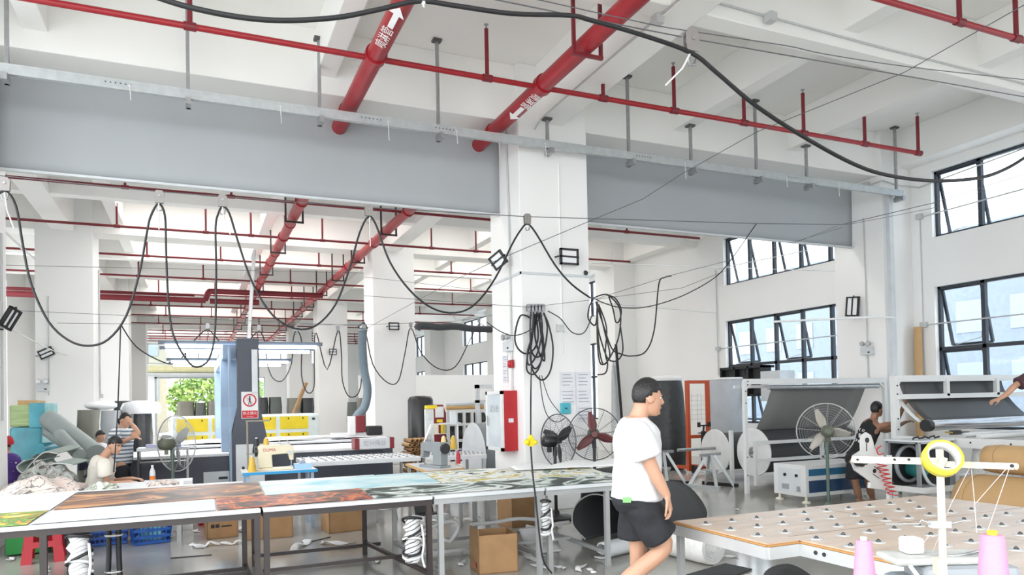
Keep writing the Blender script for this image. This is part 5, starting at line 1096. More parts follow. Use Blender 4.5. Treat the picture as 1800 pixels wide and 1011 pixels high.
# cutting head
t = thing('engraving_machine', 'red and white cutting head at the right end of the bed by the second column', 'machine', (3.0, 14.6, .88)); o = t.location
c = at(632, 748, Y=15.5); MB(o).box((c.x, 15.5, 1.2), (.2, .24, .36)).build('red_case', DRED, t, bev=.02); MB(o).box((c.x-.17, 15.5, 1.17), (.14, .2, .4)).build('white_case', PLASTW, t, bev=.01); MB(o).box((c.x+.3, 15.5, 1.05), (.34, .25, .2)).build('carriage', BLACKP, t, bev=.03); MB(o).bx(c.x-.6, 15.45, .93, c.x+.5, 15.6, 1.02).build('beam', PLASTW, t)
b = MB(o)
for k in range(7): b.cyl((c.x-1.4, 15.62+.05*k, .92), (c.x-.3, 15.62+.05*k, .92), .016, n=8)
b.build('rails', STEEL, t, )
# exhaust hoses
DUCT = mat('slate_duct', (.16, .21, .25), .6, bump=.5, sc=18)
t = thing('exhaust_hose', 'slate blue exhaust hose hanging beside the second column', 'hose', (3.5, 17.3, .95)); o = t.location
MB(o).tube(pxpath([(638, 578), (637, 610), (640, 650), (646, 685), (641, 715), (630, 728), (622, 742)], 17.3, 6), .10, 14).build('hose', DUCT, t)
b = MB(o); b.tube([at(638, 581, Y=17.3)+V((.11*math.cos(a*.5), .11*math.sin(a*.5), 0)) for a in range(13)], .012, 5, True); b.build('clamp', STEEL, t)
t = thing('exhaust_hose', 'dark grey exhaust hose slung horizontally right of the second column', 'hose', at(800, 578, Y=16.5)); o = t.location
MB(o).tube(pxpath([(733, 578), (740, 572), (770, 575), (800, 574), (830, 578), (864, 579)], 16.5, 6), .085, 12).build('hose', mat('charcoal_duct', (.05, .055, .06), .6, bump=.5, sc=18), t)
# yellow panelled machine
t = thing('panelled_machine', 'low white machine with two rows of yellow panels', 'machine', (2.6, 21.4, 0)); o = t.location
a = at(303, 730, Y=21); c = at(561, 722, Y=21); zt = 1.40
MB(o).bx(a.x, 21, 0, c.x, 22.2, zt).build('body', mat('pale_mint_paint', (.70, .78, .78), .4), t, bev=.06)
n = 4; wd = (c.x-a.x-.3)/n
for i in range(n):
    for z0, z1 in ((.98, 1.33), (.50, .88)):
        x0 = a.x+.05+i*wd; q = MB(o).bx(x0+.05, 20.985, z0, x0+wd-.06, 21, z1).build('yellow_panel', YELLOW, t)
        b = MB(o); 
        for k in (.3, .75): b.bx(x0+wd*k, 20.975, z1-.08, x0+wd*k+.03, 20.986, z1-.03)
        b.build('latch', BLACK, q)
b = MB(o)
for z in (1.22, .62): b.bx(c.x-.2, 20.985, z, c.x-.12, 21, z+.06)
b.build('lock', BLACK, t)
# ball table and sewing stations in the middle
def ball_table(x0, x1, y0, y1, z, label, nx, ny):
    t = thing('ball_table', label, 'table', ((x0+x1)/2, (y0+y1)/2, 0)); o = t.location
    MB(o).bx(x0, y0, z-.02, x1, y1, z).build('tabletop', BEDW, t); b = MB(o); b.bx(x0, y0-.005, z-.07, x1, y0+.03, z-.02); b.bx(x0, y1-.03, z-.07, x1, y1, z-.02); b.bx(x0-.004, y0, z-.07, x0+.03, y1, z-.02); b.bx(x1-.03, y0, z-.07, x1+.004, y1, z-.02); b.build('top_frame', LGREY, t)
    for x in (x0+.04, x1-.04):
        for y in (y0+.04, y1-.04): MB(o).bx(x-.02, y-.02, 0, x+.02, y+.02, z-.02).build('leg', GSTEEL, t)
    k = MB(); k.cyl((0, 0, 0), (0, 0, .006), .03, n=10); k.ball((0, 0, .008), .014, 8); first = None
    for i in range(nx):
        for j in range(ny):
            if first is None: first = q = k.build('ball_caster', MGREY, t)
            else: q = first.copy(); COL.objects.link(q); q.parent = t
            q.location = V((x0+(i+.5)*(x1-x0)/nx, y0+(j+.5)*(y1-y0)/ny, z))-o
    return t
a = at(535, 812, Z=.76); c = at(742, 803, Z=.76)
ball_table(a.x, c.x, a.y-.1, a.y+1.0, .76, 'white ball-caster table before the cutting bed, left one', 14, 5)
a2 = at(745, 800, Z=.78); c2 = at(912, 791, Z=.78)
ball_table(c.x+.12, 4.25, 10.75, 11.6, .78, 'white ball-caster table left of the white column', 12, 4)
b = MB()
SEWC = mat('cream_enamel', (.68, .62, .45), .35)
def sewing(loc, rz, label, m, word=None, sc=1.):
    t = thing('sewing_machine', label, 'sewing machine', loc, rz)
    MB().bx(-.22, -.09, 0, .24, .09, .03).build('bed', m, t, bev=.006)
    MB().prism([(-.20, .03), (-.02, .03), (-.03, .20), (.18, .21), (.20, .12), (.245, .12), (.25, .30), (.2, .33), (-.18, .33), (-.21, .30)], (0, -.06, 0), (1, 0, 0), (0, 0, 1), (0, .12, 0)).build('arm', m, t, bev=.012)
    b = MB(); b.cyl((-.24, 0, .25), (-.205, 0, .25), .07, n=20); b.build('handwheel', BLACKP, t)
    b = MB(); b.cyl((.22, 0, .04), (.22, 0, .13), .006, n=6); b.bar((.20, 0, .035), (.24, 0, .035), .02); b.build('needle_bar', STEEL, t)
    b = MB(); b.cyl((.19, -.075, .22), (.19, -.06, .22), .026, n=14); b.box((.13, 0, .34), (.1, .06, .04)); b.tube([(.05, 0, .33), (.1, .0, .43), (.16, 0, .40), (.2, -.03, .33)], .006, 5); b.build('tension_dial', STEEL, t)
    if word: text('lettering', word, .055, mat('red_ink', (.5, .03, .03), .5), (-.06, -.061, .265), (1, 0, 0), (0, 0, 1), t)
    return t
def cone2(x, y, z, label, m, rt=.03, rb=.055, h=.19):
    t = thing('thread_cone', label, 'thread cone', (x, y, z)); MB((x, y, z)).lathe([(rb*.9, 0), (rb, .01), (rt, h-.01), (rt*.8, h)], (x, y, z), 20).build('thread', m, t); MB((x, y, z)).cyl((x, y, z+h), (x, y, z+h+.015), rt*.5, n=10).build('core', LGREY, t)
ORTH = mat('ochre_thread', (.62, .40, .06), .6, sc=50); YTH = mat('pale_yellow_thread', (.72, .60, .28), .6, sc=50)
a = at(425, 836, Y=9.9); zt = .77
t = thing('sewing_table', 'sewing table with a bright blue edge at the left of the middle aisle', 'table', (1.1, 10.1, 0)); o = t.location
x0 = at(427, 830, Y=9.75).x; x1 = at(558, 825, Y=9.75).x
MB(o).bx(x0, 9.75, zt-.03, x1, 10.35, zt).build('tabletop', PLASTW, t); MB(o).bx(x0-.004, 9.744, zt-.034, x1+.004, 9.752, zt+.002).build('edge_strip', mat('blue_edge', (.02, .28, .55), .4), t)
for x in (x0+.06, x1-.06):
    for y in (9.8, 10.3): MB(o).bx(x-.02, y-.02, 0, x+.02, y+.02, zt-.03).build('leg', BLUEG, t)
s_ = sewing((at(482, 820, Y=10.0).x, 10.02, zt+.001), .0, 'cream sewing machine with red lettering on the blue-edged table', SEWC, 'DUMA')
cone2(at(443, 825, Y=9.9).x, 9.88, zt+.001, 'ochre thread cone standing on the blue-edged table', ORTH)
MB_ = None
t = thing('thread_stand', 'brown thread stand behind the cream sewing machine', 'thread stand', (at(440, 830, Y=10.2).x, 10.2, zt)); o = t.location; x = o.x
BR = mat('brown_pole', (.25, .22, .16), .5)
b = MB(o); b.cyl((x-.03, 10.2, zt), (x-.03, 10.2, 1.42), .012, n=8); b.bar((x-.05, 10.2, 1.42), (x+.26, 10.2, 1.42), .018); b.bar((x-.05, 10.2, .98), (x+.28, 10.2, .98), .02, .012); b.build('pole', BR, t)
cone2(at(451, 790, Y=10.2).x, 10.2, .992, 'black thread cone on the brown thread stand', BLACK); cone2(at(468, 790, Y=10.2).x, 10.2, .992, 'ochre thread cone on the brown thread stand', ORTH)
b = MB(); q = at(531, 823, Y=9.95); b.bx(q.x-.1, 9.9, zt+.001, q.x+.12, 10.05, zt+.07); single('plastic_tub', 'pale blue tub of scraps at the right end of the blue-edged table', 'tub', b, mat('pale_blue_plastic', (.30, .48, .70), .4))
b = MB(); b.sheet(lambda u, v: V((q.x-.04+.16*u, 9.92+.1*v, zt+.075+.05*math.sin(u*6)*math.sin(v*5+1)+.04*u)), 8, 6, .004); single('crumpled_fabric', 'crumpled white scrap on top of the pale blue tub', 'scrap', b, WCLOTH)
# wooden edged sewing table
t = thing('sewing_table', 'wood-edged sewing table holding a grey sewing machine', 'table', (2.95, 9.2, 0)); o = t.location
p0 = at(712, 815, Z=.76); p1 = at(750, 829, Z=.76); p2 = at(817, 823, Z=.76); p3 = at(790, 811, Z=.76)
MB(o).prism([(q.x, q.y) for q in (p0, p1, p2, p3)], (0, 0, .73), (1, 0, 0), (0, 1, 0), (0, 0, .03)).build('tabletop', WOOD, t)
b = MB(o); b.prism([(p0.lerp(p2, .5).x+(q.x-p0.lerp(p2, .5).x)*.93, p0.lerp(p2, .5).y+(q.y-p0.lerp(p2, .5).y)*.93) for q in (p0, p1, p2, p3)], (0, 0, .76), (1, 0, 0), (0, 1, 0), (0, 0, .003)); b.build('mat', LGREY, t)
for q in (p0, p1, p2, p3): 
    q = q.lerp(p0.lerp(p2, .5), .15); MB(o).bx(q.x-.02, q.y-.02, 0, q.x+.02, q.y+.02, .73).build('leg', GSTEEL, t)
q = at(765, 821, Z=.765); sewing((q.x, q.y, .764), 1.9, 'grey and white sewing machine on the wood-edged table', mat('two_tone_grey', (.26, .28, .29), .35))
b = MB(); q = at(806, 815, Z=.765); b.lathe([(.03, 0), (.03, .12), (.012, .16), (.012, .19)], (q.x, q.y, .764), 12); single('spray_can', 'small red bottle at the right of the wood-edged table', 'bottle', b, RPLAST)
t = thing('thread_stand', 'grey thread stand rising behind the grey sewing machine', 'thread stand', (at(800, 800, Y=10.4).x, 10.4, .78)); o = t.location; x = o.x
b = MB(o); b.cyl((x+.05, 10.4, 0), (x+.05, 10.4, 1.32), .013, n=8); b.bar((x-.25, 10.4, 1.30), (x+.1, 10.4, 1.30), .016); b.bar((x-.28, 10.4, .90), (x+.1, 10.4, .90), .03, .012); b.box((x-.02, 10.4, 1.38), (.09, .06, .2)); b.build('pole', LGREY, t)
cone2(at(780, 790, Y=10.4).x, 10.4, .908, 'pale yellow thread cone, left of the pair', YTH); cone2(at(797, 790, Y=10.4).x, 10.4, .908, 'ochre thread cone, right of the pair', ORTH)
# machines beyond the middle tables
t = thing('red_machine', 'tall dark red machine with a control screen beyond the middle tables', 'machine', (at(772, 760, Y=14).x, 14, 0)); o = t.location; x = o.x
MB(o).prism([(-.14, 0), (.14, 0), (.16, 1.4), (.1, 1.58), (-.1, 1.58), (-.16, 1.4)], (x, 14, 0), (1, 0, 0), (0, 0, 1), (0, .5, 0)).build('body', DRED, t, bev=.02)
MB(o).bx(x-.08, 13.985, 1.32, x+.1, 14, 1.54).build('notice', PLASTW, t); MB(o).bx(x-.12, 13.97, .98, x+.17, 14, 1.2).build('screen_frame', CREAM, t)
for i, m in enumerate((DRED, YELLOW, ORTH, mat('grey_green', (.3, .38, .3), .6))): MB(o).bx(x-.02+.045*i, 13.96, 1.0, x+.02+.045*i, 13.97, 1.17).build('screen_tile', m, t)
MB(o).bx(x-.05, 13.98, 1.22, x+.07, 14, 1.28).build('yellow_label', YELLOW, t)
t = thing('white_stand', 'white upright frame with a slanting arm left of the red machine', 'stand', (at(756, 770, Y=13).x, 13, 0)); o = t.location; x = o.x
b = MB(o); b.bx(x-.08, 13, 0, x+.08, 13.08, 1.5); b.bar((x+.02, 12.96, 1.2), (x-.17, 12.9, .78), .05); b.bar((x-.17, 12.9, .78), (x-.1, 12.9, .6), .04); b.build('frame', WPAINT, t); MB(o).bx(x-.04, 12.97, 1.3, x+.04, 13, 1.42).build('gauge', LGREY, t)
MB(o).box((x+.03, 13.02, 1.54), (.2, .15, .06)).build('yellow_top', YELLOW, t)
t = thing('rack_machine', 'white square-tube rack machine with rollers left of the fire cabinet', 'machine', (4.6, 15, 0)); o = t.location
x0 = at(786, 740, Y=15).x; x1 = at(856, 740, Y=15).x
for k in range(5): MB(o).bx(x0+(x1-x0)*k/5, 15, .0, x0+(x1-x0)*k/5+.06, 15.06, 1.42).build('upright', WPAINT, t)
for z in (.75, 1.1, 1.40): MB(o).bx(x0, 14.99, z, x1, 15.05, z+.06).build('rail', WPAINT, t)
for z, m in ((1.5, WOOD), (1.58, LGREY), (1.25, DGREY), (.95, DGREY)): MB(o).cyl((x0+.05, 15.2, z), (x1, 15.2, z), .05 if z > 1.4 else .14, n=14).build('roller', m, t)
b = MB(o); b.bx(x1-.28, 14.9, .8, x1-.2, 15, 2.0); b.bx(x1-.28, 14.9, 1.92, x1+.1, 15, 2.0); b.bx(x1-.28, 14.9, 1.6, x1-.05, 15, 1.66); b.build('end_frame', LGREY, t)
MB(o).bx(x0, 15.3, .3, x1, 15.35, 1.35).build('backing', BLACKP, t)
t = thing('grey_roll', 'big dark grey roll standing left of the white column', 'roll', (at(850, 790, Y=12.2).x, 12.2, 0)); o = t.location
MB(o).cyl((o.x-.1, 12.4, .62), (o.x+.8, 12.4, .62), .6, n=36).build('roll', mat('slate_sheet', (.17, .19, .21), .5), t); MB(o).lathe([(.61, -.01), (.62, 0), (.61, .01)], (o.x-.12, 12.4, .62), 36, (1, 0, 0)).build('rim', LGREY, t)
t = thing('tube_pile', 'pile of cardboard tube ends beside the second column', 'tubes', (at(742, 780, Y=16).x, 16.2, 0)); o = t.location
for i in range(6):
    for j in range(8):
        x = o.x-.28+.105*i+(.05 if j % 2 else 0); z = .06+.1*j; y = 15.9+.1*rnd.random(); k = thing('cardboard_tube', 'brown cardboard tube in the pile beside the second column', 'tube', (x, y, z-.05), group='cardboard tubes in the pile')
        MB(k.location).pipe((x, y, z), (x, 16.6, z), .048, .036, 10).build('tube', CARD if (i+j) % 3 else KRAFT, k)
bpy.data.objects.remove(t)
b = MB(); x = at(741, 700, Y=17).x; b.lathe([(.3, 0), (.32, .1), (.31, 1.7), (.26, 1.78), (.1, 1.8)], (x, 17.1, 0), 24); single('black_roll', 'tall black wrapped roll behind the tube pile', 'roll', b, BLACKP)
# heaps of wrapped goods at the back
def pack(px, pw, top, Y, label, m, d=.6, grp=None, round_=.12, bot=0.):
    pw -= 3; a = at(px-pw/2, top, Y=Y); c = at(px+pw/2, top, Y=Y); w = c.x-a.x; h = a.z-bot; b = MB(); k = rnd.random()*6; n = 20; rg = []
    for i in range(7):
        v = i/6; s = 1-round_*(v**4); rg.append((V(((a.x+c.x)/2, Y+d/2, bot+h*v)), w/2*s, d/2*s, (1, 0, 0), (0, 1, 0)))
    def sup(c_, rx, ry):
        q = []
        for t_ in range(n):
            x, y = math.cos(t_*2*math.pi/n), math.sin(t_*2*math.pi/n); r = (abs(x)**5+abs(y)**5)**(-.2); q.append(c_+V((x*r*rx, y*r*ry, 0))+V((.012*math.sin(t_*2+c_.z*7+k), .012*math.cos(t_*3+c_.z*5+k), 0)))
        return q
    vs = []
    for c_, rx, ry, _, _ in rg: vs += sup(c_, rx, ry)
    b.add(vs, [(i*n+j, i*n+(j+1) % n, (i+1)*n+(j+1) % n, (i+1)*n+j) for i in range(6) for j in range(n)], True); b.add(vs[-n:], [tuple(range(n))]); b.add(vs[:n], [tuple(range(n-1, -1, -1))])
    return single('wrapped_pack', label, 'pack', b, m, grp)
OLW = mat('olive_wrap', (.21, .20, .165), .45, bump=.6, sc=5); BKW = mat('black_wrap', (.03, .032, .033), .35, bump=.8, sc=6); GRW = mat('grey_wrap', (.10, .11, .10), .4, bump=.6, sc=6)
for px, pw, top, m, l in ((326, 36, 706, OLW, 'olive wrapped pack at the left behind the yellow-panelled machine'), (352, 24, 708, GRW, 'grey wrapped pack next to the olive ones'), (377, 30, 705, OLW, 'olive wrapped pack just left of the gantry legs')): pack(px, pw, top, 24.5, l, m)
for px, pw, top, m, l in ((463, 22, 699, BKW, 'black wrapped pack just right of the gantry leg'), (485, 26, 698, GRW, 'grey-black wrapped pack, second right of the gantry'), (518, 28, 700, OLW, 'olive pack behind the leaning plank'), (542, 26, 700, BKW, 'black pack right of the leaning plank')): pack(px, pw, top, 24.6, l, m)
b = MB(); b.bar(at(489, 793, Y=22.3)-V((0, 0, .04)), at(538, 673, Y=22.5), .16, .07); single('wooden_plank', 'brown wooden plank leaning on the yellow-panelled machine', 'plank', b, mat('brown_wood', (.32, .19, .09), .7, var=.2))
pack(622, 18, 707, 22.5, 'grey wrapped bale between the third and second columns', GRW); pack(640, 24, 700, 23.2, 'olive wrapped bale behind the slate hose', OLW)
pack(151, 40, 721, 13.6, 'olive grey crate-like pack beside the leaning grey tube', mat('olive_crate', (.17, .17, .135), .5), .55, None, .02)
pack(193, 38, 722, 14.62, 'light grey board pack left of the woman in stripes', mat('grey_board', (.40, .41, .42), .5), .5, None, .02)
pack(212, 40, 705, 16.2, 'black shiny bale behind the grey boards', BKW, .9, None, .3)
pack(248, 38, 711, 14.66, 'black bale with a pale plastic hood right of the woman in stripes', BKW, .6)
b = MB(); c = at(248, 712, Y=14.95); b.lathe([(.33, -.16), (.34, -.05), (.30, .04), (.12, .08)], (c.x, 14.95, c.z), 20); single('plastic_hood', 'pale plastic hood over the black bale', 'cover', b, mat('clear_plastic', (.62, .63, .65), .25))
b = MB(); c = at(178, 713, Y=14.2); b.ball(c, (.26, .2, .08), 16); single('white_bag', 'white bag lying on the grey and olive packs', 'bag', b, WCLOTH)
# stack of foam boards in turquoise film
TEAL = mat('turquoise_wrap', (.07, .32, .40), .22, var=.25, sc=3, bump=.4); t = thing('wrapped_stack', 'tall stack of boards in shiny turquoise film behind the leaning grey tube', 'stack', (-2.45, 14.8, 0)); o = t.location
x0 = at(15, 750, Y=14.2).x; x1 = at(73, 750, Y=14.2).x
x0 = max(x0, -2.82)
MB(o).bx(x0, 14.2, 0, x1, 15.4, 1.35).build('lower_wrap', TEAL, t, bev=.03)
MB(o).bx(x0, 14.22, 1.36, x1, 15.4, 1.72).build('upper_pack', mat('yellow_green_boards', (.36, .48, .22), .5, var=.2, sc=3, stretch=(1, 1, 12)), t, bev=.02)
MB(o).bx(x0+.28, 14.19, 1.34, x0+.5, 15.41, 1.75).build('film_band', TEAL, t); MB(o).bx(x0+.1, 14.3, 1.72, x0+.35, 15.2, 1.80).build('card_sheet', KRAFT, t)
b = MB(); b.cyl(at(70, 790, Y=12.9), at(112, 784, Y=13.4), .09, .1, n=16); single('wrapped_bundle', 'turquoise wrapped bundle lying before the tall stack', 'bundle', b, TEAL)
# leaning grey tubes
GT = mat('pale_green_grey_sheet', (.27, .31, .30), .55)
for (a, c, r, l) in (((88, 738, 13.4), (168, 800, 11.9), .15, 'big pale grey rolled sheet leaning down to the right'), ((105, 764, 12.45), (140, 800, 11.55), .085, 'smaller pale grey rolled sheet under the big one')):
    b = MB(); b.cyl(at(a[0], a[1], Y=a[2]), at(c[0], c[1], Y=c[2]), r, n=20); single('sheet_roll', l, 'roll', b, GT)
b = MB(); a = at(75, 752, Y=13.1); b.sheet(lambda u, v: a+V((.32*u, -.3*u, -.22*u+.05*math.sin(v*3)-.12*v)), 8, 5, .01); single('sheet_flap', 'loose pale flap below the big rolled sheet', 'sheet', b, GT)
b = MB(); p = [at(40, 835, Y=11.9), at(180, 832, Y=11.4), at(165, 795, Y=12.3), at(100, 780, Y=12.8), at(75, 790, Y=12.6), at(40, 800, Y=12.4)]
b.sheet(lambda u, v: V((-2.5+.75*u, 12.0+.8*v, (.55+.35*math.sin(math.pi*min(1, u*.9+.1)))*(.55+.45*v)+.07*math.sin(u*9+v*4))), 20, 8, .02); single('tarpaulin', 'heap of dark grey sheeting in front of the turquoise stack', 'sheeting', b, mat('dark_sheeting', (.06, .06, .06), .45, bump=.5, sc=4))
# low work table with quilted cloth at the left
t = thing('work_table', 'long low work table at the left where the man in the beige shirt sits', 'table', (-1.2, 9.6, 0)); o = t.location
MB(o).bx(-2.1, 9.35, .66, -.15, 10.25, .69).build('tabletop', LGREY, t)
for x in (-2.05, -.2):
    for y in (9.4, 10.2): MB(o).bx(x-.025, y-.025, 0, x+.025, y+.025, .66).build('leg', GSTEEL, t)
QUILT = ramp_mat('beige_floral_cloth', [(.38, (.56, .47, .42)), (.46, (.60, .52, .47)), (.5, (.05, .05, .05)), (.53, (.60, .54, .49)), (.62, (.58, .45, .40))], 2.4, .8, (1, 1, 1), 3, 2)
def heap(x0, x1, y0, y1, z, h, label, m, f=1., name='quilted_cloth'):
    b = MB(); k = rnd.random()*5
    b.sheet(lambda u, v: V((x0+(x1-x0)*u, y0+(y1-y0)*v, z+.012+h*(math.sin(math.pi*u)*math.sin(math.pi*v))**.6*(.75+.25*math.sin(u*8*f+k)*math.cos(v*5*f+k))+.015*math.sin(u*17+v*9+k))), 26, 12, .012)
    return single(name, label, 'cloth', b, m)
heap(-2.05, -1.2, 9.36, 10.1, .69, .19, 'beige quilted cloth with black scrolls draped over the low table', QUILT)
heap(-1.15, -.85, 9.37, 9.75, .69, .08, 'green leaf patterned cloth beside the quilted cloth', ramp_mat('green_leaf_cloth', [(.4, (.62, .62, .56)), (.5, (.10, .16, .07)), (.56, (.42, .44, .38)), (.65, (.7, .68, .62))], 4, .8, (1, 1, 1), 2, 2))
heap(-.55, -.2, 9.4, 9.8, .69, .05, 'pink and brown floral cloth under the man\'s hands', QUILT, 2.)
heap(-2.1, -1.45, 10.75, 11.15, .70, .3, 'tangle of pale cloth strips beside the girl', ramp_mat('mixed_cloth', [(.4, (.62, .62, .6)), (.5, (.25, .33, .30)), (.55, (.6, .55, .5)), (.65, (.1, .1, .1))], 5, .8, (1, 1, 1), 3), 2.)
b = MB(); b.bx(-2.1, 10.75, 0, -1.45, 11.15, .70); single('cloth_bin', 'grey bin of cloth under the pale strips', 'bin', b, MGREY)
SAGE = mat('sage_foam', (.30, .36, .33), .8)
foam_roll('folded sage green foam sheet left of the seated man', at(62, 812, Y=11.2), (.4, .9, .1), [(-.3, .1), (-.12, .12), (.05, -.02), (.16, -.14), (.24, -.06), (.14, .02)], .5, SAGE)
foam_roll('second folded sage green foam sheet, lower of the two', at(85, 822, Y=10.9), (.3, .95, .05), [(-.3, .02), (-.1, .05), (.1, .0), (.17, .07), (.08, .10)], .45, SAGE)
b = MB(); b.bx(-1.95, 9.6, .02, -1.55, 9.95, .5); single('green_crate', 'bright green crate under the low work table', 'crate', b, GRNP)
b = MB(); b.ball((-1.33, 9.7, .22), (.18, .2, .21), 16); single('dark_bag', 'dark grey bag under the low work table', 'bag', b, DGREY)
b = MB(); q = at(268, 835, Y=10.6); b.lathe([(.035, 0), (.035, .12), (.014, .17), (.014, .2)], (q.x, 10.6, q.z), 12); tb = None
t = thing('drink_bottle', 'clear drink bottle with an orange label behind the man\'s hands', 'bottle', (q.x, 10.6, .65)); MB(t.location).lathe([(.035, 0), (.035, .13), (.014, .19), (.014, .2)], (q.x, 10.6, .65), 14).build('bottle', LGREY, t); MB(t.location).lathe([(.0365, .03), (.0365, .08)], (q.x, 10.6, .65), 14, cap=False).build('label_band', mat('orange_label', (.7, .2, .03), .4), t); MB(t.location).cyl((q.x, 10.6, .85), (q.x, 10.6, .87), .016, n=10).build('cap', PLASTW, t)
b = MB(); b.bx(q.x-.12, 10.5, 0, q.x+.48, 10.9, .65); single('white_counter', 'low white counter behind the seated man', 'counter', b, PLASTW)
# desk with the blue basket by the woman
t = thing('desk', 'small grey desk in front of the woman in stripes', 'desk', (-.45, 12.35, 0)); o = t.location
MB(o).bx(-.82, 12.1, .98, -.1, 12.6, 1.02).build('desktop', LGREY, t)
for x in (-.8, -.13): MB(o).bx(x-.015, 12.15, 0, x+.015, 12.55, .98).build('side_frame', BLACKP if x < -.5 else GSTEEL, t)
MB(o).bx(-.8, 12.2, .78, -.12, 12.5, .80).build('shelf', BLACKP, t)
b = MB(); b.bx(-.40, 12.2, 1.021, -.22, 12.4, 1.12); single('blue_basket', 'small bright blue basket on the grey desk', 'basket', b, mat('bright_blue_plastic', (.05, .14, .62), .4))
b = MB(); b.bx(-.70, 12.15, 1.021, -.46, 12.4, 1.07); single('folded_cloth', 'folded lilac cloth on the grey desk', 'cloth', b, mat('lilac_cloth', (.42, .42, .58), .8))
# ================= outside =================
def ext(name, mb, m): o_ = mb.build(name, m); return o_
g = MB(); g.bx(-60, -40, -.5, 90, 120, -.32); o_ = single('outdoor_ground', 'pale concrete yard outside the windows', 'ground', g, mat('pale_concrete', (.62, .62, .60), .9, sc=.3), kind='structure')
t = thing('outdoor_building', 'pale blue-grey building outside the right windows', 'building', (24, 12, -.3)); o = t.location
MB(o).bx(24, -6, -.3, 34, 12, 13).build('wall', mat('pale_blue_cladding', (.17, .20, .24), .6), t)
b = MB(o)
for z in (3.2, 4.0, 7, 10): b.bx(23.9, -6, z, 24, 12.1, z+.25)
b.build('stripe', WPAINT, t)
for y in range(-5, 12, 4):
    for z in (1, 4.6, 8): MB(o).bx(23.95, y, z, 24, y+2.4, z+1.8).build('window', mat('sky_window', (.30, .34, .39), .3), t)
t = thing('outdoor_building', 'large blue-grey building seen far off through the right windows', 'building', (40, 34, -.3)); o = t.location
MB(o).bx(40, 22, -.3, 52, 46, 11).build('wall', mat('beige_facade', (.24, .27, .31), .8), t)
for y in range(23, 45, 3):
    for z in (1.5, 5, 8): MB(o).bx(39.95, y, z, 40, y+1.5, z+1.8).build('window', MATS['sky_window'], t)
t = thing('outdoor_building', 'cream building seen through the back doorway', 'building', (-9, 66, -.3)); o = t.location
MB(o).bx(-16, 66, -.3, -2.2, 76, 14).build('wall', mat('cream_facade', (.30, .27, .20), .8), t)
for x in (-13, -9, -4.4):
    for z in (2.4, 6, 9.5): MB(o).bx(x, 65.94, z, x+1.6, 66, z+2).build('window', mat('grey_window', (.22, .25, .28), .3), t)
t = thing('outdoor_tree', 'leafy green tree seen through the back doorway', 'tree', (.9, 58, -.3)); o = t.location
MB(o).cyl((.9, 58, -.3), (1.0, 58, 3), .16, .1, n=10).build('trunk', mat('bark', (.12, .09, .06), .9), t)
LEAFM = mat('leaf_green', (.14, .30, .05), .6, var=.4, sc=1.2, c2=(.42, .55, .16))
b = MB(); lr = random.Random(5)
for i in range(3400):
    th = lr.random()*6.283; ph = math.acos(2*lr.random()-1); rr = (.55+.45*lr.random()**.5)
    c = V((1.6+3.6*rr*math.sin(ph)*math.cos(th), 58+2.4*rr*math.sin(ph)*math.sin(th), 2.35+2.2*rr*math.cos(ph)))-o
    s = .13+.12*lr.random(); a = V((lr.random()-.5, lr.random()-.5, lr.random()-.5)).normalized()*s; d = a.orthogonal().normalized()*s*.6
    b.add([c-a, c+d, c+a, c-d], [(0, 1, 2, 3)])
k = b.build('foliage', LEAFM, t); k['kind'] = 'stuff'
# ================= people =================
EYEW = mat('eye_white', (.75, .74, .72), .3); LIP = mat('lips', (.42, .17, .13), .5)
def tlimb(b, pts, rad, k=5, n=12):
    p = smooth_path(pts, k); m = len(rad)-1; L = len(p)-1; r = []
    for i in range(L+1):
        q = i/L*m; j = min(int(q), m-1); r.append(rad[j]+(rad[j+1]-rad[j])*(q-j))
    b.tube(p, r, n); b.ball(p[0], rad[0], 10); b.ball(p[-1], rad[-1], 10)
def hand(b, wr, d, pn, thumb, s=1., curl=.5):
    """palm and five bent fingers: wr wrist, d pointing direction, pn palm normal, thumb side vector"""
    d = V(d).normalized(); pn = V(pn); pn = (pn-d*pn.dot(d)).normalized(); t = V(thumb); t = (t-d*t.dot(d)-pn*t.dot(pn)).normalized()
    b.loft([(V(wr)+d*x*s, w*s, h*s, t, pn) for x, w, h in ((-.01, .026, .019), (.02, .032, .017), (.055, .040, .015), (.085, .041, .013), (.098, .036, .010))], 12)
    for i, (o, l) in enumerate(((.031, .068), (.011, .076), (-.010, .071), (-.030, .056))):
        p = V(wr)+d*.088*s+t*o*s; q = [p-d*.02*s, p]; a = curl*.5; dd = d
        for seg in (.42, .33, .25):
            dd = (d*math.cos(a)+pn*math.sin(a)); q.append(q[-1]+dd*l*seg*s); a += curl*(.9+.12*i)
        b.tube(q, [.0088*s, .0088*s, .0085*s, .0078*s, .0066*s], 8); b.ball(q[-1], .0066*s, 8)
    p = V(wr)+d*.025*s+t*.026*s; q = [p, p+(t*.75+d*.7+pn*.2)*.032*s, p+(t*.85+d*1.35+pn*.45)*.042*s, p+(t*.75+d*2.1+pn*.8)*.042*s]
    b.tube(q, [.013*s, .011*s, .0095*s, .0075*s], 8); b.ball(q[-1], .0075*s, 8)
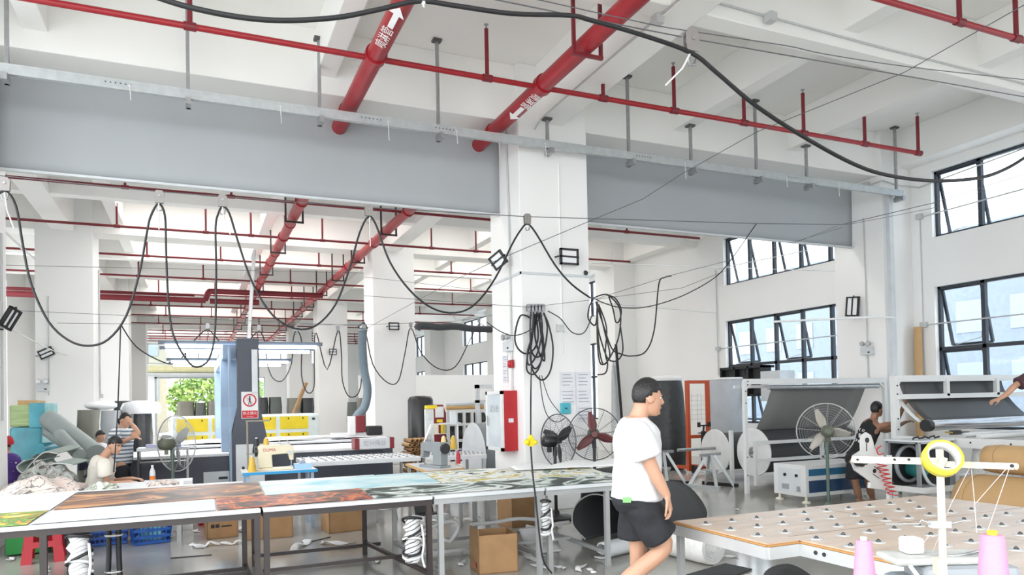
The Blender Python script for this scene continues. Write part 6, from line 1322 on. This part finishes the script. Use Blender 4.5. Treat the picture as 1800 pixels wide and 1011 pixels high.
def head(root, off, b, c, fw, s, hair=True, hm=None, up=(0, 0, 1), bun=None, detail=True, skin=None):
    fw = V(fw).normalized(); up = V(up); up = (up-fw*up.dot(fw)).normalized(); lt = up.cross(fw); c = V(c)
    Q = lambda f, l, u: c+(fw*f+lt*l+up*u)*s
    M = Mx((lt, fw, up)).transposed()
    b.ball(c+up*.02*s-fw*.008*s, (.073*s, .092*s, .098*s), 18, M)
    b.loft([(Q(.018, 0, -.01), .066*s, .072*s, lt, fw), (Q(.024, 0, -.05), .060*s, .066*s, lt, fw), (Q(.032, 0, -.085), .045*s, .052*s, lt, fw), (Q(.042, 0, -.108), .026*s, .034*s, lt, fw), (Q(.046, 0, -.114), .012*s, .02*s, lt, fw)], 16)
    b.tube([Q(.086, 0, .02), Q(.094, 0, .0), Q(.106, 0, -.022), Q(.097, 0, -.034)], [.009*s, .011*s, .0145*s, .011*s], 8); b.ball(Q(.086, 0, -.058), (.022*s, .012*s, .012*s), 10, M); b.ball(Q(.082, 0, -.09), (.02*s, .014*s, .015*s), 10, M)
    b.ball(Q(.074, .03, .022), (.026*s, .014*s, .009*s), 8, M); b.ball(Q(.074, -.03, .022), (.026*s, .014*s, .009*s), 8, M)
    for sd in (-1, 1): b.lathe([(.012*s, -.006*s), (.023*s, 0), (.027*s, .006*s), (.018*s, .01*s)], Q(-.012, sd*.072, -.012), 12, lt*sd+up*.0)
    if detail:
        e = MB(off)
        for sd in (-1, 1): e.ball(Q(.072, sd*.031, .006), (.013*s, .009*s, .007*s), 8, M)
        e_ = e.build('eyes', EYEW, root); e = MB(off)
        for sd in (-1, 1): e.ball(Q(.0795, sd*.030, .006), (.0055*s, .004*s, .006*s), 8, M)
        e.build('pupils', BLACK, e_)
        e = MB(off)
        for sd in (-1, 1): e.tube([Q(.086, sd*.012, .026), Q(.085, sd*.032, .033), Q(.070, sd*.05, .028)], [.004*s, .005*s, .003*s], 6)
        e.build('eyebrows', HAIR, root); e = MB(off); e.tube([Q(.085, -.02, -.061), Q(.097, 0, -.056), Q(.085, .02, -.061)], [.003*s, .006*s, .003*s], 6); e.build('lips', LIP, root)
    if hair:
        h = MB(off); n = 28; m = 16; q = []; hr = random.Random(3)
        for i in range(m+1):
            a = math.pi*i/m
            for t in range(n):
                p = 2*math.pi*t/n; l, f, u = math.sin(a)*math.cos(p), math.sin(a)*math.sin(p), -math.cos(a)
                lim = .36 if f > .55 else (.02 if f > .12 else -.35-.25*(f < -.3)); k = 1.06+.04*max(0, u)+.03*(hr.random()-.5) if u > lim else .80
                if f > .5 and u > lim: k *= 1.03
                q.append(c+up*.022*s-fw*.008*s+(lt*l*.075+fw*f*.094+up*u*.100)*k*s)
        h.add(q, [(i*n+t, i*n+(t+1) % n, (i+1)*n+(t+1) % n, (i+1)*n+t) for i in range(m) for t in range(n)], True)
        if bun == 'tail': h.tube([Q(-.095, 0, .0), Q(-.13, 0, -.02), Q(-.135, .01, -.07), Q(-.12, .01, -.13)], [.022*s, .032*s, .03*s, .01*s], 8)
        h.build('hair', hm or HAIR, root)
    return Q
def torso_rings(hp, sh, lat, fw, sc, ws, n=0):
    """rings from the hips to the shoulders; ws = list of (t, half width, half depth, forward shift)"""
    o = []
    for t, w, d, sft in ws: o.append((V(hp).lerp(V(sh), t)+V(fw)*sft*sc, w*sc, d*sc, V(lat), V(fw)))
    return o
BODY = ((-.12, .12, .09, -.01), (0, .165, .115, -.01), (.2, .155, .105, .0), (.4, .14, .098, .005), (.62, .155, .108, .01), (.82, .165, .108, .005), (.95, .16, .085, -.005), (1.02, .11, .07, -.01), (1.08, .055, .055, -.005))
TEE = ((-.02, .20, .155, .0), (.1, .195, .15, .0), (.3, .19, .142, .005), (.5, .185, .138, .01), (.7, .192, .14, .01), (.86, .192, .128, .005), (.95, .18, .103, -.005), (1.02, .13, .085, -.01), (1.06, .075, .075, -.005))
FT = bpy.data.textures.new('cloth_folds', 'CLOUDS'); FT.noise_scale = .16; FT.noise_depth = 1
def folds(o, s):
    d = o.modifiers.new('folds', 'DISPLACE'); d.texture = FT; d.strength = .03*s; d.mid_level = .32; d.texture_coords = 'LOCAL'
def person(label, hp, sh, fw, head_c, head_f, arms, legs, s=1., skin=None, tee=None, shorts=None, vox=.010, sleeve=.45, hairkw=None, bfw=None, vest=False, legclothes=.8, up=(0, 0, 1), base=None, tee_name='tshirt', det=True, tk=TEE):
    skin = skin or SKIN; fw = V(fw).normalized(); ax = (V(sh)-V(hp)).normalized(); lat = fw.cross(ax).normalized(); f2 = ax.cross(lat).normalized()
    root = thing('person', label, 'person', base or V((hp[0], hp[1], 0))); o = root.location
    b = MB(o); b.loft(torso_rings(hp, sh, lat, f2, s, BODY), 18)
    nb = V(sh)+ax*.02*s; hc = V(head_c); hf = V(head_f).normalized()
    b.tube([nb-ax*.03*s, nb.lerp(hc, .45), hc-hf*.02*s], [.062*s, .055*s, .055*s], 12)
    head(root, o, b, hc, head_f, s, up=up, detail=det, **(hairkw or {}))
    for a in arms:
        p = a['p']; tlimb(b, [V(q) for q in p], [.052*s, .048*s, .042*s, .041*s, .034*s, .026*s]); hand(b, p[-1], a['d'], a['n'], a['t'], s, a.get('c', .5))
    for l in legs: 
        p = l['p']; tlimb(b, [V(q) for q in p], [.088*s, .082*s, .062*s, .054*s, .056*s, .036*s]); e = V(p[-1]); d = V(l.get('d', fw)).normalized()
        b.loft([(e-d*.055*s-V((0, 0, .045*s)), .03*s, .028*s, lat, V((0, 0, 1))), (e+d*.0*s-V((0, 0, .035*s)), .036*s, .042*s, lat, V((0, 0, 1))), (e+d*.09*s-V((0, 0, .052*s)), .042*s, .026*s, lat, V((0, 0, 1))), (e+d*.16*s-V((0, 0, .062*s)), .036*s, .015*s, lat, V((0, 0, 1)))], 12)
    body = b.build('body', skin, root, remesh=vox)
    if tee:
        b = MB(o); b.loft(torso_rings(hp, sh, lat, f2, s, tk), 22)
        if not vest:
            for a in arms:
                q = smooth_path([V(k) for k in a['p']], 6); L = max(2, int(len(q)*sleeve*.5)); m = q[:L+1]
                b.tube([m[0].lerp(V(sh)-ax*.05*s, .35)]+m, [.070*s]+[(.074+.010*i/L)*s for i in range(L+1)], 14)
        t_ = b.build(tee_name, tee, root, remesh=vox*1.25); folds(t_, s)
    if shorts:
        b = MB(o); b.loft(torso_rings(hp, sh, lat, f2, s, ((-.20, .155, .12, 0), (-.08, .185, .14, -.01), (.05, .178, .135, -.005), (.14, .165, .12, 0))), 20)
        for l in legs:
            q = smooth_path([V(k) for k in l['p']], 8); L = max(2, int(len(q)*.5*legclothes)); b.tube(q[:L+1], [(.10+.022*i/L)*s for i in range(L+1)], 14)
        folds(b.build('shorts', shorts, root, remesh=vox*1.25), s)
    return root, (lat, f2, ax)
# --- man walking between the tables ---
D0 = 4.72; W_ = lambda x, y, dd=0.: at(x, y, D=D0+dd)
U = RT.copy(); F = FW.copy(); F.z = 0; F.normalize(); U.z = 0; U.normalize(); Z = V((0, 0, 1))
fwd = (U*.97+F*.22).normalized()
TSH = mat('white_tshirt', (.66, .66, .67), .85, var=.03); BSH = mat('black_shorts', (.013, .014, .018), .8, var=.3, sc=12)
root, _ = person('man in a white T-shirt and black shorts walking past the tables', W_(1119, 872), W_(1118, 742), fwd, W_(1138.5, 699.5), (U*.96+F*.24-Z*.10), [
    dict(p=[W_(1121, 758, -.17), W_(1136, 798, -.21), W_(1151, 832, -.22), W_(1163, 855, -.22), W_(1172, 871, -.22)], d=(U*.25-Z*1.0), n=(-U*.9-Z*.2+F*.3), t=(-F*.55+U*.5), c=.55),
    dict(p=[W_(1118, 758, .17), W_(1116, 800, .22), W_(1122, 838, .22), W_(1134, 858, .2), W_(1142, 874, .18)], d=(U*.3-Z), n=(-U+F*0), t=(F*.5+U*.5), c=.5)],
    [dict(p=[W_(1127, 888, -.09), W_(1148, 925, -.09), W_(1166, 962, -.09), W_(1122, 1003, -.09), W_(1062, 1054, -.07)], d=(U*.5-Z*.85)),
     dict(p=[W_(1117, 888, .09), W_(1120, 925, .10), W_(1122, 968, .10), W_(1122, 1035, .10), W_(1126, 1107, .10)], d=fwd)], s=1.02, tee=TSH, shorts=BSH, vox=.007, sleeve=.62, legclothes=.78, base=V((W_(1119, 872).x, W_(1119, 872).y, 0)))
off = root.location
b = MB(off); q = W_(1102, 879, -.175); b.box(q, (.05, .03, .03), -YAW-.2); b.build('green_tag', mat('bright_green_label', (.20, .55, .16), .5), root)
# --- boy in the black vest at the machine ---
D1 = 10.75; B_ = lambda x, y, dd=0.: at(x, y, D=D1+dd)
f1 = (U*.86+F*.5).normalized()
VEST = mat('black_vest', (.012, .012, .014), .8)
root, (lt, ff, ax) = person('boy in a black vest leaning over the white machine, seen from behind', B_(1508, 806), B_(1534, 742), (U*.78+F*.35-Z*.35), B_(1541.5, 720), (U*.85+F*.45+Z*.05), [
    dict(p=[B_(1547, 750, -.12), B_(1558, 747, -.2), B_(1572, 744, -.18), B_(1582, 728, -.05), B_(1589, 712, .0)], d=(U*.15+Z), n=(F*.6+U*.6), t=(-F+U*.2), c=.75),
    dict(p=[B_(1538, 748, .2), B_(1553, 756, .3), B_(1566, 755, .3), B_(1580, 748, .35), B_(1592, 742, .4)], d=(U+Z*.2), n=(-Z), t=(F), c=.6)],
    [dict(p=[B_(1502, 815, -.08), B_(1502, 832, -.1), B_(1503, 846, -.1), B_(1507, 862, -.08), B_(1511, 876, -.06)], d=(U*.8+F*.3)),
     dict(p=[B_(1516, 815, .1), B_(1524, 832, .1), B_(1526, 846, .1), B_(1530, 862, .12), B_(1534, 876, .14)], d=(U*.9+F*.2))], s=.98, skin=SKIND, tee=VEST, shorts=BSH, vox=.011, vest=True, legclothes=.8, tee_name='vest', tk=((-.05, .175, .13, 0), (.2, .17, .125, 0), (.45, .16, .118, .005), (.7, .165, .12, .01), (.86, .15, .112, .005), (.97, .10, .085, -.005), (1.03, .065, .07, -.005)))
off = root.location; bc = V(B_(1508, 806)).lerp(V(B_(1534, 742)), .55)-ff*.118*.98; nn = -ff
ltr = MATS['white_stencil_paint']
for i, ch in enumerate('OUTDOOR'):
    a = R(150-i*43); p = bc+(-lt*math.cos(a)*-1+ax*math.sin(a))*.0
    rr_ = .085; rx_ = -lt; pos_ = bc+rx_*math.cos(a)*rr_+ax*math.sin(a)*rr_+nn*.022
    text('back_print', ch, .062, ltr, pos_, rx_*math.sin(a)-ax*math.cos(a), rx_*math.cos(a)+ax*math.sin(a), root, off, .004)
b = MB(off); b.box(bc+nn*.02, (.05, .012, .06), .3); b.build('back_print', ltr, root)
# --- worker reaching in from the right edge ---
D2 = 9.5; C_ = lambda x, y, dd=0.: at(x, y, D=D2+dd)
MAR = mat('dark_maroon_shirt', (.075, .035, .042), .85)
person('worker in a dark maroon shirt reaching into the machine from the right edge', V((10.95, 5.85, .92)), V((10.85, 5.88, 1.42)), (-1, .25, 0), V((10.78, 5.9, 1.60)), (-1, .3, -.2), [
    dict(p=[V((10.85, 6.05, 1.40))*0+C_(1842, 655), C_(1812, 664), C_(1786, 677), C_(1769, 693), C_(1757, 701)], d=(-U*.95-Z*.28), n=(-Z+F*.3), t=(-F*.4+Z*.3), c=.6),
    dict(p=[V((10.87, 5.68, 1.40)), V((10.75, 5.6, 1.22)), V((10.6, 5.6, 1.08)), V((10.45, 5.7, 1.06)), V((10.35, 5.8, 1.07))], d=(-1, .2, -.1), n=(0, 0, -1), t=(0, 1, 0), c=.4)],
    [dict(p=[V((10.95, 5.93, .86)), V((10.95, 5.94, .66)), V((10.94, 5.94, .46)), V((10.97, 5.94, .25)), V((10.98, 5.94, .08))], d=(-1, 0, 0)), dict(p=[V((10.95, 5.75, .86)), V((10.95, 5.74, .66)), V((10.94, 5.74, .46)), V((10.97, 5.74, .25)), V((10.98, 5.74, .08))], d=(-1, 0, 0))], s=1., tee=MAR, shorts=BSH, vox=.010, sleeve=.9, legclothes=.95)
# --- seated man in beige ---
D3 = 9.35; G_ = lambda x, y, dd=0.: at(x, y, D=D3+dd)
BEIGE = mat('beige_tshirt', (.66, .62, .55), .85)
person('man in a beige T-shirt sitting bent over cloth at the low table', G_(170, 872), G_(180, 806), (U*.95-F*.15-Z*.2), G_(202, 783), (U*.9-F*.25-Z*.35), [
    dict(p=[G_(183, 815, -.2), G_(186, 835, -.25), G_(190, 850, -.22), G_(212, 850, -.18), G_(228, 847, -.15)], d=(U-Z*.1), n=(-Z), t=(-F*.5+Z*.1), c=.5),
    dict(p=[G_(183, 812, .18), G_(192, 830, .2), G_(200, 845, .2), G_(220, 843, .12), G_(234, 841, .05)], d=(U-Z*.1), n=(-Z), t=(F), c=.5)],
    [dict(p=[G_(172, 878, -.1), G_(190, 878, -.12), G_(212, 880, -.12), G_(212, 900, -.12), G_(212, 928, -.12)], d=U), dict(p=[G_(172, 878, .1), G_(190, 878, .12), G_(212, 880, .12), G_(212, 900, .12), G_(212, 928, .12)], d=U)], s=.97, tee=BEIGE, shorts=BSH, vox=.011, sleeve=.6, legclothes=.9)
stool((G_(168, 900).x, G_(168, 900).y, 0), .9, 'red plastic stool under the seated man in beige')
# --- woman in the striped top ---
D4 = 10.95; H_ = lambda x, y, dd=0.: at(x, y, D=D4+dd)
STRP = ramp_mat('blue_striped_cloth', [(.42, (.78, .79, .80)), (.55, (.78, .79, .80)), (.62, (.16, .22, .30)), (.75, (.16, .22, .30))], 5.5, .85, (1, 1, 1), .3, 1, 'bands_z')
person('woman in a striped top resting her head on her raised hand', H_(210, 812), H_(213, 756), (U*.8-F*.45-Z*.1), H_(220.5, 739), (U*.85-F*.4-Z*.25), [
    dict(p=[H_(222, 762, -.16), H_(233, 764, -.22), H_(243, 764, -.22), H_(237, 752, -.18), H_(230, 744, -.13)], d=(-U*.5+Z*.7), n=(-U*.4+F*.5), t=(F), c=.6),
    dict(p=[H_(203, 762, .1), H_(204, 772, -.1), H_(210, 778, -.25), H_(222, 774, -.28), H_(232, 770, -.28)], d=(U), n=(-Z), t=(F), c=.5)],
    [dict(p=[H_(212, 820, -.1), H_(216, 835, -.1), H_(218, 850, -.1), H_(218, 868, -.1), H_(217, 884, -.1)], d=U), dict(p=[H_(208, 820, .1), H_(208, 835, .1), H_(209, 850, .1), H_(209, 868, .1), H_(208, 884, .1)], d=U)], s=.95, tee=STRP, shorts=BSH, vox=.011, sleeve=.55, hairkw=dict(bun='tail'), legclothes=1.)
# --- child in white ---
D5 = 11.3; K_ = lambda x, y, dd=0.: at(x, y, D=D5+dd)
person('child in a white T-shirt sitting behind the man in beige', K_(174, 816), K_(174, 781), (U*.9-F*.3), K_(177, 768), (U*.9-F*.3-Z*.1), [
    dict(p=[K_(178, 785, -.13), K_(180, 794, -.15), K_(183, 802, -.15), K_(189, 803, -.15), K_(194, 803, -.15)], d=U, n=(-Z), t=(-F), c=.4),
    dict(p=[K_(172, 785, .13), K_(174, 794, .15), K_(178, 802, .15), K_(186, 803, .15), K_(192, 803, .15)], d=U, n=(-Z), t=(F), c=.4)],
    [dict(p=[K_(174, 820, -.08), K_(180, 821, -.08), K_(188, 822, -.08), K_(188, 838, -.08), K_(188, 860, -.08)], d=U), dict(p=[K_(174, 820, .08), K_(180, 821, .08), K_(188, 822, .08), K_(188, 838, .08), K_(188, 860, .08)], d=U)], s=.80, tee=TSH, shorts=BSH, vox=.012, sleeve=.6, det=False)
c = K_(172, 822); t = thing('chair', 'dark blue chair under the child in white', 'chair', (c.x, c.y, 0)); o = t.location
MB(o).box((c.x, c.y, c.z-.12), (.34, .34, .03)).build('seat', mat('dark_blue_plastic', (.03, .04, .08), .5), t); p = c-U*.2; MB(o).box((p.x, p.y, c.z+.1), (.03, .34, .26), -YAW).build('backrest', MATS['dark_blue_plastic'], t)
for i, j in ((-1, -1), (1, -1), (1, 1), (-1, 1)): MB(o).bar((c.x+i*.14, c.y+j*.14, c.z-.12), (c.x+i*.16, c.y+j*.16, 0), .025).build('leg', STEEL, t)
b = MB(o); p2 = V((p.x, p.y, c.z-.12)); b.bar(p2, p2+V((0, 0, .12)), .03); b.build('back_post', STEEL, t)
# --- girl with the red cap ---
D6 = 9.55; L_ = lambda x, y, dd=0.: at(x, y, D=D6+dd)
DOTS = ramp_mat('purple_dotted_cloth', [(.0, (.70, .68, .75)), (.16, (.70, .68, .75)), (.2, (.07, .03, .20)), (1, (.09, .04, .25))], 16, .8, kind='voronoi')
root, _ = person('girl in a purple dotted top and a red cap at the left picture edge', L_(8, 856), L_(10, 800), (-U*.35+F*.9), L_(9, 783), (-U*.5+F*.8-Z*.2), [
    dict(p=[L_(26, 808, 0), L_(30, 825, .05), L_(30, 840, .1), L_(22, 848, .2), L_(14, 850, .3)], d=(F-U*.3), n=(-Z), t=(-U), c=.4),
    dict(p=[L_(-6, 808, 0), L_(-10, 825, .05), L_(-10, 840, .1), L_(-6, 848, .2), L_(0, 850, .3)], d=(F), n=(-Z), t=(U), c=.4)],
    [dict(p=[L_(14, 866), L_(14, 868, .2), L_(14, 870, .4), L_(14, 890, .42), L_(14, 920, .42)], d=F), dict(p=[L_(0, 866), L_(0, 868, .2), L_(0, 870, .4), L_(0, 890, .42), L_(0, 920, .42)], d=F)], s=.88, tee=DOTS, shorts=BSH, vox=.012, sleeve=.7, hairkw=dict(bun='tail'), det=False)
off = root.location; c = L_(9, 779)
b = MB(off); fw = (-U*.5+F*.8).normalized(); b.lathe([(.098, -.02), (.100, .02), (.085, .07), (.05, .095), (.01, .10)], c+Z*.0, 20); b.prism([(-.07, .06), (.07, .06), (.06, .15), (0, .18), (-.06, .15)], c-Z*.005, fw.cross(Z), fw, Z*.01); b.build('red_cap', mat('red_cap_cloth', (.50, .02, .03), .8), root)
c = L_(8, 876); t = thing('stool', 'low dark stool under the girl in the red cap', 'stool', (c.x, c.y, 0)); o = t.location
MB(o).cyl((c.x, c.y, c.z-.13), (c.x, c.y, c.z-.09), .15, n=18).build('seat', BLACKP, t)
for k in range(4): a = k*1.571+.4; MB(o).bar((c.x+.1*math.cos(a), c.y+.1*math.sin(a), c.z-.13), (c.x+.15*math.cos(a), c.y+.15*math.sin(a), 0), .025).build('leg', STEEL, t)
